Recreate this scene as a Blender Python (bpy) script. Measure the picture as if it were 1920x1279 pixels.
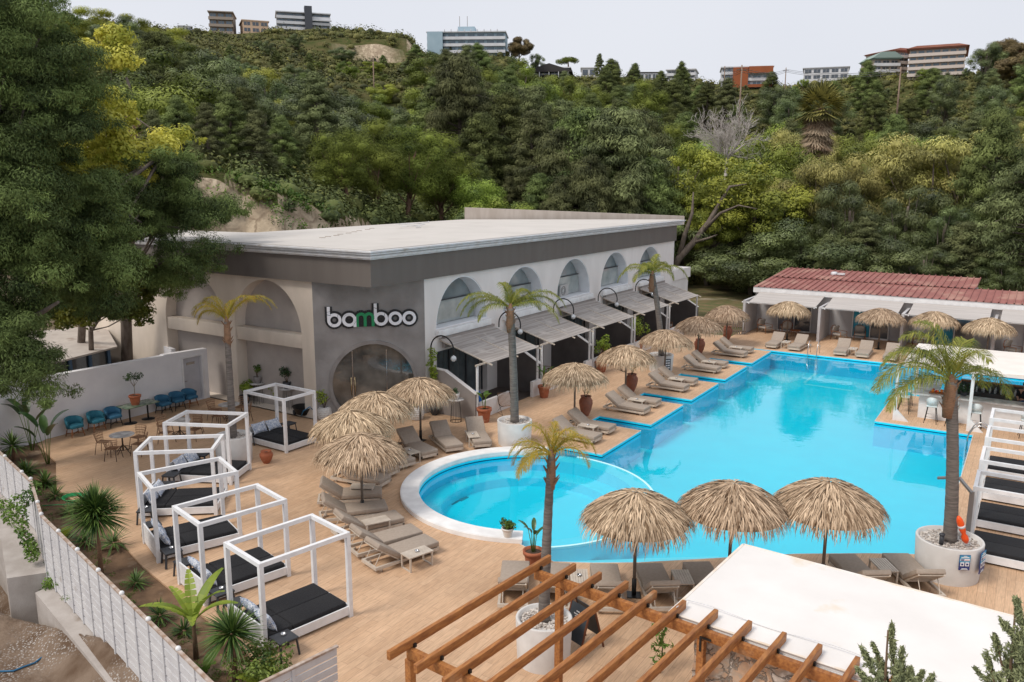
import bpy, bmesh, math, random
import numpy as np
from mathutils import Vector, Matrix
from mathutils.geometry import tessellate_polygon

for o in list(bpy.data.objects):
    bpy.data.objects.remove(o)
SC = bpy.context.scene
COL = SC.collection
random.seed(7)
RNG = np.random.default_rng(11)
PI = math.pi

# ------------------------------------------------------------------ camera
FPX = 1550.46
PIT, ROL, YAW = math.radians(10.8576), math.radians(0.1327), math.radians(-32.3508)
CAMZ = 10.0
_f = np.array([math.sin(YAW)*math.cos(PIT), math.cos(YAW)*math.cos(PIT), -math.sin(PIT)])
_r = np.array([math.cos(YAW), -math.sin(YAW), 0.0])
_u = np.cross(_r, _f)
CR = math.cos(ROL)*_r + math.sin(ROL)*_u
CU = -math.sin(ROL)*_r + math.cos(ROL)*_u
CF = _f
cd = bpy.data.cameras.new('camera')
cam = bpy.data.objects.new('camera', cd)
COL.objects.link(cam)
cam.matrix_world = Matrix(((CR[0], CU[0], -CF[0], 0), (CR[1], CU[1], -CF[1], 0), (CR[2], CU[2], -CF[2], CAMZ), (0, 0, 0, 1)))
cd.sensor_width = 36.0
cd.lens = FPX/1920*36
cd.clip_start = 0.1
cd.clip_end = 5000
SC.camera = cam

# ------------------------------------------------------------------ sky and sun
w = bpy.data.worlds.new('World')
SC.world = w
w.use_nodes = True
nt = w.node_tree
nt.nodes.clear()
wo = nt.nodes.new('ShaderNodeOutputWorld')
bg = nt.nodes.new('ShaderNodeBackground')
sk = nt.nodes.new('ShaderNodeTexSky')
sk.sky_type = 'NISHITA'
sk.sun_disc = False
SUN_EL, SUN_AZ = math.radians(52), math.radians(205)     # azimuth from +Y, clockwise
sk.sun_elevation = SUN_EL
sk.sun_rotation = SUN_AZ
sk.dust_density = 6
mx = nt.nodes.new('ShaderNodeMix')
mx.data_type = 'RGBA'
mx.inputs[0].default_value = 0.93
cl = nt.nodes.new('ShaderNodeMix')
cl.data_type = 'RGBA'
cl.inputs[6].default_value = (6.5, 6.75, 7.45, 1)
cl.inputs[7].default_value = (7.8, 7.95, 8.4, 1)
tn = nt.nodes.new('ShaderNodeTexNoise')
tn.inputs['Scale'].default_value = 2.2
tn.inputs['Detail'].default_value = 3
nt.links.new(tn.outputs['Fac'], cl.inputs[0])
nt.links.new(sk.outputs[0], mx.inputs[6])
nt.links.new(cl.outputs[2], mx.inputs[7])
nt.links.new(mx.outputs[2], bg.inputs[0])
bg.inputs[1].default_value = 0.1
nt.links.new(bg.outputs[0], wo.inputs[0])
sl = bpy.data.lights.new('sun', 'SUN')
sl.energy = 2.0
sl.angle = math.radians(18)
sl.color = (1.0, 0.93, 0.84)
so = bpy.data.objects.new('sun', sl)
COL.objects.link(so)
sd = Vector((math.sin(SUN_AZ)*math.cos(SUN_EL), math.cos(SUN_AZ)*math.cos(SUN_EL), math.sin(SUN_EL)))
so.rotation_euler = sd.to_track_quat('Z', 'Y').to_euler()
so.location = (0, 0, 40)
SC.view_settings.view_transform = 'Standard'
SC.view_settings.look = 'None'
SC.view_settings.exposure = 0.2
SC.view_settings.gamma = 1.0
SC.view_settings.use_curve_mapping = False
SC.render.engine = 'CYCLES'
SC.cycles.max_bounces = 6
SC.cycles.diffuse_bounces = 3
SC.cycles.glossy_bounces = 3
SC.cycles.transparent_max_bounces = 8
SC.cycles.transmission_bounces = 4

# ------------------------------------------------------------------ survey helpers: sight lines of the photograph -> points in the place
def ray(px, py):
    d = CR*(px-960) + CU*(-(py-639.5)) + CF*FPX
    return d
def G(px, py, z=0.0):
    d = ray(px, py)
    t = (z-CAMZ)/d[2]
    return (d[0]*t, d[1]*t, z)
def AX(px, py, X):
    d = ray(px, py); t = X/d[0]
    return (X, d[1]*t, CAMZ+d[2]*t)
def AY(px, py, Y):
    d = ray(px, py); t = Y/d[1]
    return (d[0]*t, Y, CAMZ+d[2]*t)
def AD(px, py, D):
    d = ray(px, py); t = D/math.hypot(d[0], d[1])
    return (d[0]*t, d[1]*t, CAMZ+d[2]*t)

# ------------------------------------------------------------------ mesh helpers
def unit(v):
    v = np.asarray(v, float); n = np.linalg.norm(v)
    return v/n if n > 1e-9 else v
_RB = {}
def rounded_box_data(sx, sy, sz, r, seg=2):
    key = (round(sx, 3), round(sy, 3), round(sz, 3), round(r, 3), seg)
    if key not in _RB:
        bm = bmesh.new()
        bmesh.ops.create_cube(bm, size=1)
        bmesh.ops.scale(bm, vec=(sx, sy, sz), verts=bm.verts)
        bmesh.ops.bevel(bm, geom=list(bm.edges), offset=r, segments=seg, affect='EDGES', profile=0.5)
        bm.verts.ensure_lookup_table()
        _RB[key] = (np.array([v.co[:] for v in bm.verts]), [[v.index for v in f.verts] for f in bm.faces])
        bm.free()
    return _RB[key]

class MB:
    def __init__(s):
        s.v = []; s.n = 0; s.ft = []; s.fl = []; s.val = []; s.sm = []; s.mi = []
    def add(s, verts, faces, val=0.5, smooth=False, mi=0):
        verts = np.asarray(verts, float).reshape(-1, 3)
        if isinstance(faces, np.ndarray):
            s.ft.append(np.full(len(faces), faces.shape[1], np.int32)); s.fl.append((faces+s.n).ravel().astype(np.int32)); k = len(faces)
        else:
            s.ft.append(np.array([len(f) for f in faces], np.int32)); s.fl.append(np.array([i for f in faces for i in f], np.int32)+s.n); k = len(faces)
        s.v.append(verts); s.n += len(verts)
        s.val.append(np.broadcast_to(np.asarray(val, np.float32), (k,)).copy())
        s.sm.append(np.full(k, smooth, bool)); s.mi.append(np.full(k, mi, np.int32))
        return s
    def box(s, c, size, rz=0, M=None, val=0.5, mi=0, r=0, seg=2):
        if r > 0:
            vv, ff = rounded_box_data(size[0], size[1], size[2], r, seg)
        else:
            h = np.array(size)/2
            vv = np.array([[x, y, z] for x in (-1, 1) for y in (-1, 1) for z in (-1, 1)])*h
            ff = [[0, 1, 3, 2], [4, 6, 7, 5], [0, 4, 5, 1], [2, 3, 7, 6], [0, 2, 6, 4], [1, 5, 7, 3]]
        if M is not None:
            vv = vv @ np.array(M).T
        if rz:
            cz, sz = math.cos(rz), math.sin(rz)
            vv = vv @ np.array([[cz, -sz, 0], [sz, cz, 0], [0, 0, 1]]).T
        return s.add(vv+np.array(c), ff, val, r > 0, mi)
    def bb(s, x0, x1, y0, y1, z0, z1, **k):
        return s.box(((x0+x1)/2, (y0+y1)/2, (z0+z1)/2), (abs(x1-x0), abs(y1-y0), abs(z1-z0)), **k)
    def bar(s, p0, p1, w, h, up=(0, 0, 1), val=0.5, mi=0, r=0):
        p0 = np.array(p0, float); p1 = np.array(p1, float); d = p1-p0; L = np.linalg.norm(d); x = d/L
        y = unit(np.cross(up, x))
        if np.linalg.norm(np.cross(up, x)) < 1e-6: y = np.array([0, 1, 0.])
        z = np.cross(x, y)
        M = np.array([x, y, z]).T
        return s.box((p0+p1)/2, (L, w, h), M=M, val=val, mi=mi, r=r)
    def tube(s, pts, r, n=8, val=0.5, caps=True, smooth=True, closed=False, mi=0):
        P = np.array(pts, float); k = len(P); R = np.broadcast_to(np.asarray(r, float), (k,))
        T = np.zeros_like(P)
        for i in range(k):
            a = P[(i-1) % k if closed else max(i-1, 0)]; b = P[(i+1) % k if closed else min(i+1, k-1)]
            T[i] = unit(b-a)
        ref = np.array([0, 0, 1.]) if abs(T[0][2]) < .9 else np.array([1., 0, 0])
        u = unit(np.cross(T[0], ref)); vs = []
        for i in range(k):
            u = unit(u-T[i]*(u@T[i])); v = np.cross(T[i], u)
            for j in range(n):
                a = 2*PI*j/n
                vs.append(P[i]+R[i]*(math.cos(a)*u+math.sin(a)*v))
        F = []
        for i in range(k if closed else k-1):
            i2 = (i+1) % k
            for j in range(n):
                j2 = (j+1) % n
                F.append([i*n+j, i*n+j2, i2*n+j2, i2*n+j])
        if caps and not closed:
            F.append(list(range(n))[::-1]); F.append([(k-1)*n+j for j in range(n)])
        return s.add(vs, F, val, smooth, mi)
    def cyl(s, p0, p1, r0, r1=None, n=12, **k):
        return s.tube([p0, p1], [r0, r0 if r1 is None else r1], n=n, **k)
    def lathe(s, prof, c=(0, 0, 0), n=28, val=0.5, smooth=True, mi=0, cap0=True, cap1=True, sx=1, sy=1):
        vs = []; F = []; k = len(prof)
        for (r, z) in prof:
            for j in range(n):
                a = 2*PI*j/n
                vs.append((c[0]+r*sx*math.cos(a), c[1]+r*sy*math.sin(a), c[2]+z))
        for i in range(k-1):
            for j in range(n):
                j2 = (j+1) % n
                F.append([i*n+j, i*n+j2, (i+1)*n+j2, (i+1)*n+j])
        s.add(vs, F, val, smooth, mi)
        if cap0 and prof[0][0] > 1e-4: s.add(vs[:n], [list(range(n))[::-1]], val, False, mi)
        if cap1 and prof[-1][0] > 1e-4: s.add(vs[-n:], [list(range(n))], val, False, mi)
        return s
    def prism(s, poly, z0, z1, val=0.5, mi=0, holes=(), top=True, bottom=True, M=None):
        loops = [[Vector((p[0], p[1], 0)) for p in L] for L in [poly]+list(holes)]
        tris = tessellate_polygon(loops)
        flat = [p for L in loops for p in L]; n = len(flat)
        V = [(p.x, p.y, z1) for p in flat]+[(p.x, p.y, z0) for p in flat]
        F = []
        for t in tris:
            a, b, c = [flat[i] for i in t]
            t = list(t)
            if (b-a).cross(c-a).z < 0: t = t[::-1]
            if top: F.append(t)
            if bottom: F.append([i+n for i in t[::-1]])
        o = 0
        for L in loops:
            m = len(L)
            ar = sum(L[i].x*L[(i+1) % m].y-L[(i+1) % m].x*L[i].y for i in range(m))
            for i in range(m):
                a, b = o+i, o+(i+1) % m
                q = [a+n, b+n, b, a]
                if (ar < 0) != (o > 0): q = q[::-1]
                F.append(q)
            o += m
        V = np.array(V)
        if M is not None:
            M = np.array(M); V = V @ M[:3, :3].T + M[:3, 3]
        return s.add(V, F, val, False, mi)
    def ball(s, c, r, n=10, m=7, val=.5, sc=(1, 1, 1), mi=0):
        prof = [(r*math.sin(PI*i/m), -r*math.cos(PI*i/m)) for i in range(m+1)]
        prof[0] = (1e-3*r, -r); prof[-1] = (1e-3*r, r)
        mb = MB(); mb.lathe([(a, b*sc[2]) for a, b in prof], (0, 0, 0), n=n, sx=sc[0], sy=sc[1], val=val, cap0=False, cap1=False)
        return s.add(mb.v[0]+np.array(c), [list(f) for f in mb.fl[0].reshape(-1, 4)], val, True, mi)
    def build(s, name, mats, parent=None, loc=None, rz=0.0):
        me = bpy.data.meshes.new(name)
        V = np.concatenate(s.v); ft = np.concatenate(s.ft); fl = np.concatenate(s.fl)
        me.vertices.add(len(V)); me.vertices.foreach_set('co', V.astype(np.float32).ravel())
        me.loops.add(len(fl)); me.loops.foreach_set('vertex_index', fl)
        me.polygons.add(len(ft)); st = np.concatenate(([0], np.cumsum(ft)[:-1])).astype(np.int32)
        me.polygons.foreach_set('loop_start', st); me.polygons.foreach_set('loop_total', ft)
        me.polygons.foreach_set('use_smooth', np.concatenate(s.sm)); me.polygons.foreach_set('material_index', np.concatenate(s.mi))
        a = me.attributes.new('v', 'FLOAT', 'FACE'); a.data.foreach_set('value', np.concatenate(s.val))
        for m in (mats if isinstance(mats, (list, tuple)) else [mats]): me.materials.append(m)
        me.update(calc_edges=True)
        me.validate()
        o = bpy.data.objects.new(name, me); COL.objects.link(o)
        if parent is not None: o.parent = parent
        if loc is not None: o.location = loc
        if rz: o.rotation_euler = (0, 0, rz)
        return o

def tag(o, label, cat, group=None):
    o['label'] = label; o['category'] = cat
    if group: o['group'] = group
    return o
def thing(name, label, cat, loc=(0, 0, 0), rz=0.0, group=None):
    o = bpy.data.objects.new(name, None); COL.objects.link(o)
    o.empty_display_size = .3
    o.location = loc; o.rotation_euler = (0, 0, rz)
    return tag(o, label, cat, group)
def struct(o):
    o['kind'] = 'structure'; return o
def stuff(o, label, cat):
    o['kind'] = 'stuff'; return tag(o, label, cat)
def dup(root, loc=None, rz=None, label=None, group=None, scale=None):
    r = root.copy(); COL.objects.link(r)
    if loc is not None: r.location = loc
    if rz is not None: r.rotation_euler = (0, 0, rz)
    if scale is not None: r.scale = (scale, scale, scale) if not isinstance(scale, (tuple, list)) else scale
    if label: r['label'] = label
    if group: r['group'] = group
    for ch in list(root.children):
        c = ch.copy(); COL.objects.link(c); c.parent = r
        for g in ch.children:
            d = g.copy(); COL.objects.link(d); d.parent = c
    return r

# ------------------------------------------------------------------ materials
MC = {}
def nd(nt, t, **k):
    n = nt.nodes.new(t)
    for a, b in k.items(): setattr(n, a, b)
    return n
def mat(name, c1, c2=None, scale=4.0, rough=.7, bump=0.0, bscale=30.0, metal=0.0, detail=4, stretch=(1, 1, 1), attr=False, spec=.4, lo=.35, hi=.65, rand=0.0, c3=None, s3=.6, t3=.62, sheen=0, hueattr=None, translucent=0.0):
    if name in MC: return MC[name]
    m = bpy.data.materials.new(name); m.use_nodes = True
    nt = m.node_tree; L = nt.links
    b = nt.nodes['Principled BSDF']
    b.inputs['Roughness'].default_value = rough; b.inputs['Metallic'].default_value = metal
    b.inputs['Specular IOR Level'].default_value = spec
    c2 = c2 or c1
    tc = nd(nt, 'ShaderNodeTexCoord'); mp = nd(nt, 'ShaderNodeMapping')
    mp.inputs['Scale'].default_value = stretch
    L.new(tc.outputs['Object'], mp.inputs[0])
    mr = nd(nt, 'ShaderNodeMapRange')
    mr.inputs[1].default_value = lo; mr.inputs[2].default_value = hi
    if attr:
        at = nd(nt, 'ShaderNodeAttribute'); at.attribute_name = 'v'
        mr.inputs[1].default_value = 0; mr.inputs[2].default_value = 1
        L.new(at.outputs['Fac'], mr.inputs[0])
    else:
        n1 = nd(nt, 'ShaderNodeTexNoise'); n1.inputs['Scale'].default_value = scale; n1.inputs['Detail'].default_value = detail
        L.new(mp.outputs[0], n1.inputs['Vector']); L.new(n1.outputs['Fac'], mr.inputs[0])
    mx = nd(nt, 'ShaderNodeMix', data_type='RGBA')
    mx.inputs[6].default_value = (*c1, 1); mx.inputs[7].default_value = (*c2, 1)
    L.new(mr.outputs[0], mx.inputs[0]); out = mx.outputs[2]
    if c3 is not None:
        n3 = nd(nt, 'ShaderNodeTexNoise'); n3.inputs['Scale'].default_value = s3; n3.inputs['Detail'].default_value = 5
        L.new(tc.outputs['Object'], n3.inputs['Vector'])
        m3 = nd(nt, 'ShaderNodeMapRange'); m3.inputs[1].default_value = t3; m3.inputs[2].default_value = t3+.12
        L.new(n3.outputs['Fac'], m3.inputs[0])
        x3 = nd(nt, 'ShaderNodeMix', data_type='RGBA'); x3.inputs[7].default_value = (*c3, 1)
        L.new(m3.outputs[0], x3.inputs[0]); L.new(out, x3.inputs[6]); out = x3.outputs[2]
    if rand:
        oi = nd(nt, 'ShaderNodeObjectInfo'); hs = nd(nt, 'ShaderNodeHueSaturation')
        r1 = nd(nt, 'ShaderNodeMapRange'); r1.inputs[3].default_value = 1-rand; r1.inputs[4].default_value = 1+rand
        L.new(oi.outputs['Random'], r1.inputs[0]); L.new(r1.outputs[0], hs.inputs['Value'])
        r2 = nd(nt, 'ShaderNodeMapRange'); r2.inputs[3].default_value = .5-rand*.05; r2.inputs[4].default_value = .5+rand*.05
        L.new(oi.outputs['Random'], r2.inputs[0]); L.new(r2.outputs[0], hs.inputs['Hue'])
        L.new(out, hs.inputs['Color']); out = hs.outputs[0]
    L.new(out, b.inputs['Base Color'])
    if bump:
        nb = nd(nt, 'ShaderNodeTexNoise'); nb.inputs['Scale'].default_value = bscale; nb.inputs['Detail'].default_value = 4
        L.new(mp.outputs[0], nb.inputs['Vector'])
        bp = nd(nt, 'ShaderNodeBump'); bp.inputs['Strength'].default_value = bump; bp.inputs['Distance'].default_value = .02
        L.new(nb.outputs['Fac'], bp.inputs['Height']); L.new(bp.outputs[0], b.inputs['Normal'])
    if translucent:
        tr = nd(nt, 'ShaderNodeBsdfTranslucent'); ms = nd(nt, 'ShaderNodeMixShader'); ms.inputs[0].default_value = translucent
        L.new(out, tr.inputs[0]); L.new(b.outputs[0], ms.inputs[1]); L.new(tr.outputs[0], ms.inputs[2])
        L.new(ms.outputs[0], nt.nodes['Material Output'].inputs[0])
    MC[name] = m
    return m
# ------------------------------------------------------------------ palette
def rgb(r, g, b):
    f = lambda c: (c/255/12.92) if c/255 <= .04045 else ((c/255+.055)/1.055)**2.4
    return (f(r), f(g), f(b))
M_white = mat('white_paint', (.78, .78, .78), (.68, .67, .67), 3, .55, .15, 40)
M_whitewall = mat('white_render', (.80, .79, .80), (.72, .71, .73), 1.2, .85, .25, 60, c3=(.64, .62, .63), s3=.5, t3=.66)
M_ring = mat('pool_kerb_white', (.84, .83, .82), (.72, .71, .70), 2.5, .6, .1, 50)
M_beige = mat('beige_render', (.70, .61, .52), (.62, .54, .455), 1.5, .9, .3, 50, stretch=(1, 1, .35), c3=(.54, .47, .40), s3=.35, t3=.62)
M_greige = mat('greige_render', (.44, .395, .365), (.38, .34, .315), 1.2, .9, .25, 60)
M_pale = mat('pale_render', (.76, .725, .705), (.69, .655, .635), 1.0, .9, .25, 50, stretch=(1, 1, .4))
M_fascia = mat('taupe_fascia', (.135, .118, .107), (.150, .132, .120), 2, .85, .08, 60, stretch=(1, 1, .15), c3=(.11, .095, .086), s3=.5, t3=.6)
M_conc = mat('grey_concrete', (.225, .208, .20), (.31, .29, .28), 1.1, .8, .3, 25, detail=7, c3=(.34, .32, .31), s3=.9, t3=.6)
M_darkwall = mat('dark_partition', (.095, .085, .083), (.125, .112, .108), 1.5, .9, .2, 60)
M_part = mat('partition_render', (.33, .295, .275), (.28, .25, .235), 1.5, .9, .25, 60)
M_gutter = mat('white_gutter', (.68, .69, .72), (.58, .57, .56), 3, .45, 0, stretch=(1, 1, 1), c3=(.40, .36, .31), s3=1.1, t3=.64)
M_roof = mat('pale_roof_membrane', (.58, .545, .51), (.53, .50, .465), .5, .8, .1, 20, c3=(.50, .46, .42), s3=.45, t3=.60)
M_membr = mat('white_roof_sheet', (.79, .76, .735), (.72, .69, .665), .8, .7, .1, 12, c3=(.70, .60, .48), s3=1.1, t3=.64)
M_black = mat('black_metal', (.012, .012, .013), (.022, .022, .022), 8, .4, metal=.3)
M_darkgrey = mat('charcoal_plastic', (.035, .038, .045), (.05, .053, .06), 6, .5)
M_mattress = mat('black_fabric', (.013, .013, .015), (.024, .024, .027), 30, .95, .4, 200)
M_steel = mat('steel', (.55, .55, .56), None, 4, .22, metal=1)
M_glassdark = mat('dark_glass', (.018, .022, .026), (.045, .05, .055), .8, .06, spec=.9, detail=2)
M_glasscyl = mat('clear_glass_ball', (.45, .48, .50), (.6, .62, .64), 3, .05, spec=.9)
M_taupe = mat('taupe_cushion', (.37, .305, .25), (.33, .27, .22), 14, .95, .35, 160)
M_frame = mat('cream_metal', (.58, .51, .43), (.50, .43, .36), 6, .55)
M_terra = mat('terracotta', (.40, .13, .062), (.30, .092, .045), 5, .8, .25, 30, c3=(.46, .24, .15), s3=4, t3=.6)
M_amph = mat('brown_clay', (.30, .115, .07), (.22, .08, .05), 5, .7, .2, 30)
M_soilpot = mat('potting_soil', (.045, .03, .02), (.09, .06, .04), 20, 1, .6, 30)
M_pot = mat('white_pot', (.66, .64, .62), (.56, .54, .52), 2, .6, .15, 30, c3=(.45, .42, .40), s3=1.2, t3=.66)
M_soil = mat('dry_soil', (.19, .115, .066), (.12, .072, .042), 3.0, 1, .8, 16, detail=8, c3=(.30, .215, .145), s3=1.5, t3=.55)
M_blueseat = mat('blue_velvet', (.028, .115, .215), (.04, .16, .27), 4, .8, .2, 40)
M_tealseat = mat('teal_velvet', (.02, .13, .19), (.03, .18, .25), 4, .8, .2, 40)
M_woodleg = mat('orange_wood', (.33, .125, .04), (.24, .085, .03), 8, .6)
M_timber = mat('stained_timber', (.42, .175, .05), (.26, .095, .028), 3.5, .6, .3, 20, stretch=(6, 1, 6), c3=(.50, .36, .23), s3=1.0, t3=.66)
M_rattan = mat('rattan', (.33, .19, .11), (.22, .12, .07), 20, .7)
M_marble = mat('grey_marble', (.56, .54, .52), (.36, .34, .33), 3, .25, detail=8, lo=.45, hi=.56)
M_corten = mat('red_metal_roof', (.33, .125, .105), (.26, .095, .08), 1.2, .6, c3=(.40, .21, .165), s3=.6, t3=.52)
M_stool = mat('ice_blue_shell', (.64, .69, .69), (.56, .62, .62), 3, .5)

def deck_material():
    m = bpy.data.materials.new('wood_look_tile'); m.use_nodes = True; nt = m.node_tree; L = nt.links
    b = nt.nodes['Principled BSDF']
    tc = nd(nt, 'ShaderNodeTexCoord'); sp = nd(nt, 'ShaderNodeSeparateXYZ'); cb = nd(nt, 'ShaderNodeCombineXYZ')
    L.new(tc.outputs['Object'], sp.inputs[0]); L.new(sp.outputs[1], cb.inputs[0]); L.new(sp.outputs[0], cb.inputs[1])
    br = nd(nt, 'ShaderNodeTexBrick'); br.offset = .37
    br.inputs['Scale'].default_value = 1; br.inputs['Brick Width'].default_value = 1.2; br.inputs['Row Height'].default_value = .2
    br.inputs['Mortar Size'].default_value = .0035; br.inputs['Mortar Smooth'].default_value = .3; br.inputs['Bias'].default_value = 0
    br.inputs['Color1'].default_value = (*rgb(206, 172, 140), 1); br.inputs['Color2'].default_value = (*rgb(197, 162, 130), 1)
    br.inputs['Mortar'].default_value = (*rgb(150, 118, 95), 1)
    L.new(cb.outputs[0], br.inputs['Vector'])
    mp = nd(nt, 'ShaderNodeMapping'); mp.inputs['Scale'].default_value = (34, 3.2, 1); L.new(tc.outputs['Object'], mp.inputs[0])
    n1 = nd(nt, 'ShaderNodeTexNoise'); n1.inputs['Scale'].default_value = 1; n1.inputs['Detail'].default_value = 4; L.new(mp.outputs[0], n1.inputs['Vector'])
    mr = nd(nt, 'ShaderNodeMapRange'); mr.inputs[1].default_value = .3; mr.inputs[2].default_value = .7; mr.inputs[3].default_value = .84; mr.inputs[4].default_value = 1.14
    L.new(n1.outputs['Fac'], mr.inputs[0])
    n2 = nd(nt, 'ShaderNodeTexNoise'); n2.inputs['Scale'].default_value = .35; n2.inputs['Detail'].default_value = 6; L.new(tc.outputs['Object'], n2.inputs['Vector'])
    mr2 = nd(nt, 'ShaderNodeMapRange'); mr2.inputs[1].default_value = .3; mr2.inputs[2].default_value = .7; mr2.inputs[3].default_value = .80; mr2.inputs[4].default_value = 1.10
    L.new(n2.outputs['Fac'], mr2.inputs[0])
    mu = nd(nt, 'ShaderNodeMath', operation='MULTIPLY'); L.new(mr.outputs[0], mu.inputs[0]); L.new(mr2.outputs[0], mu.inputs[1])
    mm = nd(nt, 'ShaderNodeMix', data_type='RGBA', blend_type='MULTIPLY'); mm.inputs[0].default_value = 1
    L.new(br.outputs[0], mm.inputs[6]); L.new(mu.outputs[0], mm.inputs[7])
    L.new(mm.outputs[2], b.inputs['Base Color']); b.inputs['Roughness'].default_value = .62
    b.inputs['Specular IOR Level'].default_value = .3
    bp = nd(nt, 'ShaderNodeBump'); bp.inputs['Strength'].default_value = .2; bp.inputs['Distance'].default_value = .01
    L.new(br.outputs['Fac'], bp.inputs['Height']); bp.invert = True; L.new(bp.outputs[0], b.inputs['Normal'])
    return m
M_deck = deck_material()

def water_material():
    m = bpy.data.materials.new('pool_water'); m.use_nodes = True; nt = m.node_tree; L = nt.links; nt.nodes.clear()
    o = nd(nt, 'ShaderNodeOutputMaterial'); tr = nd(nt, 'ShaderNodeBsdfTransparent'); gl = nd(nt, 'ShaderNodeBsdfGlossy')
    tr.inputs[0].default_value = (.62, .975, 1.0, 1); gl.inputs['Roughness'].default_value = .015
    gl.inputs['Color'].default_value = (1, 1, 1, 1)
    tc = nd(nt, 'ShaderNodeTexCoord'); n1 = nd(nt, 'ShaderNodeTexNoise'); n1.inputs['Scale'].default_value = 1.5; n1.inputs['Detail'].default_value = 4
    L.new(tc.outputs['Object'], n1.inputs['Vector'])
    bp = nd(nt, 'ShaderNodeBump'); bp.inputs['Strength'].default_value = .12; bp.inputs['Distance'].default_value = .03; L.new(n1.outputs['Fac'], bp.inputs['Height'])
    fr = nd(nt, 'ShaderNodeFresnel'); fr.inputs[0].default_value = 1.54
    L.new(bp.outputs[0], fr.inputs['Normal']); L.new(bp.outputs[0], gl.inputs['Normal'])
    mx = nd(nt, 'ShaderNodeMixShader'); L.new(fr.outputs[0], mx.inputs[0]); L.new(tr.outputs[0], mx.inputs[1]); L.new(gl.outputs[0], mx.inputs[2])
    L.new(mx.outputs[0], o.inputs[0])
    return m
M_water = water_material()
M_poolfloor = mat('pool_floor', (.0, .80, .96), (.0, .84, .99), .8, .6)
M_poolwall = mat('pool_wall', (.0, .66, .90), (.0, .70, .93), 2, .5)
M_coping = mat('pool_coping', (.62, .62, .60), (.5, .5, .48), 5, .6)

# ------------------------------------------------------------------ pool outline (metres; x across, y away)
CX, CY, RI, RO = -13.45, 22.25, 3.6, 4.2
def arc(a0, a1, r, n):
    return [(CX+r*math.cos(math.radians(a0+(a1-a0)*i/n)), CY+r*math.sin(math.radians(a0+(a1-a0)*i/n))) for i in range(n+1)]
SL = [(30.46, 31.50), (35.24, 36.33), (40.15, 41.2), (44.95, 45.95)]
EX = -13.0
outline = [(EX, 26.85)]
for a, b in SL:
    outline += [(EX, a), (-15.42, a), (-15.42, b), (EX, b)]
outline += [(EX, 49.82), (-15.42, 49.82), (-15.42, 50.15), (3.2, 50.15), (3.2, 43.3), (-5.15, 42.7), (-5.15, 37.2), (-1.45, 37.2), (-1.45, 24.15),
            (-3.1, 23.2), (-4.75, 22.1), (-6.4, 20.75), (-8.16, 19.3), (-9.2, 18.6), (-10.12, 18.1), (-11.45, 18.55)]
outline += arc(-61, -249, RI, 60)
outline += [(CX+RO*math.cos(math.radians(111)), CY+RO*math.sin(math.radians(111))), (-15.25, 26.85)]
WZ = -0.13
def offset_loop(loop, d):
    n = len(loop); out = []
    for i in range(n):
        p0 = np.array(loop[i-1]); p1 = np.array(loop[i]); p2 = np.array(loop[(i+1) % n])
        a = unit(p1-p0); b = unit(p2-p1)
        na = np.array([a[1], -a[0]]); nb_ = np.array([b[1], -b[0]])
        m = na+nb_; q = max(m@m/2, .35)
        out.append(tuple(p1+m/2*d/q*1.0*1.0))
    return out
area = sum(outline[i][0]*outline[(i+1) % len(outline)][1]-outline[(i+1) % len(outline)][0]*outline[i][1] for i in range(len(outline)))
sgn = 1 if area > 0 else -1
grow = lambda d: offset_loop(outline, d*sgn)
sp1 = G(70, 833)[:2]; sp2 = G(105, 866)[:2]
deck_outer = [(-32.3, 16.6), (sp1[0], sp1[1]), (sp2[0], sp2[1]), (-26.72, 13.91), (-22.45, 13.03), (-19.23, 12.0), (-14.68, 10.97), (-11.2, 10.15), (-8, 9.3), (-8, 4), (16, 4), (16, 60.5),
              (-16.6, 60.5), (-16.6, 53.4), (-22.2, 53.4), (-22.2, 27.7), (-25.4, 24.3), (-32.3, 24.3)]
mb = MB(); mb.prism(deck_outer, -2.3, 0, holes=[grow(.045)], bottom=False)
struct(mb.build('terrace', M_deck))
# thin pale coping strip on the pool edge, laid beside the tiles
mb = MB(); mb.prism(grow(.045), -.03, .004, holes=[outline], bottom=False)
struct(mb.build('pool_coping', M_coping))
# walls of the basin: blue tiles with an overflow groove at the water line, its shadow painted dark blue
mb = MB(); n = len(outline)
def wallstrip(mb, loop, z0, z1, val=.5, mi=0):
    n = len(loop); V = [(p[0], p[1], z1) for p in loop]+[(p[0], p[1], z0) for p in loop]
    F = [[i, (i+1) % n, (i+1) % n+n, i+n] for i in range(n)]
    mb.add(V, F, val, False, mi)
wallstrip(mb, outline, -.10, -.03, mi=0)
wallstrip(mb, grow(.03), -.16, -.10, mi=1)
wallstrip(mb, outline, -1.12, -.15, mi=0)
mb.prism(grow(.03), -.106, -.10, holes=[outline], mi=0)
struct(mb.build('pool_wall', [M_poolwall, mat('pool_groove_shadow', (.0, .10, .25), None, 3, .6)]))
mb = MB(); mb.prism(grow(.01), -1.6, -1.12)
struct(mb.build('pool_floor', M_poolfloor))
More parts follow.
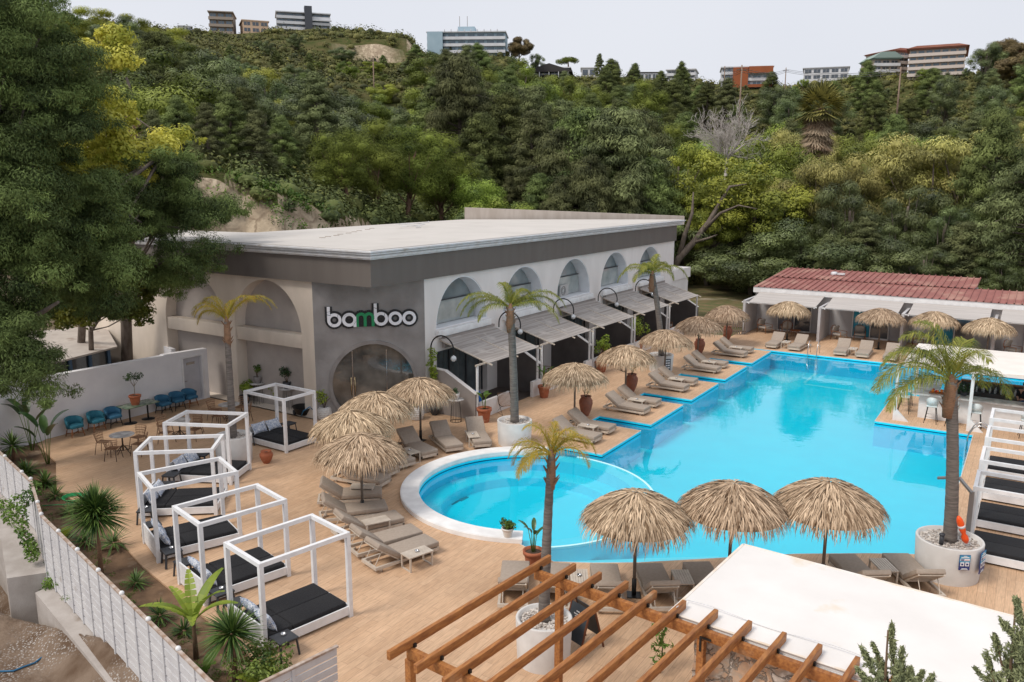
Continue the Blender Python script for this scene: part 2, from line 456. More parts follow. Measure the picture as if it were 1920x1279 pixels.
# round basin: seat ledge, floor drains and the rim just under the water
mb = MB()
mb.lathe([(RI, -1.44), (RI, -.62), (2.95, -.62), (2.9, -.66), (2.9, -.98), (2.8, -1.0), (.01, -1.0)], (CX, CY, 0), n=96, smooth=False, cap0=False)
struct(mb.build('spa_floor', M_poolfloor))
mb = MB()
a = arc(-61, 111, RO, 50)+arc(111, -61, RI-.02, 50)
mb.prism(a, -1.42, WZ-.05)
b = arc(-61, 95, RO+.01, 50)+arc(95, -61, RO-.07, 50)
struct(mb.build('spa_rim', mat('rim_tile', (.10, .80, .95), (.14, .84, .97), 2, .5)))
mb = MB(); mb.prism(b, WZ-.049, WZ+.014)
struct(mb.build('spa_lip', mat('lip_white', (.55, .88, .95), None, 2, .5)))
mb = MB()
for q in ((846, 941), (863, 934)):
    g = G(q[0], q[1], -1.0); mb.bb(g[0]-.22, g[0]+.22, g[1]-.22, g[1]+.22, -1.0, -.985)
struct(mb.build('floor_drain', mat('drain_grey', (.01, .30, .38), None, 3, .6)))
mb = MB(); a_ = G(1508, 720, -1.11); b_ = G(1598, 733, -1.11); c_ = G(1542, 690, -1.11)
mb.bar((a_[0], a_[1], -1.112), (b_[0], b_[1], -1.112), .22, .01); mb.bar((c_[0], c_[1], -1.108), (c_[0], a_[1]+.3, -1.108), .16, .01)
struct(mb.build('floor_marking', mat('floor_mark', (.45, .95, 1.0), None, 3, .6)))
# entry steps along the near edge
mb = MB()
for i, (t0, z) in enumerate(((.75, -.38), (1.35, -.66), (1.95, -.94))):
    d = unit((1.0, .78)); nrm = np.array([-d[1], d[0]])
    p0 = np.array([-10.6, 17.75]); p1 = np.array([-5.9, 21.2])
    poly = [p0, p1, p1+nrm*t0, p0+nrm*t0+d*.5]
    mb.prism([tuple(p) for p in poly], -1.44, z+.003*i)
struct(mb.build('pool_steps', mat('step_tile', (.25, .88, 1.0), (.2, .84, .97), 1.5, .6)))
mb = MB(); mb.prism(grow(.028), WZ-.004, WZ, bottom=False)
wt = struct(mb.build('water', M_water))
# raised white kerb round the left of the round basin
mb = MB()
a = arc(-61, -249, RO, 70)+arc(-249, -61, RI, 70)
mb.prism(a, .002, .13, bottom=False)
a = arc(-61, -249, RO-.03, 70)+arc(-249, -61, RI+.03, 70)
mb.prism(a, .13, .145, bottom=False)
struct(mb.build('spa_kerb', M_ring))

# ------------------------------------------------------------------ terrain
UCOL = np.array([-3000, -1200, -400, 0, 250, 350, 400, 450, 520, 620, 760, 795, 850, 950, 1000, 1100, 1300, 1450, 1650, 1800, 1920, 2600, 4000.])
RY = np.array([60, 60, 50, 42, 48, 64, 62, 62, 57, 57, 66, 100, 101, 101, 142, 147, 154, 166, 144, 140, 132, 150, 150.])
RD = np.array([240, 240, 235, 230, 235, 280, 320, 330, 330, 330, 328, 300, 300, 300, 305, 312, 318, 310, 318, 310, 305, 320, 320.])
FD = np.array([60, 55, 50, 48, 49, 50, 50, 50, 50, 52, 60, 62, 64, 68, 72, 78, 92, 95, 95, 92, 90, 90, 90.])
Z1 = np.array([9, 9, 9, 9, 9.5, 11.0, 11.5, 11.0, 10.0, 8.6, 7, 6.5, 6, 5, 4, 3, 1.5, 1, .8, .8, .8, .8, .8])
P1 = np.array([7, 7, 7, 7, 7, 9, 10, 10, 8, 9, 18, 20, 20, 20, 20, 20, 12, 12, 12, 12, 12, 12, 12.])
def vnoise(x, y, s, seed=0):
    x = np.asarray(x)/s; y = np.asarray(y)/s
    xi = np.floor(x).astype(int); yi = np.floor(y).astype(int); xf = x-xi; yf = y-yi
    xf = xf*xf*(3-2*xf); yf = yf*yf*(3-2*yf)
    def h(a, b):
        v = np.sin(a*127.1+b*311.7+seed*74.7)*43758.5453
        return v-np.floor(v)
    return (h(xi, yi)*(1-xf)+h(xi+1, yi)*xf)*(1-yf)+(h(xi, yi+1)*(1-xf)+h(xi+1, yi+1)*xf)*yf-.5
def terr(x, y):
    x = np.asarray(x, float); y = np.asarray(y, float)
    D = np.hypot(x, y)+1e-6
    # bearing relative to the view axis, as a column of the sight table
    fx, fy = math.sin(YAW), math.cos(YAW)
    fwd = x*fx+y*fy; side = x*fy-y*fx
    ang = np.arctan2(side, fwd); ang = np.clip(ang, -1.35, 1.35)
    U = 960+1579*np.tan(ang)
    ry = np.interp(U, UCOL, RY); rd = np.interp(U, UCOL, RD); fd = np.interp(U, UCOL, FD); z1 = np.interp(U, UCOL, Z1); p1 = np.interp(U, UCOL, P1)
    dx = CR[0]*(U-960)+CU[0]*(639.5-ry)+CF[0]*FPX; dy = CR[1]*(U-960)+CU[1]*(639.5-ry)+CF[1]*FPX; dz = CU[2]*(639.5-ry)+CR[2]*(U-960)+CF[2]*FPX
    zr = CAMZ+dz/np.hypot(dx, dy)*rd
    base = np.full_like(D, -.06)
    t1 = np.clip((D-fd)/p1, 0, 1); c1 = z1*(t1*t1*(3-2*t1))
    t2 = np.clip((D-fd-p1)/(rd-fd-p1), 0, 1)
    c2 = (zr-z1)*(.55*t2**1.25+.45*t2**2.2)
    z = base+c1+c2
    z = z-np.clip(D-rd-30, 0, 900)*.03
    amp = np.clip((D-fd)/60, 0, 1)
    rough = 7*vnoise(x, y, 46, 1)+3.2*vnoise(x, y, 21, 2)+1.5*vnoise(x, y, 9, 3)
    fade = 1-np.clip((D-(rd-45))/35, 0, .93)
    z = z+rough*amp*fade
    # eroded scarp below the plateau of the far spur
    cn = 1.5*vnoise(x, y, 3.3, 7)+.9*vnoise(x, y, 1.5, 8)
    z = z+cn*np.clip(t1*5, 0, 1)*np.clip((1-t1)*4, 0, 1)*(U < 700)*1.3
    s = np.clip((U-500)/30, 0, 1)*np.clip((790-U)/25, 0, 1)*np.clip(1.1+2.6*vnoise(x, y, 17, 12), .12, 1.3)
    w_ = np.clip((D-288-5*vnoise(x, y, 12, 14))/5, 0, 1); w2 = np.clip((D-291)/45, 0, 1)
    z = z+s*((w_*5.0)-w2*5.0)
    # hollow for terrace and pool
    m = np.clip((x+31)/1.5, 0, 1)*np.clip((15-x)/1.5, 0, 1)*np.clip((y-9.5)/1.5, 0, 1)*np.clip((57.5-y)/1.5, 0, 1)
    near_line = y-(12.6+(x+28)*(-.27))
    z = z-m*2.3
    out = np.clip(-(near_line)/1.2, 0, 1)*(D < 48)
    z = z-out*.8
    return z
def TZ(x, y): return float(terr(np.array([x]), np.array([y]))[0])
na, nr = 560, 300
aa = np.linspace(-1.34, 1.30, na); rr = 9*np.exp(np.linspace(0, math.log(1400/9.), nr))
A_, R_ = np.meshgrid(aa, rr, indexing='ij')
X_ = R_*np.sin(A_+YAW); Y_ = R_*np.cos(A_+YAW); Z_ = terr(X_, Y_)
V = np.stack([X_.ravel(), Y_.ravel(), Z_.ravel()], 1)
I = np.arange(na*nr).reshape(na, nr)
F = np.stack([I[:-1, :-1].ravel(), I[1:, :-1].ravel(), I[1:, 1:].ravel(), I[:-1, 1:].ravel()], 1)[:, ::-1]
mb = MB(); mb.add(V, F, .5, True)
def ground_material():
    m = bpy.data.materials.new('hillside_ground'); m.use_nodes = True; nt = m.node_tree; L = nt.links
    b = nt.nodes['Principled BSDF']; b.inputs['Roughness'].default_value = 1; b.inputs['Specular IOR Level'].default_value = .1
    tc = nd(nt, 'ShaderNodeTexCoord'); ge = nd(nt, 'ShaderNodeNewGeometry'); sp = nd(nt, 'ShaderNodeSeparateXYZ'); L.new(ge.outputs['True Normal'], sp.inputs[0])
    def noise(s, d=5):
        n = nd(nt, 'ShaderNodeTexNoise'); n.inputs['Scale'].default_value = s; n.inputs['Detail'].default_value = d; L.new(tc.outputs['Object'], n.inputs['Vector']); return n.outputs['Fac']
    def rng(x, a, b_, c=0, d=1):
        n = nd(nt, 'ShaderNodeMapRange'); n.inputs[1].default_value = a; n.inputs[2].default_value = b_; n.inputs[3].default_value = c; n.inputs[4].default_value = d; L.new(x, n.inputs[0]); return n.outputs[0]
    def mix(f, a, b_):
        n = nd(nt, 'ShaderNodeMix', data_type='RGBA'); L.new(f, n.inputs[0])
        for i, c in ((6, a), (7, b_)):
            if isinstance(c, tuple): n.inputs[i].default_value = (*c, 1)
            else: L.new(c, n.inputs[i])
        return n.outputs[2]
    soil = mix(rng(noise(1.3, 8), .38, .62), (.115, .075, .05), (.21, .155, .115))
    # gravel: pale stones
    vo = nd(nt, 'ShaderNodeTexVoronoi'); vo.inputs['Scale'].default_value = 17; L.new(tc.outputs['Object'], vo.inputs['Vector'])
    stone = mix(rng(vo.outputs['Color'], .1, .9), (.20, .17, .15), (.46, .43, .40))
    gm = rng(noise(.45, 6), .43, .54)
    st = rng(vo.outputs['Distance'], .30, .42, 1, 0)
    mu = nd(nt, 'ShaderNodeMath', operation='MULTIPLY'); L.new(gm, mu.inputs[0]); L.new(st, mu.inputs[1])
    c = mix(mu.outputs[0], soil, stone)
    # farther away: scrubby grass
    cp = nd(nt, 'ShaderNodeVectorMath', operation='LENGTH'); L.new(tc.outputs['Object'], cp.inputs[0])
    grass = mix(rng(noise(.5, 7), .35, .65), (.055, .07, .02), (.11, .095, .04))
    c = mix(rng(cp.outputs['Value'], 48, 56), c, grass)
    rock = mix(rng(noise(.8, 9), .35, .62), (.56, .46, .335), (.33, .26, .185))
    v3 = nd(nt, 'ShaderNodeTexVoronoi'); v3.feature = 'DISTANCE_TO_EDGE'; v3.inputs['Scale'].default_value = .55; v3.inputs['Randomness'].default_value = 1; n9 = nd(nt, 'ShaderNodeTexNoise'); n9.inputs['Scale'].default_value = .8; n9.inputs['Detail'].default_value = 7; L.new(tc.outputs['Object'], n9.inputs[0]); va = nd(nt, 'ShaderNodeVectorMath', operation='MULTIPLY_ADD'); va.inputs[1].default_value = (2.2, 2.2, 2.2); L.new(n9.outputs['Color'], va.inputs[0]); L.new(tc.outputs['Object'], va.inputs[2]); L.new(va.outputs[0], v3.inputs['Vector'])
    rock = mix(rng(v3.outputs['Distance'], 0, .10), (.26, .20, .14), rock)
    c = mix(rng(sp.outputs[2], .74, .60), c, rock)
    L.new(c, b.inputs['Base Color'])
    bp = nd(nt, 'ShaderNodeBump'); bp.inputs['Strength'].default_value = .7; bp.inputs['Distance'].default_value = .12
    L.new(noise(5, 8), bp.inputs['Height']); L.new(bp.outputs[0], b.inputs['Normal'])
    return m
M_ground = ground_material()
struct(mb.build('ground', M_ground))

# planting bed of dry soil between terrace and fence
FN = [(-33.5, 14.55), (-28.7, 12.95), (-23.9, 11.75), (-21.03, 10.5), (-11.2, 8.1)]
bed = [(-32.3, 16.6), (sp1[0], sp1[1]), (sp2[0], sp2[1]), (-26.72, 13.91), (-22.45, 13.03), (-19.23, 12.0), (-14.68, 10.97), (-11.2, 10.15), (-8, 9.3), (-8, 8.6), (-10.6, 8.3)]+[(a, b+.05) for a, b in FN[::-1]][1:]+[(-33.5, 16.6)]
mb = MB(); mb.prism(bed[::-1], -1.6, -.05)
struct(mb.build('planting_bed', M_soil))
# rough lawn beyond the terrace
lawn = [(-16.6, 60.5), (-16.6, 53.4), (-22.0, 53.4), (-22.0, 58.0), (-36, 62), (-60, 78), (-58, 96), (-30, 98), (-5, 96), (16, 92), (16, 60.5)]
M_lawn = mat('rough_lawn', (.085, .098, .03), (.175, .125, .06), 1.2, 1, .8, 9, detail=9, c3=(.34, .28, .20), s3=.22, t3=.6)
mb = MB(); mb.prism(lawn, -.4, -.012, bottom=False)
struct(mb.build('lawn', M_lawn))
# ------------------------------------------------------------------ main building
YZ = Matrix(((0, 0, 1, 0), (1, 0, 0, 0), (0, 1, 0, 0), (0, 0, 0, 1)))      # plane (y, z) extruded along x
XZ = Matrix(((1, 0, 0, 0), (0, 0, -1, 0), (0, 1, 0, 0), (0, 0, 0, 1)))     # plane (x, z) extruded along -y
def archpoly(c, hw, z0, zs, zt, n=22, point=0.0):
    p = [(c-hw, z0), (c+hw, z0)]
    if zs > z0+1e-4: p.append((c+hw, zs))
    for i in range(1, n):
        a = PI*i/n
        p.append((c+hw*math.cos(a), zs+(zt-zs)*math.sin(a)))
    p.append((c-hw, zs) if zs > z0+1e-4 else (c-hw*.9999, zs+.001))
    if zs <= z0+1e-4: p.pop()
    return p
bld = thing('arcade_building', 'long grey and white two storey building with arches and flat pale roof beside the pool', 'building', (-22, 24.4, 0))
def rel(o):
    o.parent = bld; o.location = (22, -24.4, 0); return o
ARC = [30.5+5.4*k for k in range(5)]
mb = MB()
holes = [archpoly(c, 2.02, 3.62, 3.62, 5.83) for c in ARC]+[[(c-2.0, .04), (c+2.0, .04), (c+2.0, 2.62), (c-2.0, 2.62)] for c in ARC]
mb.prism([(27.7, 0), (56.4, 0), (56.4, 6.0), (27.7, 6.0)], -22.85, -22, holes=holes, M=YZ)
rel(mb.build('pool_side_wall', M_pale))
# white lined reveals and sills
M_reveal = mat('reveal_white', (.76, .78, .81), (.70, .72, .75), 2, .7)
for c in ARC:
    mb = MB()
    P = archpoly(c, 2.02, 3.62, 3.62, 5.83); Pi = archpoly(c, 1.96, 3.66, 3.66, 5.77)
    mb.prism(P, -22.84, -22.02, holes=[Pi], M=YZ)
    rel(mb.build('arch_reveal', M_reveal))
    mb = MB(); mb.bb(-22.1, -21.78, c-2.06, c+2.06, 3.3, 3.6, r=.02)
    rel(mb.build('window_sill', M_white))
    mb = MB(); mb.bb(-22.0, -21.83, c-1.6, c+2.4, 2.75, 3.28)
    rel(mb.build('wall_band', M_part))
    win = MB(); win.prism(archpoly(c, 1.95, 3.68, 3.68, 5.76), -22.74, -22.72, M=YZ)
    wo_ = rel(win.build('window', mat('window_glass', (.15, .19, .205), (.30, .34, .35), .7, .08, spec=.8, detail=2)))
    fr = MB()
    fr.bb(-22.66, -22.61, c-1.70, c+1.70, 4.72, 4.77)
    f_ = fr.build('hand_rail', M_darkgrey, wo_)
    lp = MB(); lp.prism([(c-1.86, 3.69), (c+1.86, 3.69), (c+1.70, 4.71), (c-1.70, 4.71)], -22.67, -22.65, M=YZ); lp.build('lower_pane', mat('pane_low', (.26, .30, .30), (.40, .43, .42), 1.2, .06, spec=.9, detail=4), wo_)
for k_, yy in ((1, 36.7), (2, 41.1)):
    t = thing('air_conditioner', 'pale outdoor air conditioning unit behind the glass of the %s arch' % ('second' if k_ == 1 else 'third'), 'air conditioner', (-22.56, yy, 3.63), group='outdoor air conditioning units')
    mb = MB(); mb.box((0, 0, .34), (.12, .95, .66), r=.02); mb.build('casing', mat('casing', (.45, .44, .43), None, 3, .6), t)
    mb = MB(); mb.tube([(.066, -.15+.24*math.cos(a), .34+.24*math.sin(a)) for a in np.linspace(0, 2*PI, 21)[:-1]], .012, n=5, closed=True); mb.tube([(.066, -.15+.15*math.cos(a), .34+.15*math.sin(a)) for a in np.linspace(0, 2*PI, 21)[:-1]], .01, n=5, closed=True); mb.build('fan_grille', M_black, t)
# shuttered terrace doors under each arch
for i, c in enumerate(ARC):
    mb = MB(); ys = np.linspace(c-1.95, c+1.95, 60)
    V = []; 
    for k, y in enumerate(ys):
        xx = -22.42+.05*math.sin(k*1.05)
        V += [(xx, y, .05), (xx, y, 2.6)]
    F = [[2*k, 2*k+2, 2*k+3, 2*k+1] for k in range(59)]
    mb.add(V, F, .5, True)
    rel(mb.build('door_curtain', mat('slate_curtain', (.10, .125, .135), (.06, .075, .082), 2, .7)))
    mb = MB()
    for y in (c-1.98, c-.66, c+.66, c+1.98): mb.bb(-22.34, -22.28, y-.035, y+.035, .04, 2.6)
    rel(mb.build('door_frame', M_darkgrey))
# side facade with blind arches
mb = MB()
h1 = archpoly(-28.15, 2.12, .03, 3.55, 5.84); h2 = archpoly(-33.15, 2.12, .03, 3.55, 5.84)
mb.prism([(-25.3, 0), (-25.3, 6.0), (-41.5, 6.0), (-41.5, 0)], -25.05, -24.4, holes=[h1, h2], M=XZ)
rel(mb.build('side_wall', M_beige))
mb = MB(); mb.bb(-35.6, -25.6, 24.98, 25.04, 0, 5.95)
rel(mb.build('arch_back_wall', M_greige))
for c in (-28.15, -33.15):
    mb = MB(); mb.bb(c-2.115, c+2.115, 24.46, 24.97, 3.0, 3.58, r=.015)
    rel(mb.build('arch_ledge', M_beige))
# chamfered entrance face with round gate
q = math.sqrt(.5)
CH = Matrix(((q, 0, q, -25.3), (q, 0, -q, 24.4), (0, 1, 0, 0), (0, 0, 0, 1)))   # (s, z) plane, extruded outwards
SLEN = 4.667
gate = []
for i in range(61):
    a = math.radians(-56+292*i/60); gate.append((2.42+1.74*math.cos(a), 1.47+1.74*math.sin(a)))
gate = [(gate[0][0], .02)]+gate[0:]+[(gate[-1][0], .02)]
gate = [p for p in gate if p[1] >= .015]
mb = MB(); mb.prism([(0, 0), (SLEN, 0), (SLEN, 6.0), (0, 6.0)], -.45, 0, holes=[gate], M=CH)
rel(mb.build('entrance_wall', M_conc))
ri = gate; ro = [(2.42+(p[0]-2.42)*1.085, 1.47+(p[1]-1.47)*1.085 if p[1] > .1 else .02) for p in gate]
mb = MB(); mb.prism(ro, .0, .05, holes=[[(a, max(b, .03)) for a, b in ri]], M=CH)
rel(mb.build('gate_surround', mat('surround', (.27, .25, .24), (.22, .20, .19), 2, .8)))
mb = MB(); mb.prism(gate, -.30, -.27, M=CH)
gl_ = rel(mb.build('glass_door', mat('entrance_glass', (.05, .049, .046), (.19, .175, .155), .9, .03, spec=1.0, detail=3)))
mb = MB()
for s in (1.55, 3.0): mb.prism([(s-.02, .03), (s+.02, .03), (s+.02, 2.9), (s-.02, 2.9)], -.262, -.24, M=CH)
mb.build('door_stile', M_steel, gl_)
mb = MB()
for s in (1.47, 1.63):
    p = [(s, .95), (s, 1.75)]
    a = CH @ Vector((s, .95, -.17)); b = CH @ Vector((s, 1.75, -.17)); mb.cyl(a, b, .02)
    for z in (1.0, 1.7): mb.cyl(CH @ Vector((s, z, -.26)), CH @ Vector((s, z, -.17)), .012, n=6)
mb.build('door_handle', mat('brass', (.55, .42, .25), None, 3, .3, metal=1), gl_)
# fascia, gutter, roof
foot = [(-21.85, 24.2), (-21.85, 56.4), (-34.6, 47.9), (-34.4, 29.2), (-40.5, 28.2), (-40.5, 24.2)]
mb = MB(); mb.prism(foot, 5.95, 7.03)
rel(mb.build('fascia', M_fascia))
def footo(d):
    return [(-21.85+d, 24.2-d), (-21.85+d, 57.0+d), (-34.6, 48.2), (-34.4, 29.2), (-40.5, 28.2), (-40.5, 24.2-d)]
mb = MB()
for d, z0, z1 in ((.07, 7.031, 7.10), (.17, 7.101, 7.19), (.11, 7.191, 7.225), (.24, 7.226, 7.30), (.19, 7.301, 7.325), (.31, 7.326, 7.385)): mb.prism(footo(d), z0, z1)
rel(mb.build('gutter', M_gutter))
mb = MB(); mb.prism(footo(.10), 7.386, 7.42)
rel(mb.build('roof', M_roof))
mb = MB(); 
P0, P1_ = np.array([-34.6, 48.3]), np.array([-22.0, 58.2])
mb.add([(P0[0], P0[1], 7.0), (P1_[0], P1_[1], 7.0), (P1_[0], P1_[1], 7.62), (P0[0], P0[1], 8.25), (P0[0]-.2, P0[1]+.3, 7.0), (P1_[0]-.2, P1_[1]+.3, 7.0), (P1_[0]-.2, P1_[1]+.3, 7.62), (P0[0]-.2, P0[1]+.3, 8.25)],
       [[0, 1, 2, 3], [5, 4, 7, 6], [3, 2, 6, 7], [4, 0, 3, 7], [1, 5, 6, 2], [4, 5, 1, 0]])
rel(mb.build('roof_parapet', mat('stained_parapet', (.52, .46, .41), (.44, .38, .33), 3, .9, stretch=(1, 1, .2))))
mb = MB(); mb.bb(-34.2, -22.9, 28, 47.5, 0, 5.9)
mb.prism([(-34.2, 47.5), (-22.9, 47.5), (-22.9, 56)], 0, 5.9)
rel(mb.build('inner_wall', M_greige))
mb = MB(); mb.bb(-26, -22.05, 56.41, 59.6, 0, 3.05); mb.bb(-26.1, -21.95, 56.41, 59.8, 3.05, 3.78)
rel(mb.build('end_annex', M_pale))
# roof clutter: loose straps
mb = MB()
for k in range(9):
    x, y = G(600+k*12+random.uniform(-4, 4), 446-k*2.2, 7.43)[:2]
    mb.tube([(x, y, 7.435), (x+.12, y+.05, 7.44), (x+.2, y+.2, 7.435)], .012, n=5)
tag(mb.build('roof_debris', mat('debris', (.38, .31, .25), None, 4, .9)), 'line of small dry debris lying on the pale flat roof', 'debris')
mb = MB(); g = G(772, 427, 7.43)
mb.tube([(g[0]+.5*math.cos(t)*(.6+.05*t), g[1]+1.1*math.sin(t)*(.6+.05*t), 7.45+.02*t) for t in np.linspace(0, 14, 60)], .022, n=5)
tag(mb.build('cable_coil', M_gutter), 'pale coil of cable lying at the back edge of the flat roof', 'cable')

# signboard lettering
sign = thing('sign', 'white and green rounded lettering with black outline on the concrete entrance wall', 'sign', tuple(CH @ Vector((2.4, 4.3, .0))))
M_signw = mat('sign_white', (.80, .80, .84), None, 3, .4); M_signg = mat('sign_green', (.01, .24, .09), (.015, .28, .10), 3, .4); M_signb = mat('sign_black', (.012, .012, .014), None, 3, .4)
def stroke(mb, path, wd, d0, d1, k0=0):
    for i in range(len(path)-1):
        p = np.array(path[i]); r_ = np.array(path[i+1]); t = unit(r_-p); nn = np.array([-t[1], t[0]])*wd/2
        e = .0007*((i+k0) % 5)
        ov = t*min(.012, wd*.15)
        mb.prism([tuple(p-ov-nn), tuple(r_+ov-nn), tuple(r_+ov+nn), tuple(p-ov+nn)], d0, d1+e, M=CH)
def circ(cx, cy, r, a0=0, a1=360, n=28): return [(cx+r*math.cos(math.radians(a0+(a1-a0)*i/n)), cy+r*math.sin(math.radians(a0+(a1-a0)*i/n))) for i in range(n+1)]
R_ = .232; base = 4.30; xs = [.86, 1.47, 2.13, 2.80, 3.40, 3.99]
letters = {0: [[(xs[0]-R_, 4.86), (xs[0]-R_, base)], circ(xs[0], base, R_, 180, 540)],
           1: [circ(xs[1], base, R_, 0, 360), [(xs[1]+R_, base+.12), (xs[1]+R_, base-.30)]],
           2: [[(xs[2]-.33, base-.30), (xs[2]-.33, base+.05)]+circ(xs[2]-.165, base+.07, .165, 180, 0, 10)+[(xs[2], base-.30)], circ(xs[2]+.165, base+.07, .165, 180, 0, 10)+[(xs[2]+.33, base-.30)]],
           3: [[(xs[3]-R_, 4.95), (xs[3]-R_, base)], circ(xs[3], base, R_, 180, 540)],
           4: [circ(xs[4], base, R_)], 5: [circ(xs[5], base, R_)]}
mb = MB()
for k in letters:
    for pth in letters[k]: stroke(mb, pth, .30, .02+.002*k, .060+.004*k, k)
mb.prism([(1.2, 3.98), (3.2, 3.98), (3.2, 4.35), (1.2, 4.35)], .021, .0585, M=CH)
sb = mb.build('backing', M_signb); sb.parent = sign; sb.matrix_parent_inverse = Matrix.Translation(-Vector(sign.location))
for k in letters:
    mb = MB()
    for j, pth in enumerate(letters[k]): stroke(mb, pth, .125, .085+.001*j, .115+.004*j, k)
    lt = mb.build('letter', M_signg if k == 2 else M_signw); lt.parent = sign; lt.matrix_parent_inverse = Matrix.Translation(-Vector(sign.location))
    if k == 2: lt['label'] = 'green letter m'
mb = MB()
for s, z, an in ((.63, 4.66, .3), (.63, 4.52, -.2), (1.0, 4.48, 1.2), (.75, 4.10, .9), (1.3, 4.47, .6), (1.7, 4.15, 1.0), (2.57, 4.76, -.3), (2.95, 4.48, 1.3), (2.7, 4.1, 1.0)):
    mb.prism([(s-.09*math.cos(an)-.008, z-.09*math.sin(an)), (s+.09*math.cos(an)-.008, z+.09*math.sin(an)), (s+.09*math.cos(an)+.008, z+.09*math.sin(an)+.012), (s-.09*math.cos(an)+.008, z-.09*math.sin(an)+.012)], .09, .125, M=CH)
cr = mb.build('letter_joint', M_signb); cr.parent = sign; cr.matrix_parent_inverse = Matrix.Translation(-Vector(sign.location))

# ------------------------------------------------------------------ suites' terraces: partitions, posts, awnings, arc lamps
ORD = ['nearest', 'second', 'third', 'fourth', 'farthest']
def awning_material():
    m = mat('woven_awning', (.43, .395, .37), (.27, .24, .22), 3, .9, .5, 4, stretch=(4.5, .10, 4.5), detail=2, c3=(.47, .43, .40), s3=1.2, t3=.58)
    return m
M_awn = awning_material()
M_awnl = mat('pale_awning', (.50, .465, .44), (.40, .37, .35), 3, .9, .4, 4, stretch=(.10, 4.5, 4.5), detail=2)
UY = [28.05+5.4*k for k in range(6)]
for k, y in enumerate(UY):
    mb = MB()
    if k == 0: poly = [(-22, 0), (-19.55, 0), (-19.55, 1.12), (-21.15, 1.95), (-22, 2.0)]
    elif k == 5: poly = [(-22, 0), (-19.55, 0), (-19.55, 1.5), (-21.2, 2.45), (-22, 2.5)]
    else: poly = [(-22, 0), (-19.55, 0), (-19.55, 1.45), (-21.3, 2.38), (-22, 2.4)]
    mb.prism(poly[::-1], -y-.09, -y+.09, M=XZ)
    o = mb.build('partition_wall', M_part if k == 0 else M_darkwall, None)
    tag(o, ['greige partition wall with sloping top next to the entrance', 'dark partition wall between the first and second awnings', 'dark partition wall between the second and third awnings', 'dark partition wall between the third and fourth awnings', 'dark partition wall between the fourth and fifth awnings', 'dark partition wall closing the far end of the awnings'][k], 'wall', 'partition walls of the terraces')
    mb = MB(); z0 = poly[2][1]; z1 = poly[3][1]
    mb.bar((-19.53, y, z0+.02), (poly[3][0], y, z1+.02), .22, .03); mb.bar((poly[3][0], y, z1+.025), (-22, y, poly[4][1]+.025), .22, .03)
    mb.build('coping', M_pale, o)
for k, c in enumerate(ARC):
    y0 = UY[k]
    mb = MB(); mb.bb(-19.62, -19.47, y0+.1, y0+2.6, 0, .72); mb.bb(-19.62, -19.47, y0+4.55, y0+5.3, 0, .75)
    mb.bb(-19.62, -19.48, y0+3.0, y0+3.14, 0, .9) if k == 0 else None
    tag(mb.build('low_wall', M_pale), 'low pale wall along the front of the %s awning terrace' % ORD[k], 'wall', 'low walls before the terraces')
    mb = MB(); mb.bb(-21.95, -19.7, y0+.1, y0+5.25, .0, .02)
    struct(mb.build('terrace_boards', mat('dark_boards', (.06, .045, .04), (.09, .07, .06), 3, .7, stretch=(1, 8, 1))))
    t = thing('awning', ['woven grey awning nearest the entrance, over a blue covered chair', 'woven grey awning second from the entrance, behind the palm in the white planter', 'woven grey awning third from the entrance', 'woven grey awning fourth from the entrance', 'woven grey awning at the far end of the long building'][k], 'awning', (-20.7, c, 0), group='woven awnings along the long building')
    ya, yb = c-1.85, c+2.35
    N = 26; V = []; 
    for i in range(N+1):
        f = i/N; x = -21.95+2.65*f; z = 3.20-.78*f-.05*math.sin(PI*f)+.006*math.sin(i*2.1)
        for y in (ya, yb): V.append((x+20.7, y-c, z))
    F = [[2*i, 2*i+2, 2*i+3, 2*i+1] for i in range(N)]
    mb = MB(); mb.add(V, F, .5, True); mb.add([(a, b, z-.02) for a, b, z in V], [f[::-1] for f in F], .5, True)
    mb.add([V[0], V[1], (V[1][0], V[1][1], V[1][2]-.02), (V[0][0], V[0][1], V[0][2]-.02)], [[0, 1, 2, 3]])
    for s in (0, 1):
        for i in range(N):
            a, b = V[2*i+s], V[2*i+2+s]
            mb.add([a, b, (b[0], b[1], b[2]-.02), (a[0], a[1], a[2]-.02)], [[0, 1, 2, 3]])
    mb.build('sheet', M_awn, t)
    fr = MB()
    fr.bar((1.18, UY[k]-c-.1, 2.39), (1.18, UY[k]+5.1-c, 2.39), .07, .07)
    for y in (ya+.03, (ya+yb)/2, yb-.03):
        fr.bar((-1.2, y-c, 3.13), (1.55, y-c, 2.335), .05, .05)
    fr.build('rafter_frame', M_frame, t)
    for y in (UY[k]+.02, UY[k]+5.02):
        p = MB(); p.bb(1.14, 1.22, y-c-.04, y-c+.04, 0, 2.36); p.build('post', M_white, t)
for k, c in enumerate(ARC):
    t = thing('arc_lamp', 'black arched lamp with glass globe at the %s arch' % ['nearest', 'second', 'third', 'fourth', 'farthest'][k], 'lamp', (-21.85, 27.9+5.4*k, 0), group='black arched lamps along the building')
    mb = MB(); pts = [(0, 0, 1.2 if k == 0 else 3.05), (0, 0, 2.9 if k == 0 else 3.2)]+[(.62-.62*math.cos(a), 0, 3.25+.62*math.sin(a)-(.35 if k == 0 else 0)) for a in np.linspace(.05, PI+.25, 22)]
    mb.tube(pts, .032, n=8); mb.build('arm', M_black, t)
    e = pts[-1]; mb = MB(); mb.ball((e[0], e[1], e[2]-.16), .13, 14, 10); mb.build('globe', M_glasscyl, t)
    mb = MB(); mb.ball((e[0], e[1], e[2]-.15), .045, 8, 6); mb.cyl((e[0], e[1], e[2]-.12), (e[0], e[1], e[2]+.02), .03, n=8); mb.build('bulb', M_steel, t)

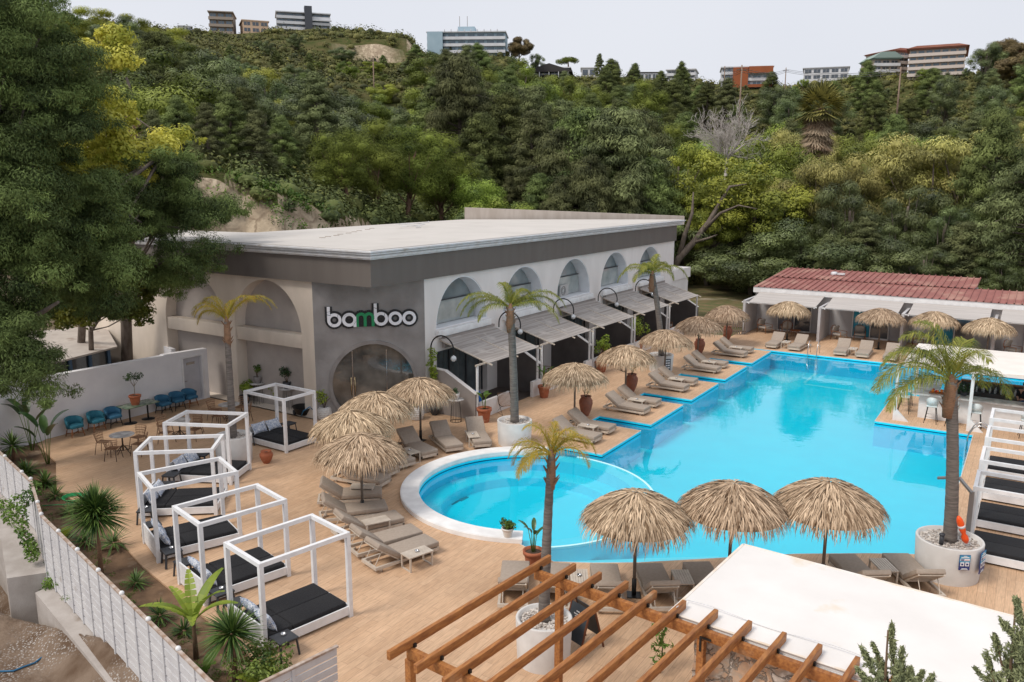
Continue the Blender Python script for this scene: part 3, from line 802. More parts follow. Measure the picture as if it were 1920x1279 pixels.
# ------------------------------------------------------------------ bungalow row with red sheet roof
bun = thing('bungalow_row', 'low white bungalow row with red ribbed metal roof at the far end of the pool', 'building', (-16.3, 57.5, 0))
def relb(o): o.parent = bun; o.location = (16.3, -57.5, 0); return o
M_bung = mat('bungalow_white', (.52, .51, .52), (.45, .44, .45), 1.2, .85, .2, 50)
mb = MB(); mb.bb(-16.3, 14, 57.5, 61.5, 0, 2.62); mb.bb(-16.3, -3.2, 61.5, 65.6, 0, 2.9)
relb(mb.build('wall', M_bung))
mb = MB(); mb.bb(-16.4, 14, 57.25, 57.49, 2.55, 2.93)
mb.prism([(57.3, 2.57), (65.7, 2.57), (65.7, 3.42), (57.3, 2.9)], -16.42, -16.32, M=YZ)
relb(mb.build('fascia', M_white))
mb = MB()
def ribs(mb, x0, x1, y0, z0, y1, z1, pitch=.40):
    x = x0
    prof = [(0, 0), (.31, 0), (.33, .075), (.37, .075), (.40, 0)]
    k = 0
    while x < x1-.01:
        V = []
        for (dx, dz) in prof: V += [(x+dx, y0, z0+dz), (x+dx, y1, z1+dz)]
        mb.add(V, [[2*i, 2*i+2, 2*i+3, 2*i+1] for i in range(4)], .5); x += pitch; k += 1
ribs(mb, -16.4, 14, 57.2, 2.94, 61.8, 3.22)
ribs(mb, -16.3, -3.1, 61.5, 3.26, 65.9, 3.53)
mb.add([(-16.4, 57.2, 2.935), (14, 57.2, 2.935), (14, 61.8, 3.215), (-16.4, 61.8, 3.215)], [[0, 1, 2, 3]])
relb(mb.build('roof', M_corten))
mb = MB(); mb.cyl((-12.5, 63.5, 3.46), (-12.3, 63.8, 3.46), .18); mb.box((-11.9, 63.6, 3.5), (.5, .3, .12))
relb(mb.build('roof_vent', M_gutter))
BX = [-16.2, -11.35, -6.5, -1.65, 3.2, 8.0]
for k, x in enumerate(BX):
    mb = MB(); mb.bb(x-.08, x+.08, 54.6, 57.45, 0, 2.22 if k else 2.3)
    relb(mb.build('partition', M_bung))
for k in range(5):
    x0 = BX[k]; c = x0+2.4
    mb = MB(); V = []; N = 18
    for i in range(N+1):
        f = i/N; yy = 57.22-2.55*f; z = 2.60-.40*f-.03*math.sin(PI*f)
        V += [(x0+.25, yy, z), (x0+4.55, yy, z)]
    F = [[2*i, 2*i+1, 2*i+3, 2*i+2] for i in range(N)]
    mb.add(V, F, .5, True); mb.add([(a, b, z-.02) for a, b, z in V], [f[::-1] for f in F], .5, True)
    t = mb.build('awning', M_awnl); tag(t, ['pale awning over the leftmost bungalow bay', 'pale awning over the second bungalow bay, with pale blue curtains', 'pale awning over the third bungalow bay, behind the big palm', 'pale awning over the fourth bungalow bay from the left', 'pale awning over the rightmost visible bungalow bay'][k], 'awning', 'pale awnings of the bungalow row')
    mb = MB(); mb.bar((x0-.2, 54.72, 2.17), (x0+4.75, 54.72, 2.17), .06, .07)
    for xx in (x0+.3, x0+2.4, x0+4.5): mb.bar((xx, 57.2, 2.54), (xx, 54.55, 2.12), .05, .05)
    mb.build('rafter_frame', M_white, t)
    # sliding window
    xw0, xw1 = x0+1.55, x0+3.75
    mb = MB(); mb.bb(xw0, xw1, 57.42, 57.47, .06, 2.12)
    wn = relb(mb.build('window', mat('bungalow_glass', (.05, .06, .075), (.12, .14, .16), .9, .05, spec=.9)))
    mb = MB()
    for xx in (xw0, (xw0+xw1)/2, xw1): mb.bb(xx-.03, xx+.03, 57.36, 57.415, .06, 2.12)
    mb.bb(xw0, xw1, 57.37, 57.41, .0, .1); mb.bb(xw0, xw1, 57.37, 57.41, 2.1, 2.16)
    mb.build('window_frame', M_white, wn)
    mb = MB(); n_ = 16; V = []
    for i in range(n_+1): V += [(xw0+.05+i*.062, 57.405+.006*math.sin(i*2), .12), (xw0+.05+i*.062, 57.405+.006*math.sin(i*2), 2.05)]
    mb.add(V, [[2*i, 2*i+2, 2*i+3, 2*i+1] for i in range(n_)])
    mb.build('curtain', mat('blue_curtain', (.03, .28, .42), (.05, .36, .52), 3, .8) if k in (1, 2) else mat('grey_curtain', (.16, .18, .22), (.2, .22, .26), 3, .8), wn)

# ------------------------------------------------------------------ white boundary wall with door, shed behind
mb = MB()
mb.prism([(4, 0), (23.9, 0), (23.9, .02), (23.9, 0)][:0] or [(8, -1), (24.35, -1), (24.35, 2.36), (22.1, 2.44), (22.1, 2.4), (8, 2.62)], -32.6, -32.3, holes=[[(23.05, .02), (24.0, .02), (24.0, 2.08), (23.05, 2.08)]], M=YZ)
wl = tag(mb.build('boundary_wall', M_whitewall), 'long white rendered wall behind the blue armchairs', 'wall')
mb = MB(); mb.bb(-32.52, -32.46, 23.06, 23.99, .02, 2.07)
dr = mb.build('door', mat('grey_door', (.50, .50, .53), (.45, .45, .48), 3, .5), wl)
mb = MB(); mb.bb(-32.455, -32.445, 23.3, 23.75, 1.72, 1.84); mb.build('door_plate', M_steel, dr)
mb = MB(); mb.cyl((-32.46, 23.13, 1.0), (-32.38, 23.13, 1.0), .015, n=6); mb.bar((-32.385, 23.13, 1.0), (-32.385, 23.25, 1.0), .02, .02); mb.build('handle', M_steel, dr)
mb = MB()
for a in (22.98, 24.07): mb.bb(-32.3, -32.27, a-.05, a+.05, 0, 2.16)
mb.bb(-32.3, -32.27, 23.03, 24.02, 2.09, 2.16)
mb.build('door_frame', M_white, wl)
shed = thing('shed', 'dark blue shed with big windows and pale sheet roof behind the white wall', 'shed', (-38.5, 21.5, 0))
def rels(o): o.parent = shed; o.location = (38.5, -21.5, 0); return o
mb = MB(); mb.prism([(-41.0, 24.6), (-36.9, 22.3), (-35.6, 18.7), (-38.6, 14.0), (-43, 18)], -.2, 1.1)
rels(mb.build('wall', mat('navy_paint', (.012, .03, .065), (.02, .045, .09), 3, .6)))
RP = [(-41.4, 25.0, 2.45), (-36.6, 22.6, 2.2), (-35.5, 18.75, 2.2), (-38.9, 13.6, 2.2), (-43.5, 17.0, 2.6)]
mb = MB(); mb.add([(x, y, z+.08) for x, y, z in RP]+[(x, y, z) for x, y, z in RP], [[4, 3, 2, 1, 0], [5, 6, 7, 8, 9]]+[[i, (i+1) % 5, (i+1) % 5+5, i+5] for i in range(5)])
rels(mb.build('roof', mat('sheet_roof', (.50, .45, .40), (.42, .37, .33), 1.5, .7, c3=(.3, .24, .2), s3=1.2, t3=.6)))
mb = MB()
P = [(-36.9, 22.3), (-35.75, 18.8), (-38.5, 14.1)]
for a, b in zip(P[:-1], P[1:]):
    a = np.array(a); b = np.array(b)
    for f in ((0, .33, .66, 1) if a[1] > 20 else (.33, .66, 1)):
        p = a+(b-a)*f; mb = MB(); mb.bb(p[0]-.07, p[0]+.07, p[1]-.07, p[1]+.07, 1.1, 2.2); rels(mb.build('window_post', mat('blue_post', (.05, .10, .17), None, 3, .5)))
mb = MB(); mb.bb(-36.95, -36.85, 22.3, 22.4, 2.1, 2.2); rels(mb.build('corner_block', mat('blue_post', (.05, .10, .17), None, 3, .5)))
mb = MB()
for a, b in zip(P[:-1], P[1:]): mb.bar((a[0]-.05, a[1], 1.65), (b[0]-.05, b[1], 1.65), .02, 1.1)
rels(mb.build('window_glass', M_glassdark))
mb = MB(); mb.bar((-33.5, 27.0, .0), (-45, 27.5, 0), .25, 4.6); mb.bar((-37.0, 24.9, 0), (-34.6, 24.2, 0), .2, 4.2)
tag(mb.build('yard_wall', M_whitewall), 'pale low yard wall behind the shed', 'wall')

# ------------------------------------------------------------------ fence of white boards on a concrete kerb
M_board = mat('white_boards', (.62, .61, .61), (.53, .52, .53), 2.5, .6, .1, 30, c3=(.42, .38, .35), s3=1.3, t3=.66)
M_rust = mat('weathered_edge', (.50, .43, .38), (.30, .20, .14), 6, .9)
def fence(name_label, p0, p1, zt0, zt1, zb0, zb1, nper, group=None):
    p0 = np.array(p0); p1 = np.array(p1); L = np.linalg.norm(p1-p0); d = (p1-p0)/L; nn = np.array([-d[1], d[0]])
    t = thing('board_fence', name_label, 'fence', (p0[0], p0[1], 0), math.atan2(d[1], d[0]), group)
    for i in range(nper):
        a, b = L*i/nper, L*(i+1)/nper
        za = zt0+(zt1-zt0)*i/nper; zb = zt0+(zt1-zt0)*(i+1)/nper
        ba = zb0+(zb1-zb0)*i/nper; bb_ = zb0+(zb1-zb0)*(i+1)/nper
        mb = MB(); nb = 9
        for j in range(nb):
            f0, f1 = j/nb+.011, (j+1)/nb-.011
            z00, z01 = ba+(za-ba)*f0, ba+(za-ba)*f1; z10, z11 = bb_+(zb-bb_)*f0, bb_+(zb-bb_)*f1
            y0, y1 = -.012, .012
            V = [(a+.03, y0, z00), (b-.03, y0, z10), (b-.03, y0, z11), (a+.03, y0, z01), (a+.03, y1, z00), (b-.03, y1, z10), (b-.03, y1, z11), (a+.03, y1, z01)]
            mb.add(V, [[0, 1, 2, 3], [5, 4, 7, 6], [3, 2, 6, 7], [4, 5, 1, 0], [4, 0, 3, 7], [1, 5, 6, 2]], random.random())
        mb.build('panel', M_board, t)
        mb = MB(); mb.bar((a, 0, za+.02), (b, 0, zb+.02), .07, .04); mb.build('top_rail', M_rust, t)
        if i < 100:
            mb = MB(); mb.bb(a-.03, a+.03, -.035, .035, ba, za+.0); mb.build('post', M_board, t)
            if i % 2 == 0:
                mb = MB(); mb.ball((a, .0, za+.06), .055, 8, 6); mb.build('post_cap', M_white, t)
    return t
fence('long fence of white boards beside the planting bed', FN[3], FN[4], 1.5, 1.5, -.32, -.32, 14)
fence('taller end section of white board fence with a creeper hanging on it', FN[1], (FN[2][0]+.0, FN[2][1]), 1.45, 1.45, -.05, -.05, 5)
fence('short link of white board fence at the step in the kerb', FN[2], FN[3], 1.5, 1.48, -.05, -.3, 3)
for o in [bpy.data.objects[-1]]: pass
fence('far left section of white board fence in front of the spiky plants', FN[0], FN[1], 1.4, 1.42, -.05, -.05, 4)
fp0 = G(455, 1300, 1.5); fp1 = G(633, 1213, 1.5)
fence('short white board fence ending in the bottom of the view', (fp0[0], fp0[1]), (fp1[0], fp1[1]), 1.5, 1.5, 0, 0, 2)
mb = MB()
d = unit(np.array(FN[4])-np.array(FN[3])); nn = np.array([d[1], -d[0]])
a = np.array(FN[3]); b = np.array(FN[4])
mb.prism([tuple(a+d*.2-nn*.1), tuple(b-nn*.1), tuple(b+nn*.42), tuple(a+nn*.42+d*.4)][::-1], -1.7, -.33)
a2 = np.array(FN[0]); b2 = np.array(FN[3])
mb.prism([tuple(a2), tuple(np.array(FN[1])), tuple(np.array(FN[2])), tuple(b2), tuple(b2+np.array([-.55, -.75])), tuple(np.array(FN[2])+np.array([-.3, -.85])), tuple(np.array(FN[1])+np.array([-.2, -.85])), tuple(a2+np.array([-.2, -.9]))][::-1], -1.8, -.06)
tag(mb.build('concrete_kerb', mat('kerb_concrete', (.45, .41, .38), (.36, .32, .29), 2, .9, .4, 30, c3=(.25, .2, .16), s3=1.4, t3=.64)), 'long pale concrete kerb under the white board fence', 'kerb')
# ------------------------------------------------------------------ leaf and blade helpers
def leaf_quads(centers, normals, dirs, length, width, bend=0.0):
    c = np.asarray(centers); n_ = np.asarray(normals); d = np.asarray(dirs)
    d = d-(d*n_).sum(1, keepdims=True)*n_
    d /= np.linalg.norm(d, axis=1, keepdims=True)+1e-9
    s = np.cross(n_, d)
    L = np.broadcast_to(length, (len(c),))[:, None]; W = np.broadcast_to(width, (len(c),))[:, None]
    a = c-d*L*.5; b = c+s*W*.5+n_*bend; e = c+d*L*.5; f = c-s*W*.5+n_*bend
    V = np.stack([a, b, e, f], 1).reshape(-1, 3)
    F = np.arange(len(c)*4).reshape(-1, 4)
    return V, F
def rdir(n, rng):
    v = rng.normal(size=(n, 3)); return v/np.linalg.norm(v, axis=1, keepdims=True)
def leaves(mb, c, rad, n, L, W, rng=RNG, shell=.5, out=.5, droop=0.0, v=(.0, 1.0), vc=None, core=True, jl=.4):
    """fill an ellipsoidal clump with small leaf faces, mostly near its surface"""
    c = np.asarray(c, float); rad = np.broadcast_to(np.asarray(rad, float), (3,))
    u = rdir(n, rng); r = shell+(1.05-shell)*rng.random(n)**.7
    p = c+u*rad*r[:, None]
    nn = unit_rows(u*out+rdir(n, rng)*(1-out)+np.array([0, 0, .25]))
    dd = unit_rows(u*.7+rdir(n, rng)*.7+np.array([0, 0, -droop]))
    l = L*(1+jl*(rng.random(n)-.5)*2); w_ = W*(1+jl*(rng.random(n)-.5)*2)
    V, F = leaf_quads(p, nn, dd, l, w_)
    base = rng.random() if vc is None else vc
    vv = np.clip(v[0]+(v[1]-v[0])*(.68*base+.32*rng.random(n)), 0, 1)
    mb.add(V, F, vv)
    if core:
        k = 6; mb.ball(c, 1, 7, 5, val=float(v[0]+(v[1]-v[0])*base*.8), sc=tuple(rad*shell*.68))
def unit_rows(a): return a/(np.linalg.norm(a, axis=1, keepdims=True)+1e-9)

M_thatch = mat('dry_palm_thatch', (.17, .105, .06), (.76, .575, .40), attr=True, rough=.9, spec=.15, rand=.12)
M_pole = mat('grey_wood_pole', (.13, .105, .085), (.19, .155, .13), 9, .85, .3, 30)

# ------------------------------------------------------------------ thatched parasols
def make_umbrella():
    t = thing('thatched_parasol', 'x', 'parasol', (0, 0, 0))
    mb = MB(); mb.cyl((0, 0, .35), (0, 0, 2.35), .042, n=10); mb.build('pole', M_pole, t)
    mb = MB(); mb.cyl((0, 0, .01), (0, 0, .42), .058, n=10); mb.box((0, 0, .012), (.34, .34, .02)); mb.build('socket', M_black, t)
    rng = np.random.default_rng(5)
    R = 1.28
    def surf(r): return 2.50-.17*(r/R)-.40*(r/R)**2.1
    mb = MB()
    mb.lathe([(R*1.0, surf(R)-.10), (R*.98, surf(R)-.04), (R*.8, surf(R*.8)-.06), (R*.55, surf(R*.55)-.05), (R*.25, surf(R*.25)-.05), (.03, 2.47)], n=40, val=.4, cap0=False)
    mb.lathe([(R*.97, surf(R)-.10), (R*.6, surf(R*.6)-.17), (.03, 2.3)], n=30, val=.4, cap0=False)
    Vs = []; vals = []
    def blade(r0, th, L, wd, lift, drop, hv, sw):
        ct, st_ = math.cos(th), math.sin(th)
        segs = 3; pts = []
        rr_ = r0; z = surf(r0)+lift; sl = math.atan2(surf(r0+.05)-surf(r0), .05)
        for k in range(segs+1):
            f = k/segs
            pts.append((rr_, th+sw*f, z))
            a = sl+.10-drop*f
            rr_ += L/segs*math.cos(a); z += L/segs*math.sin(a)
        P = [np.array([p[0]*math.cos(p[1]), p[0]*math.sin(p[1]), p[2]]) for p in pts]
        s = np.array([-st_, ct, rng.uniform(-.5, .5)])
        ws = [wd*.6, wd, wd*.8, wd*.08]
        V = []
        for p, w_ in zip(P, ws): V += [p-s*w_/2, p+s*w_/2]
        mb.add(V, [[0, 1, 3, 2], [2, 3, 5, 4], [4, 5, 7, 6]], hv)
    nl = 13
    for li in range(nl):
        f = 1-li/(nl-1)          # bottom rings first
        r0 = .02+f*(R-.12)
        n_ = int(26+f*215)
        for i in range(n_):
            th = 2*PI*(i+rng.random())/n_
            r1 = max(.01, r0+rng.uniform(-.06, .06))
            blade(r1, th, rng.uniform(.30, .50)*(1 if f < .9 else .95), rng.uniform(.018, .036), rng.uniform(.0, .05), rng.uniform(.2, .9) if f < .85 else rng.uniform(.7, 1.6), float(np.clip(rng.normal(.55, .27)-.10*f, 0, 1)), rng.uniform(-.22, .22)*min(1, .35/max(r1, .1)))
    for i in range(420):         # hanging ragged fringe
        th = rng.random()*2*PI
        blade(R-rng.uniform(.0, .12), th, rng.uniform(.28, .52), rng.uniform(.012, .026), -.04, rng.uniform(1.2, 1.75), float(np.clip(rng.normal(.38, .22), 0, 1)), rng.uniform(-.08, .08))
    mb.build('canopy', M_thatch, t)
    return t
UMB = [((-19.77, 24.50), 'thatched parasol nearest the entrance, rightmost of the cluster of four by the round pool'),
       ((-20.85, 21.9), 'thatched parasol second from the entrance in the cluster of four'),
       ((-19.8, 19.3), 'thatched parasol third from the entrance, leftmost of the cluster of four'),
       ((-16.63, 17.75), 'thatched parasol nearest the camera in the cluster of four'),
       ((-15.94, 30.15), 'thatched parasol on the nearest pool bay, beside the tall palm in the white planter'),
       ((-15.76, 34.9), 'thatched parasol on the second pool bay, before a brown urn'),
       ((-15.81, 39.82), 'thatched parasol on the third pool bay, before the planter with a dark notice'),
       ((-15.89, 44.97), 'thatched parasol on the fourth pool bay'),
       ((-15.87, 50.08), 'thatched parasol on the farthest pool bay, left of the bungalow row'),
       ((-12.6, 52.4), 'thatched parasol before the leftmost bungalow bay'),
       ((-7.35, 52.3), 'thatched parasol before the second bungalow bay with blue curtains'),
       ((-4.4, 53.0), 'thatched parasol half hidden behind the top of the big right palm'),
       ((-1.25, 52.8), 'thatched parasol right of the big palm, before the bungalow row'),
       ((-7.54, 17.55), 'thatched parasol on the left of the three at the near pool edge'),
       ((-5.0, 19.3), 'thatched parasol in the middle of the three at the near pool edge'),
       ((-2.72, 21.0), 'thatched parasol on the right of the three at the near pool edge')]
# refine cluster members along their sight lines so that apex sits at 2.5 m
for i, (ax, ay) in {1: (703, 737), 2: (660, 771), 11: (1755, 585), 12: (1857, 597), 14: (1375, 907), 15: (1556, 902), 3: (675, 816), 9: (1480, 566), 10: (1653, 579)}.items():
    UMB[i] = (G(ax, ay, 2.5 if i < 13 else 2.68)[:2], UMB[i][1])
um = make_umbrella()
for i, (p, lb) in enumerate(UMB):
    o = um if i == 0 else dup(um)
    o.location = (p[0], p[1], 0); o.rotation_euler = (random.uniform(-.02, .02), random.uniform(-.02, .02), random.uniform(0, 6)); o['label'] = lb; o['group'] = 'thatched parasols around the pool'
    s = random.uniform(.97, 1.03)
    o.scale = (s, s, 1.07 if i >= 13 else 1.0)

# ------------------------------------------------------------------ sun loungers
def make_lounger():
    t = thing('sun_lounger', 'x', 'sun lounger')
    W = .72
    mb = MB()
    for y in (-W/2+.03, W/2-.03): mb.bb(-1.0, 1.0, y-.03, y+.03, .10, .18)
    mb.bb(.94, 1.0, -W/2, W/2, .10, .205); mb.bb(-1.0, -.94, -W/2+.06, W/2-.06, .10, .18)
    for x in np.linspace(-.2, .85, 8): mb.bb(x-.04, x+.04, -W/2+.061, W/2-.061, .15, .195)
    mb.build('frame', M_frame, t)
    for x in (-.8, .8):
        for y in (-.28, .28): mb = MB(); mb.cyl((x, y-.03, .05), (x, y+.03, .05), .05, n=8); mb.build('wheel', M_frame, t)
    mb = MB(); mb.box((.375, 0, .275), (1.27, W, .145), r=.028, seg=2); mb.build('seat_cushion', M_taupe, t)
    a = math.radians(36); hx, hz = -.27, .235
    M = np.array([[math.cos(a), 0, math.sin(a)], [0, 1, 0], [-math.sin(a), 0, math.cos(a)]])
    L = .80
    off = M @ np.array([-L/2, 0, .055])
    mb = MB(); mb.box((hx+off[0], 0, hz+off[2]), (L, W, .135), M=M, r=.028, seg=2); mb.build('back_cushion', M_taupe, t)
    mb = MB()
    for y in (-W/2+.05, W/2-.05):
        p = M @ np.array([0, 0, -.03]); q_ = M @ np.array([-L+.02, 0, -.03]); mb.bar((hx+p[0], y, hz+p[2]), (hx+q_[0], y, hz+q_[2]), .035, .03, up=(0, 1, 0))
    for s in np.linspace(.1, .75, 5):
        p = M @ np.array([-s, 0, -.03]); mb.bar((hx+p[0], -W/2+.05, hz+p[2]), (hx+p[0], W/2-.05, hz+p[2]), .05, .015)
    p = M @ np.array([-.55, 0, -.05])
    pts = [(hx+p[0], -.24, hz+p[2]), (-.93, -.24, .2), (-.96, -.2, .17), (-.96, .2, .17), (-.93, .24, .2), (hx+p[0], .24, hz+p[2])]
    mb.tube(pts, .011, n=6)
    mb.build('back_support', M_frame, t)
    return t
lg = make_lounger(); LG = []
def lounger(x, y, rz, label, group):
    o = lg if not LG else dup(lg)
    LG.append(o); o.location = (x, y, 0); o.rotation_euler = (0, 0, rz); o['label'] = label; o['group'] = group; return o
def make_side():
    t = thing('side_table', 'x', 'side table')
    mb = MB(); mb.bb(-.38, .38, -.22, .22, .385, .40)
    for k in range(7): mb.bb(-.38, .38, -.22+k*.063, -.22+k*.063+.052, .4005, .415)
    mb.build('table_top', M_frame, t)
    for x in (-.34, .34):
        mb = MB()
        for y in (-.2, .2): mb.bb(x-.02, x+.02, y-.02, y+.02, 0, .385)
        mb.bb(x-.02, x+.02, -.18, .18, 0, .03); mb.build('leg', M_frame, t)
    return t
sdt = make_side(); SD = []
def sidetable(x, y, rz, label, ash=True, group='cream side tables between the loungers'):
    o = sdt if not SD else dup(sdt)
    SD.append(o); o.location = (x, y, 0); o.rotation_euler = (0, 0, rz); o['label'] = label; o['group'] = group
    if ash: ashtray(x, y, .416, label)
    return o
ASH = []
def ashtray(x, y, z, lab):
    if not ASH:
        mb = MB(); mb.lathe([(.045, 0), (.055, .005), (.06, .04), (.05, .04), (.045, .012), (.001, .01)], n=16); o = mb.build('ashtray', M_steel)
    else:
        o = ASH[0].copy(); COL.objects.link(o)
    ASH.append(o); o.location = (x, y, z)
    s = lab.split(',')[0]
    wd_ = ('steel ashtray on the '+s.replace('small ', '').replace('charcoal ', '').replace('grey slatted ', '').replace('cream ', '')).split(' ')
    tag(o, ' '.join(wd_[:16]), 'ashtray', 'steel ashtrays on the small tables')
    return o
for k in range(5):
    y = 27.98+4.8*k
    nm = ['nearest', 'second', 'third', 'fourth', 'farthest'][k]
    lounger(-14.72, y, -.02, 'beige sun lounger on the %s pool bay, the one nearer the camera' % nm, 'beige loungers in pairs on the pool bays')
    lounger(-14.78, y+1.38, .02, 'beige sun lounger on the %s pool bay, the one behind the side table' % nm, 'beige loungers in pairs on the pool bays')
    sidetable(-14.55, y+.72, 0, 'cream side table between the pair of loungers on the %s pool bay' % nm)
for k, x in enumerate((-13.2, -11.8, -9.25, -8.0, -6.55, -3.9, -2.4)):
    lounger(x, 51.5, -PI/2+random.uniform(-.05, .05), ['leftmost beige lounger in the row before the bungalows', 'second lounger from the left before the bungalows, left of the pool ladder', 'third lounger from the left before the bungalows, right of the pool ladder', 'fourth lounger from the left before the bungalows', 'fifth lounger from the left before the bungalows, left of the big palm', 'sixth lounger before the bungalows, mostly behind the palm crown', 'seventh lounger before the bungalows, mostly hidden by the bar roof'][k], 'beige loungers before the bungalow row')
for k, x in enumerate((-12.5, -8.62, -5.8)):
    sidetable(x, 51.3, PI/2, ['cream side table left of the pool ladder before the bungalows', 'cream side table between the third and fourth loungers before the bungalows', 'cream side table next to the palm crown before the bungalows'][k])
def two(foot, head):
    f = np.array(foot); h = np.array(head); d = f-h; an = math.atan2(d[1], d[0]); c = f-unit(d)*1.0
    return c[0], c[1], an
fan = [((-17.08, 24.9), (-18.5, 26.3), 'beige lounger nearest the tall white palm planter, right end of the fan round the pool'),
       ((-17.71, 23.95), (-19.3, 25.0), 'beige lounger right of the parasol pole, second in the fan round the round pool'),
       ((-18.05, 22.88), (-19.9, 23.6), 'beige lounger left of the parasol pole, third in the fan round the round pool'),
       ((-18.08, 21.65), (-19.95, 22.1), 'beige lounger fourth in the fan, half under the thatch'),
       ((-17.95, 20.70), (-19.9, 20.75), 'beige lounger fifth in the fan, mostly under the nearest thatch'),
       ((-17.55, 19.85), (-19.5, 19.6), 'beige lounger sixth in the fan, just behind the nearest parasol pole'),
       ((-16.95, 18.98), (-18.5, 17.6), 'beige lounger seventh in the fan, above the table with an ashtray'),
       ((-16.07, 18.18), (-17.4, 16.6), 'beige lounger crossing behind the pole of the nearest parasol'),
       ((-15.2, 17.77), (-16.1, 15.9), 'beige lounger third from the near end of the fan'),
       ((-14.14, 17.27), (-14.94, 15.35), 'beige lounger second from the near end of the fan'),
       ((-13.36, 16.95), (-13.97, 15.04), 'beige lounger at the near end of the fan, beside the cream table')]
for f, h, lb in fan: lounger(*two(f, h), lb, 'beige loungers fanned round the round pool')
sidetable(-17.75, 25.2, 2.35+PI, 'cream side table between the two loungers nearest the palm planter')
sidetable(-18.55, 22.35, -.3, 'cream side table half hidden under the thatch by the third lounger')
sidetable(-17.55, 18.75, .55, 'cream side table between the sixth and eighth loungers of the fan')
sidetable(-15.35, 16.9, 1.1, 'bare cream side table between two loungers near the fan end', ash=False)
sidetable(-13.03, 15.9, 1.28, 'cream side table standing free at the near end of the fan')
front = [((-10.63, 17.0), (-9.6, 15.2), 'leftmost beige lounger at the near pool edge, left of the timber beams'),
         ((-9.69, 17.45), (-8.7, 15.65), 'second beige lounger from the left at the near edge, behind the palm trunk'),
         ((-8.63, 18.08), (-7.52, 16.26), 'third beige lounger from the left at the near edge, left of the parasol pole'),
         ((-7.67, 18.73), (-6.5, 17.05), 'fourth beige lounger from the left at the near edge, right of the parasol pole'),
         ((-6.66, 19.48), (-5.5, 17.85), 'fifth beige lounger from the left at the near edge, cut off by the white roof'),
         ((-3.56, 22.0), (-2.4, 20.35), 'beige lounger left of the slatted table near the right planter'),
         ((-2.37, 22.82), (-1.3, 21.1), 'beige lounger at the right end of the near edge, against the white planter')]
for f, h, lb in front: lounger(*two(f, h), lb, 'beige loungers along the near pool edge')
sidetable(-8.78, 17.0, 2.1, 'grey slatted side table with an ashtray behind the timber beams')
sidetable(-6.6, 18.35, 2.15, 'grey slatted side table left of the white roof', ash=False)
sidetable(-2.5, 21.75, 2.15, 'grey slatted side table beside the right planter', ash=False)
for o in SD[-3:]:
    pass

# ------------------------------------------------------------------ white framed day beds
M_pillow = None
def pillow_mat():
    m = bpy.data.materials.new('blue_white_print'); m.use_nodes = True; nt = m.node_tree; L = nt.links; b = nt.nodes['Principled BSDF']; b.inputs['Roughness'].default_value = .9
    tc = nd(nt, 'ShaderNodeTexCoord'); v = nd(nt, 'ShaderNodeTexNoise'); v.inputs['Scale'].default_value = 15; v.inputs['Detail'].default_value = 3; v.inputs['Distortion'].default_value = 1.2; L.new(tc.outputs['Object'], v.inputs[0])
    cr = nd(nt, 'ShaderNodeValToRGB'); cr.color_ramp.elements[0].position = .44; cr.color_ramp.elements[0].color = (.70, .71, .73, 1); cr.color_ramp.elements[1].position = .50; cr.color_ramp.elements[1].color = (.10, .17, .32, 1)
    e = cr.color_ramp.elements.new(.60); e.color = (.60, .63, .68, 1)
    L.new(v.outputs['Fac'], cr.inputs[0]); L.new(cr.outputs[0], b.inputs['Base Color']); return m
M_pillow = pillow_mat()
M_white2 = mat('white_timber', (.80, .80, .81), (.72, .72, .73), 5, .5, .15, 60)
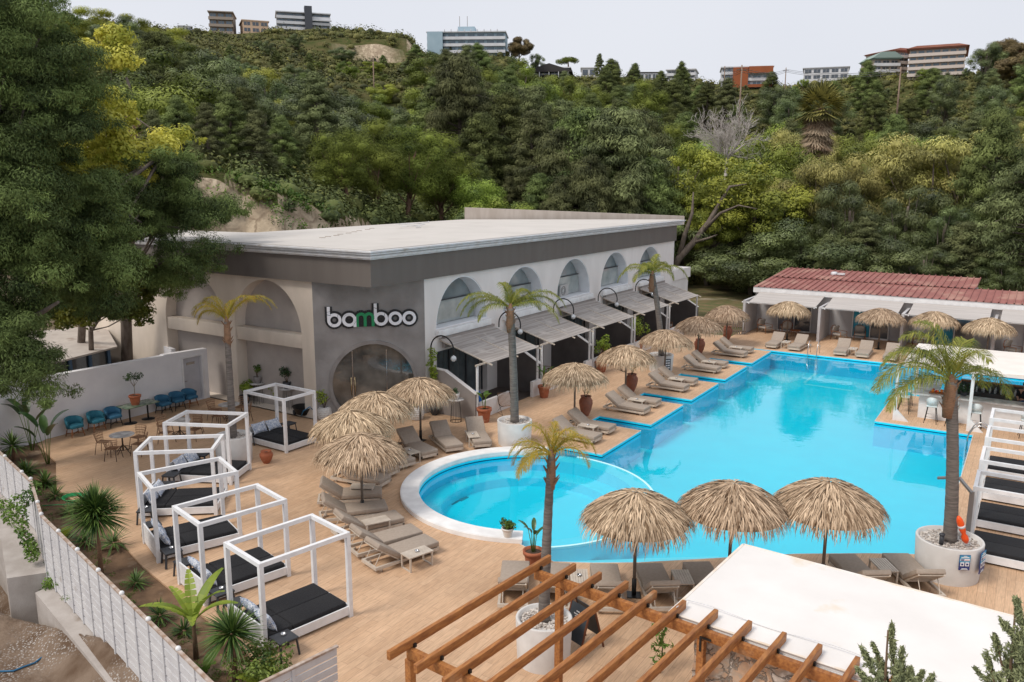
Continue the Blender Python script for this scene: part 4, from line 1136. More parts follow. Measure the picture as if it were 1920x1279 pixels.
def make_bed():
    t = thing('day_bed', 'x', 'day bed')
    Lx, Wy, H = 2.3, 1.58, 2.1; p = .05
    xs_, ys_ = Lx/2-p, Wy/2-p
    for x in (-xs_, xs_):
        for y in (-ys_, ys_):
            mb = MB(); mb.bb(x-p, x+p, y-p, y+p, 0, H-.1); mb.bb(x-.018, x+.018, y-.018, y+.018, H-.1, H+.012); mb.build('post', M_white2, t)
    for s in (-1, 1):
        mb = MB(); mb.bb(-Lx/2, Lx/2, s*ys_-p*.9, s*ys_+p*.9, H-.1, H); mb.build('top_rail', M_white2, t)
        mb = MB(); mb.bb(s*xs_-p*.9, s*xs_+p*.9, -ys_+p*.9, ys_-p*.9, H-.098, H-.002); mb.build('top_rail', M_white2, t)
    mb = MB()
    for s in (-1, 1):
        mb.bb(-xs_+p, xs_-p, s*ys_-.02, s*ys_+.02, .06, .27); mb.bb(s*xs_-.02, s*xs_+.02, -ys_+p, ys_-p, .06, .27)
    mb.bb(-xs_+.03, xs_-.03, -ys_+.03, ys_-.03, .19, .235)
    mb.build('base', M_white2, t)
    mb = MB()
    for k in range(4): mb.bb(-xs_-.02, -xs_+.02, -ys_+p+.003, ys_-p-.003, .28+k*.085, .28+k*.085+.08)
    mb.build('head_board', M_white2, t)
    gap = .006
    for i, (x0, x1) in enumerate(((-1.04, -.38), (-.38, 1.04))):
        for (y0, y1) in ((-.70, 0), (0, .70)):
            mb = MB(); mb.box(((x0+x1)/2, (y0+y1)/2, .30), (x1-x0-gap, y1-y0-gap, .13), r=.03); mb.build('mattress', M_mattress, t)
    for i, y in enumerate((-.36, .3)):
        mb = MB(); n_ = 12; V = []
        W2, H2, T2 = .33, .22, .09
        for a in range(n_+1):
            for b_ in range(n_+1):
                u, v_ = 2*a/n_-1, 2*b_/n_-1
                th_ = T2*((1-u**4)*(1-v_**4))**.5
                V.append((th_, u*W2*(1-.08*(1-v_*v_)), v_*H2*(1-.1*(1-u*u))))
        m_ = n_+1; F = [[a*m_+b_, (a+1)*m_+b_, (a+1)*m_+b_+1, a*m_+b_+1] for a in range(n_) for b_ in range(n_)]
        V = np.array(V); V2 = V.copy(); V2[:, 0] *= -1
        ti = .45+.12*i
        Mr = np.array([[math.cos(ti), 0, -math.sin(ti)], [0, 1, 0], [math.sin(ti), 0, math.cos(ti)]])
        for VV, FF in ((V, F), (V2, [f[::-1] for f in F])):
            mb.add(VV @ Mr.T+np.array([-.86+.05*i, y, .56]), FF, .5, True)
        mb.build('pillow', M_pillow, t)
    return t
bed0 = make_bed(); BD = []
def bed(x, y, rz, label, group):
    o = bed0 if not BD else dup(bed0)
    BD.append(o); o.location = (x, y, 0); o.rotation_euler = (0, 0, rz); o['label'] = label; o['group'] = group
    return o
def make_stool():
    t = thing('stool_table', 'x', 'side table')
    mb = MB(); mb.box((0, 0, .40), (.46, .46, .045), r=.015); mb.box((0, 0, .365), (.40, .40, .03)); mb.build('table_top', M_darkgrey, t)
    for sx in (-1, 1):
        for sy in (-1, 1):
            mb = MB(); mb.bar((sx*.19, sy*.19, .37), (sx*.225, sy*.225, 0), .05, .035, up=(sx, sy, 0)); mb.build('leg', M_darkgrey, t)
    return t
st0 = make_stool(); ST = []
def stool(x, y, rz, label, ash=False):
    o = st0 if not ST else dup(st0)
    ST.append(o); o.location = (x, y, 0); o.rotation_euler = (0, 0, rz); o['label'] = label; o['group'] = 'charcoal plastic tables beside the day beds'
    if ash: ashtray(x-.05, y+.03, .423, label)
DB = {1: [(458, 733), (515, 717), (591, 733), (532, 748)], 2: [(305, 793), (348, 768), (465, 772), (428, 798)], 3: [(253, 849), (274, 817), (417, 811), (405, 845)],
      4: [(257, 885), (283, 917), (447, 882), (413, 857)], 5: [(323, 948), (373, 983), (538, 937), (482, 905)], 6: [(420, 1017), (487, 1057), (657, 999), (583, 962)]}
BL = {1: 'white framed day bed farthest away, left of the entrance', 2: 'white framed day bed in front of the round white palm planter', 3: 'white framed day bed third from the far end, with a pointed blue pillow', 4: 'white framed day bed fourth from the far end, with a white side panel',
      5: 'white framed day bed second nearest the camera, behind the banana plant', 6: 'white framed day bed nearest the camera'}
for k, qd in DB.items():
    P = [np.array(G(a, b, 2.1)[:2]) for a, b in qd]
    hc = (P[0]+P[1])/2; fc = (P[2]+P[3])/2; c = (hc+fc)/2; d = fc-hc; an = math.atan2(d[1], d[0])
    bed(c[0], c[1], an, BL[k], 'white day beds along the left of the terrace')
    u = unit(d); v_ = np.array([-u[1], u[0]])
    for s in (-1, 1):
        p = c-u*.82+v_*s*1.06
        stool(p[0], p[1], an, 'charcoal table %s the %s' % ('right of the head of' if s < 0 else 'left of the head of', BL[k].replace('white framed ', '').split(',')[0].replace(' in front of the round white palm planter', ' by the palm planter')), ash=(s < 0 and k > 2))
for k, (y, lab) in enumerate(((24.95, 'white day bed nearest the right planter, cut off by the right edge'), (27.5, 'second white day bed behind the right planter'), (30.1, 'third white day bed behind the right planter, with its far rail near the pool ladder'), (32.7, 'farthest white day bed on the right, in front of the bar stools'))):
    bed(.35, y, PI, lab, 'white day beds cut off by the right edge')
stool(1.9, 23.9, 0, 'charcoal table at the right edge of the view below the day beds')

# ------------------------------------------------------------------ round white planters and palms
M_trunk = mat('palm_trunk', (.115, .10, .092), (.20, .175, .155), 2, .95, .5, 14, stretch=(2, 2, 14))
M_trunkb = mat('palm_boot', (.30, .17, .10), (.20, .12, .075), 6, .95, .6, 14, stretch=(2, 2, 9))
M_frond_y = mat('yellowing_frond', (.20, .26, .035), (.62, .36, .05), attr=True, rough=.6, spec=.3, translucent=.25)
M_frond_g = mat('green_frond', (.11, .16, .022), (.46, .42, .08), attr=True, rough=.55, spec=.35, translucent=.25)
M_gravel = mat('pebble_mulch', (.26, .215, .185), (.72, .66, .60), attr=True, rough=.9)
def pebbles(mb, cx_, cy_, z, r, n_, s=.035):
    rng = RNG
    a = rng.random(n_)*2*PI; rr_ = r*np.sqrt(rng.random(n_))
    for i in range(n_):
        sc = s*rng.uniform(.6, 1.3)
        mb.box((cx_+rr_[i]*math.cos(a[i]), cy_+rr_[i]*math.sin(a[i]), z+rng.uniform(0, .015)), (sc*1.5, sc, sc*.7), rz=rng.random()*3, val=rng.random())
def planter(x, y, r, h, label, npeb=260):
    t = thing('planter', label, 'planter', (x, y, 0), group='round white palm planters')
    mb = MB(); mb.lathe([(r*.93, 0), (r*.94, .04), (r, h-.02), (r-.01, h), (r-.07, h), (r-.075, h-.10), (.01, h-.10)], n=56, cap0=False)
    mb.build('pot', M_pot, t)
    mb = MB(); pebbles(mb, 0, 0, h-.09, r-.1, npeb); mb.build('pebble_mulch', M_gravel, t)['kind'] = 'stuff'
    return t
RTv = np.array([math.cos(YAW), -math.sin(YAW), 0]); FWv = np.array([math.sin(YAW), math.cos(YAW), 0])
def frond(parent, base, side, depth, up, L, droop, mat_, nl=34, ll=.42, hue=(.1, .6), seed=0, wd=.022, hang=.6):
    rng = np.random.default_rng(seed)
    d = unit(RTv*side+FWv*depth+np.array([0, 0, up])); P = [np.array(base, float)]; N = 14; dirs = []
    for i in range(N):
        dirs.append(d.copy()); P.append(P[-1]+d*L/N); d = unit(d+np.array([0, 0, -droop*(i+2)/N*.28]))
    dirs.append(d)
    mb = MB(); mb.tube(P, np.linspace(.022, .005, N+1), n=5, val=.5)
    for i in range(nl):
        f = .12+.88*i/nl; k = f*N; a = int(k); b_ = k-a
        p = P[a]*(1-b_)+P[min(a+1, N)]*b_; t_ = dirs[a]
        sidev = unit(np.cross(t_, np.array([0, 0, 1])))
        upv = np.cross(sidev, t_)
        for s in (-1, 1):
            l = ll*(math.sin(PI*min(1, .18+f*.8))**.7)*rng.uniform(.8, 1.15)
            dd = unit(sidev*s*.9+t_*(.55+.3*f)+upv*.15+rng.normal(size=3)*.10)
            q1 = p+dd*l*.5; d2 = unit(dd+np.array([0, 0, -hang*rng.uniform(.7, 1.4)])); q2 = q1+d2*l*.5
            wv = unit(np.cross(dd, upv+rng.normal(size=3)*.3))*wd/2
            mb.add([p-wv*.5, p+wv*.5, q1+wv, q1-wv, q2+wv*.1, q2-wv*.1], [[0, 1, 2, 3], [3, 2, 4, 5]], float(np.clip(hue[0]+(hue[1]-hue[0])*rng.random()+.12*f, 0, 1)))
    return mb.build('frond', mat_, parent)
def palm(x, y, base_z, h, label, fronds, mat_, lean=(0, 0), r0=.17, r1=.10, crown_l=.55, ll=.42, nl=34, wd=.022, boots=True, hang=.6):
    t = thing('palm_tree', label, 'palm tree', (x, y, base_z), group='feathery palms in white planters')
    H = h-base_z; n_ = 26; pts = []; rs = []
    for i in range(n_+1):
        f = i/n_; pts.append((lean[0]*f**1.5, lean[1]*f**1.5, H*f)); rs.append(r0+(r1-r0)*f**.7+.006*(i % 2))
    mb = MB(); mb.tube(pts, rs, n=14); mb.build('trunk', M_trunk, t)
    mb = MB(); top = np.array(pts[-1])
    mb.tube([top+np.array([0, 0, -crown_l*1.7]), top+np.array([0, 0, -crown_l]), top+np.array([0, 0, -.1]), top+np.array([0, 0, .18])], [r1*1.02, r1*1.25, r1*1.1, r1*.35], n=12)
    rng = np.random.default_rng(int(abs(x)*100))
    for i in range(22):
        a = rng.random()*2*PI; z = -crown_l*1.5*rng.random(); p = top+np.array([math.cos(a)*r1, math.sin(a)*r1, z]); e = p+np.array([math.cos(a)*.10, math.sin(a)*.10, .14])
        mb.tube([p, e], [.03, .006], n=4, smooth=False)
    mb.build('crown_shaft', M_trunkb, t)
    for i, (s, dp, up, L, dr) in enumerate(fronds):
        frond(t, top+np.array([0, 0, .02]), s, dp, up, L, dr, mat_, nl=nl, ll=ll, seed=i*7+int(abs(x)*10), wd=wd, hang=hang, hue=(.05, .75) if mat_ is M_frond_y else (.0, .6))
    return t
PL = [(-23.2, 18.8, .66, .95), (-15.9, 26.0, .68, .92), (-7.60, 13.55, .60, 1.02), (-1.05, 22.85, .80, 1.0), (-16.3, 41.0, .66, .9)]
def pot_at(i, px, py, z): # planter centre from the middle of its rim
    g = G(px, py, z); PL[i] = (g[0], g[1], PL[i][2], z)
pot_at(0, 437, 815, 1.0); pot_at(1, 965, 787, .95); pot_at(2, 1020, 1156, 1.0); pot_at(3, 1781, 1008, 1.0); pot_at(4, 1240, 664, .9)
PLab = ['white planter with a palm behind the second day bed', 'white planter with a tall palm by the nearest awning', 'white planter under the timber pergola', 'white planter with two blue notices by the right edge of the pool', 'white planter with a dark notice between the pool bays']
for i, (x, y, r, h) in enumerate(PL): planter(x, y, r, h, PLab[i], 420 if i in (2, 3) else 200)
def topz(i, px, py): # height at which the sight line passes over the planter
    x, y = PL[i][:2]; d = ray(px, py); t = math.hypot(x, y)/math.hypot(d[0], d[1]); return CAMZ+d[2]*t
def leanto(i, px, py):
    x, y = PL[i][:2]; z = topz(i, px, py); d = ray(px, py); t = (x*FWv[0]+y*FWv[1])/(d @ FWv); p = d*t
    return z, ((p[0]-x), (p[1]-y))
z, ln = leanto(0, 425, 603)
palm(PL[0][0], PL[0][1], .88, z, 'leaning palm with two yellow drooping fronds in front of the blind arches', [(-.9, .1, 1.5, 1.75, 1.5), (-.75, -.2, 1.3, 1.5, 1.5), (.9, .1, 1.35, 2.3, 1.2), (.8, .2, 1.25, 2.05, 1.25), (.2, .3, 1.8, .8, .8), (-.6, .2, 1.9, 1.5, 1.4), (.65, -.1, 1.8, 1.7, 1.3), (-1, -.1, 1.2, 1.4, 1.6)], M_frond_y, ln, .15, .095, ll=.46, nl=75, wd=.014, hang=1.15)
z, ln = leanto(1, 957, 578)
palm(PL[1][0], PL[1][1], .84, z, 'tall palm with grey patched trunk between the nearest awning and the pool', [(-1, 0, .8, 2.5, 1.1), (-1, .5, .5, 2.2, 1.0), (1, .1, .85, 2.55, 1.05), (1, -.3, .5, 2.3, 1.05), (1, .3, .65, 2.5, 1.1), (-1, .2, .65, 2.4, 1.15), (.2, 1, .9, 1.3, 1.2), (-.2, .2, 1.6, 1.2, 1.2), (1, .6, .8, 1.6, 1.1), (-1, -.3, .45, 1.6, 1.2), (.5, .2, 1.5, 1.2, 1.3)], M_frond_g, ln, .17, .13, ll=.52, nl=110, wd=.016, hang=1.2)
z, ln = leanto(2, 1034, 855)
palm(PL[2][0], PL[2][1], .9, z, 'palm with orange tinged fronds standing before the round pool', [(-1, 0, 1.05, 1.15, 1.4), (-1, .4, .55, 1.1, 1.35), (-1, -.5, .35, 1.0, 1.2), (-.9, .1, .1, .9, 1.1), (1, .1, 1.25, 1.25, 1.5), (.9, .5, 1.2, 1.15, 1.4), (.15, .1, 2, .7, .6), (.45, -.3, 1.9, .95, 1.2), (-.45, .1, 1.8, 1.0, 1.4), (1, -.4, .9, 1.05, 1.4), (-.7, -.6, .7, .95, 1.4)], M_frond_y, ln, .13, .075, ll=.36, nl=80, wd=.009, hang=1.0, crown_l=.42)
z, ln = leanto(3, 1784, 712)
palm(PL[3][0], PL[3][1], .88, z, 'big palm with thick trunk and wide green crown at the right edge of the pool', [(-1, .1, .75, 2.35, 1.25), (-1, -.3, .35, 2.2, 1.0), (-.9, .6, 1.2, 2.1, 1.2), (1, .1, .55, 2.0, 1.25), (1, .6, .7, 1.9, 1.2), (-.3, .3, 1.9, 1.9, 1.1), (-.6, .1, 1.7, 2.0, 1.15), (.2, -.5, 1.6, 1.5, 1.3), (-.9, .2, 1.25, 2.1, 1.2), (-.2, 1, 1.2, 1.8, 1.2), (.35, .3, 1.6, 1.5, 1.2), (-1, .35, .1, 1.7, .9), (-.9, -.1, .55, 2.3, 1.0)], M_frond_g, ln, .175, .125, ll=.62, nl=95, wd=.017, hang=1.15)
z, ln = leanto(4, 1223, 514)
palm(PL[4][0], PL[4][1], .8, z, 'palm in front of the fourth and fifth awnings, behind the parasols', [(-1, 0, .6, 2.3, 1.2), (-1, .4, .95, 2.0, 1.2), (1, 0, .7, 2.4, 1.2), (1, -.5, .8, 1.5, 1.3), (.2, .2, 1.8, 1.2, 1.0), (-.5, -.6, 1.2, 1.4, 1.3), (.6, .5, 1.2, 1.5, 1.2), (-.8, -.3, .4, 1.4, 1.2), (.9, .2, 1.3, 1.4, 1.3), (-.3, .8, 1.3, 1.3, 1.2)], M_frond_g, ln, .17, .13, ll=.50, nl=90, wd=.02, hang=1.1)
# notices fixed to the planters
def notice(x, y, z, rz, wd, h, label, kind):
    t = thing('notice', label, 'sign', (x, y, z), rz)
    navy = mat('notice_navy', (.02, .035, .16), None, 3, .4); cy = mat('notice_cyan', (.02, .26, .46), None, 3, .4); wt_ = mat('notice_white', (.75, .77, .8), None, 3, .4); bk = mat('notice_black', (.012, .02, .04), None, 3, .4); rd = mat('notice_red', (.5, .02, .04), None, 3, .4)
    mb = MB(); mb.bb(-wd/2, wd/2, -.008, .008, -h/2, h/2); mb.build('board', bk if kind == 'dark' else navy, t)
    if kind == 'dark':
        mb = MB()
        for k in range(4):
            for (a, b_) in ((-.36, -.05), (.02, .36)): mb.bb(a*wd, b_*wd, -.012, -.009, h*(.30-.21*k), h*(.42-.21*k))
        mb.build('panel_text', wt_, t)
    else:
        mb = MB(); mb.bb(-wd/2+.004, wd/2-.004, -.012, -.009, h*.02, h/2-.004); mb.build('band', cy, t)
        mb = MB(); mb.bb(-wd*.16, wd*.16, -.016, -.0125, h*.42, h*.455); mb.bb(-wd*.36, wd*.36, -.016, -.0125, h*.33, h*.385); mb.bb(-wd*.42, wd*.42, -.016, -.0125, h*.12, h*.27)
        mb.bb(-wd*.40, -wd*.05, -.016, -.0125, -h*.22, h*.03); mb.bb(wd*.05, wd*.40, -.016, -.0125, -h*.22, h*.03); mb.bb(-wd*.25, wd*.25, -.016, -.0125, -h*.40, -h*.37); mb.bb(-wd*.32, wd*.32, -.016, -.0125, -h*.46, -h*.43)
        mb.build('pictogram_panel', wt_, t)
        mb = MB(); mb.bb(-wd*.38, -wd*.08, -.02, -.017, h*.15, h*.24); mb.bb(wd*.13, wd*.32, -.02, -.017, -h*.16, -h*.04); mb.bb(-wd*.32, -wd*.14, -.02, -.017, -h*.16, -h*.04); mb.build('pictogram', navy, t)
        mb = MB(); mb.bb(-wd*.02, wd*.38, -.02, -.017, h*.17, h*.19); mb.build('warning_line', rd, t)
    return t
x, y, r, h = PL[3]
def onpot(i, ang): # angle measured from the direction towards the camera, positive to the right
    x, y, r, h = PL[i]; c = unit(np.array([-x, -y])); s = np.array([-c[1], c[0]])
    d = c*math.cos(ang)+s*math.sin(ang); return x+d[0]*(r+.02), y+d[1]*(r+.02), math.atan2(d[1], d[0])+PI/2
a = onpot(3, .48); notice(a[0], a[1], .70, a[2], .27, .40, 'blue notice with pictograms on the front of the right white planter', 'pool')
a = onpot(3, 1.12); notice(a[0]+.03, a[1], .66, a[2]+.15, .36, .55, 'blue notice turned sideways on the right side of the right white planter', 'pool')
a = onpot(4, .55); notice(a[0], a[1], .45, a[2], .34, .62, 'dark notice board with white squares on the planter between the pool bays', 'dark')
# rescue tube leaning on the right palm
t = thing('rescue_buoy', 'orange rescue buoy with grey band leaning in the right white planter', 'rescue buoy', (x, y, h))
p0 = np.array(G(1797, 968, 1.75)); p1 = np.array(G(1812, 1018, 1.02)); o_ = np.array([x, y, h])
mb = MB(); N = 10
mb.tube([p0+(p1-p0)*f-o_ for f in np.linspace(0, 1, N)], [.03, .07, .085, .085, .085, .07, .05, .085, .085, .04], n=12); mb.build('float', mat('rescue_orange', (.85, .10, .01), (.75, .08, .01), 4, .4), t)
mb = MB(); mb.tube([p0+(p1-p0)*f-o_ for f in (.33, .42)], [.089, .089], n=12); mb.build('band', M_gutter, t)
mb = MB(); mb.cyl((x-.16, y-.36, h-.08), (x-.16, y-.36, h+.16), .055, n=12); mb.cyl((x-.16, y-.36, h+.16), (x-.16, y-.36, h+.20), .07, n=12)
tag(mb.build('spot_light', M_darkgrey), 'small dark garden spotlight at the foot of the big right palm', 'spotlight')
# ------------------------------------------------------------------ pergola, white roof sheet and stone wall
RT = -.098
e1 = np.array([math.cos(RT), math.sin(RT), 0]); e2 = np.array([-math.sin(RT), math.cos(RT), 0])
org = np.array(G(1031, 1040, 2.86))
pg = thing('pergola', 'open pergola of brown stained timber beams in the foreground', 'pergola', (float(org[0]), float(org[1]), 0))
def relp(o): o.parent = pg; o.location = (-org[0], -org[1], 0); return o
xs_r = [0, .585, 1.16, 1.73, 2.31, 2.88, 3.45, 4.05, 4.63, 5.2, 5.77, 6.34, 6.9]
Z0, Z1_ = 2.71, 2.86
for i, a in enumerate(xs_r):
    far = org+e1*a; far[2] = (Z0+Z1_)/2; far = far+e2*(.0 if i < 6 else .05)
    L = 4.32 if i < 5 else 5.6
    near = far-e2*L
    mb = MB(); mb.bar(near, far, .075, .15, r=.006); relp(mb.build('rafter', M_timber))
for nm, b_ in (('far', .42), ('near', 3.85)):
    p = org-e2*b_; p[2] = 2.61
    mb = MB(); mb.bar(p-e1*.04, p+e1*7.2, .09, .19, r=.006); relp(mb.build('beam', M_timber))
    for a in ((.0, 2.95) if nm == 'near' else (.53, 3.42)):
        q_ = p+e1*a
        mb = MB(); mb.box((q_[0], q_[1], 1.255), (.125, .125, 2.51), rz=RT, r=.006); relp(mb.build('post', M_timber))
for i, a in enumerate(xs_r[:10]):
    for b_ in (.42, 3.85):
        p = org+e1*(a+.055)-e2*(b_-.06)
        mb = MB(); mb.box((p[0], p[1], 2.735), (.04, .05, .06), rz=RT); relp(mb.build('bracket', M_black))
q_ = org-e2*.42+e1*3.42
mb = MB(); mb.box((q_[0]-.0, q_[1]-.075, 2.45), (.035, .012, .26), rz=RT); mb.box((q_[0]+.09, q_[1]-.085, 2.58), (.2, .012, .04), rz=RT); relp(mb.build('hinge_plate', M_black))
rc = [G(1394, 1019, 2.72), G(1917, 1158, 2.72)]
A0 = np.array(rc[0]); A1 = np.array(rc[1]); dd = unit(A1-A0); nn_ = np.array([-dd[1], dd[0], 0])
RW = 3.42
poly = [A0, A0-nn_*RW, A1-nn_*RW+dd*.0, A1]
t = thing('sheet_roof', 'large white sheet roof filling the lower right foreground', 'roof', (float(A0[0]), float(A0[1]), 0))
def relw(o): o.parent = t; o.location = (-A0[0], -A0[1], 0); return o
mb = MB(); mb.prism([tuple(p[:2]) for p in poly], 2.64, 2.70); relw(mb.build('sheet', M_membr))
mb = MB()
for i in range(4):
    a, b_ = poly[i], poly[(i+1) % 4]; mb.bar((a[0], a[1], 2.59), (b_[0], b_[1], 2.59), .06, .09)
relw(mb.build('edge_frame', M_gutter))
mb = MB()
for i in range(4):
    a, b_ = poly[i], poly[(i+1) % 4]; mb.bar((a[0], a[1], 2.703), (b_[0], b_[1], 2.703), .05, .012)
relw(mb.build('edge_trim', mat('rusty_trim', (.72, .60, .47), (.80, .76, .72), 3, .8)))
mb = MB(); p = A0-nn_*(RW-.25)
mb.tube([G(1268, 1139, 2.88)]+[tuple(A0-nn_*(RW-.50)+dd*s+np.array([0, 0, .0])+np.array([0, 0, .03*math.sin(s*3)+.02])) for s in np.linspace(.1, 4.6, 30)], .008, n=5)
tag(mb.build('cable', M_gutter), 'thin pale cable lying across the white sheet roof by the timber beams', 'cable')
def stone_mat():
    m = bpy.data.materials.new('rubble_stone'); m.use_nodes = True; nt = m.node_tree; L = nt.links; b = nt.nodes['Principled BSDF']; b.inputs['Roughness'].default_value = .95
    tc = nd(nt, 'ShaderNodeTexCoord'); v = nd(nt, 'ShaderNodeTexVoronoi'); v.inputs['Scale'].default_value = 4.2; v.feature = 'F1'
    n1 = nd(nt, 'ShaderNodeTexNoise'); n1.inputs['Scale'].default_value = 3.5; n1.inputs['Detail'].default_value = 8; n1.inputs['Distortion'].default_value = .6
    ad = nd(nt, 'ShaderNodeMix', data_type='RGBA'); ad.inputs[0].default_value = .42; L.new(tc.outputs['Object'], ad.inputs[6]); L.new(n1.outputs['Color'], ad.inputs[7])
    L.new(tc.outputs['Object'], n1.inputs[0]); L.new(ad.outputs[2], v.inputs['Vector'])
    cr = nd(nt, 'ShaderNodeValToRGB'); el = cr.color_ramp.elements; el[0].position = .3; el[0].color = (.62, .52, .42, 1); el[1].position = .72; el[1].color = (.74, .69, .63, 1)
    e = el.new(.45); e.color = (.52, .34, .22, 1); e = el.new(.58); e.color = (.36, .29, .23, 1)
    L.new(n1.outputs['Fac'], cr.inputs[0])
    v2 = nd(nt, 'ShaderNodeTexVoronoi'); v2.feature = 'DISTANCE_TO_EDGE'; v2.inputs['Scale'].default_value = 4.2; L.new(ad.outputs[2], v2.inputs['Vector'])
    mr = nd(nt, 'ShaderNodeMapRange'); mr.inputs[1].default_value = 0; mr.inputs[2].default_value = .06; L.new(v2.outputs['Distance'], mr.inputs[0])
    mx = nd(nt, 'ShaderNodeMix', data_type='RGBA'); mx.inputs[6].default_value = (.50, .44, .38, 1); L.new(mr.outputs[0], mx.inputs[0]); L.new(cr.outputs[0], mx.inputs[7])
    L.new(mx.outputs[2], b.inputs['Base Color'])
    bp = nd(nt, 'ShaderNodeBump'); bp.inputs['Strength'].default_value = .9; bp.inputs['Distance'].default_value = .08; L.new(mr.outputs[0], bp.inputs['Height']); L.new(bp.outputs[0], b.inputs['Normal'])
    return m
M_stone = stone_mat()
w0 = A0-nn_*3.36+dd*.45; w1 = w0+dd*7.5
mb = MB()   # irregular stone face
nx, nz = 90, 34; V = []
for i in range(nx+1):
    for j in range(nz+1):
        p = w0+(w1-w0)*i/nx; zz = 2.4*j/nz
        off = .09*(vnoise(np.array(i*1.0), np.array(j*1.0), 3.1, 5)+vnoise(np.array(i*1.0), np.array(j*1.0), 1.4, 6)*.5)
        V.append((p[0]+nn_[0]*off, p[1]+nn_[1]*off, zz))
F = [[i*(nz+1)+j, (i+1)*(nz+1)+j, (i+1)*(nz+1)+j+1, i*(nz+1)+j+1] for i in range(nx) for j in range(nz)]
mb.add(V, F, .5, True)
mb.prism([tuple((w0+nn_*.06)[:2]), tuple((w1+nn_*.06)[:2]), tuple((w1+nn_*2.2)[:2]), tuple((w0+nn_*2.2)[:2])], 0, 2.42)
tag(mb.build('stone_wall', M_stone), 'rough natural stone wall under the white sheet roof, seen between the timber beams', 'wall')
# menu board
g = G(1092, 1212); mbt = thing('menu_board', 'dark folding menu board with brown frame beside the planter under the pergola', 'menu board', (g[0], g[1], 0), -.35)
for s in (-1, 1):
    mb = MB(); mb.bar((0, s*.04, 1.08), (0, s*.34, .12), .50, .02, up=(1, 0, 0)) if 0 else None
    mb = MB(); c_ = [(-.29, s*.03, 1.1), (-.29, s*.36, 0)], [(.29, s*.03, 1.1), (.29, s*.36, 0)]
    for a, b_ in c_: mb.bar(a, b_, .035, .035)
    mb.build('leg', mat('brown_frame', (.11, .035, .015), (.16, .05, .02), 4, .6), mbt)
    mb = MB(); mb.bar((0, s*.06, 1.0), (0, s*.30, .25), .56, .015); mb.build('panel', mat('chalkboard', (.03, .04, .05), (.045, .055, .065), 3, .5), mbt)
mb = MB(); M_ = np.array([[1, 0, 0], [0, .95, -.30], [0, .30, .95]])
for i, (x_, z_, a_, b_) in enumerate(((-.02, .86, .10, .03), (.0, .80, .26, .028), (.01, .76, .2, .02), (.0, .70, .12, .015))): mb.box((x_, -.11-(.86-z_)*.31-.016, z_), (a_, .004, b_))
mb.build('white_lettering', mat('chalk', (.7, .7, .7), None, 3, .8), mbt)
mb = MB(); mb.cyl((0, -.072, .93), (0, -.085, .935), .045, n=16); mb.build('red_roundel', mat('roundel_red', (.45, .03, .03), None, 3, .6), mbt)

# ------------------------------------------------------------------ bar with stools
bar = thing('pool_bar', 'white bar counter with grey marble top on the pool peninsula', 'bar counter', (-3.7, 38.8, 0))
def relr(o): o.parent = bar; o.location = (3.7, -38.8, 0); return o
mb = MB(); mb.bb(-3.68, 5, 38.8, 39.0, 0, 1.06); mb.bb(-3.68, -3.48, 39.0, 41.6, 0, 1.06); relr(mb.build('front', M_white))
mb = MB(); mb.prism([(-3.95, 38.5), (5, 38.5), (5, 39.35), (-3.0, 39.35), (-3.0, 41.8), (-3.95, 41.8)], 1.065, 1.115); relr(mb.build('counter_top', M_marble))
mb = MB(); mb.bb(-2.9, 5, 40.9, 41.5, 0, .95); mb.bb(-2.9, 5, 41.3, 41.5, .95, 1.3); relr(mb.build('back_shelf', mat('bar_dark', (.05, .045, .045), (.09, .08, .08), 3, .5)))
mb = MB(); mb.bb(-2.3, .3, 41.28, 41.52, 1.31, 1.36); relr(mb.build('shelf_board', M_woodleg))
M_can = mat('canopy_canvas', (.80, .755, .70), (.72, .67, .62), .9, .8, .1, 8)
t = thing('bar_canopy', 'cream canvas canopy over the pool bar behind the big palm', 'canopy', (0, 40.0, 0))
mb = MB(); N = 14; V = []
for i in range(N+1):
    for j in range(N+1):
        x_ = -4.3+10.3*i/N; y_ = -2.25+5.25*j/N
        V.append((x_, y_, 2.52+.10*math.sin(PI*j/N)+.02*math.sin(i*1.3)))
mb.add(V, [[i*(N+1)+j, (i+1)*(N+1)+j, (i+1)*(N+1)+j+1, i*(N+1)+j+1] for i in range(N) for j in range(N)], .5, True)
mb.bar((-4.3, -2.25, 2.46), (6, -2.25, 2.46), .04, .12); mb.bar((-4.3, -2.25, 2.46), (-4.3, 3.0, 2.46), .04, .12); mb.bar((-4.3, 3.0, 2.46), (6, 3.0, 2.46), .04, .12)
mb.build('sheet', M_can, t)
for (x_, y_) in ((-4.47, -2.2), (-1.67, -2.27), (1.6, -2.27), (-4.25, 2.9), (-1.6, 2.9)):
    mb = MB(); mb.bb(x_-.06, x_+.06, y_-.06, y_+.06, 0, 2.45); mb.add([(x_+.06, y_-.05, 0), (x_+.55, y_-.05, 0), (x_+.06, y_-.05, .5), (x_+.06, y_+.05, 0), (x_+.55, y_+.05, 0), (x_+.06, y_+.05, .5)], [[0, 1, 2], [5, 4, 3], [1, 4, 5, 2], [0, 3, 4, 1]]) if y_ < 0 else None
    mb.build('post', M_white, t)
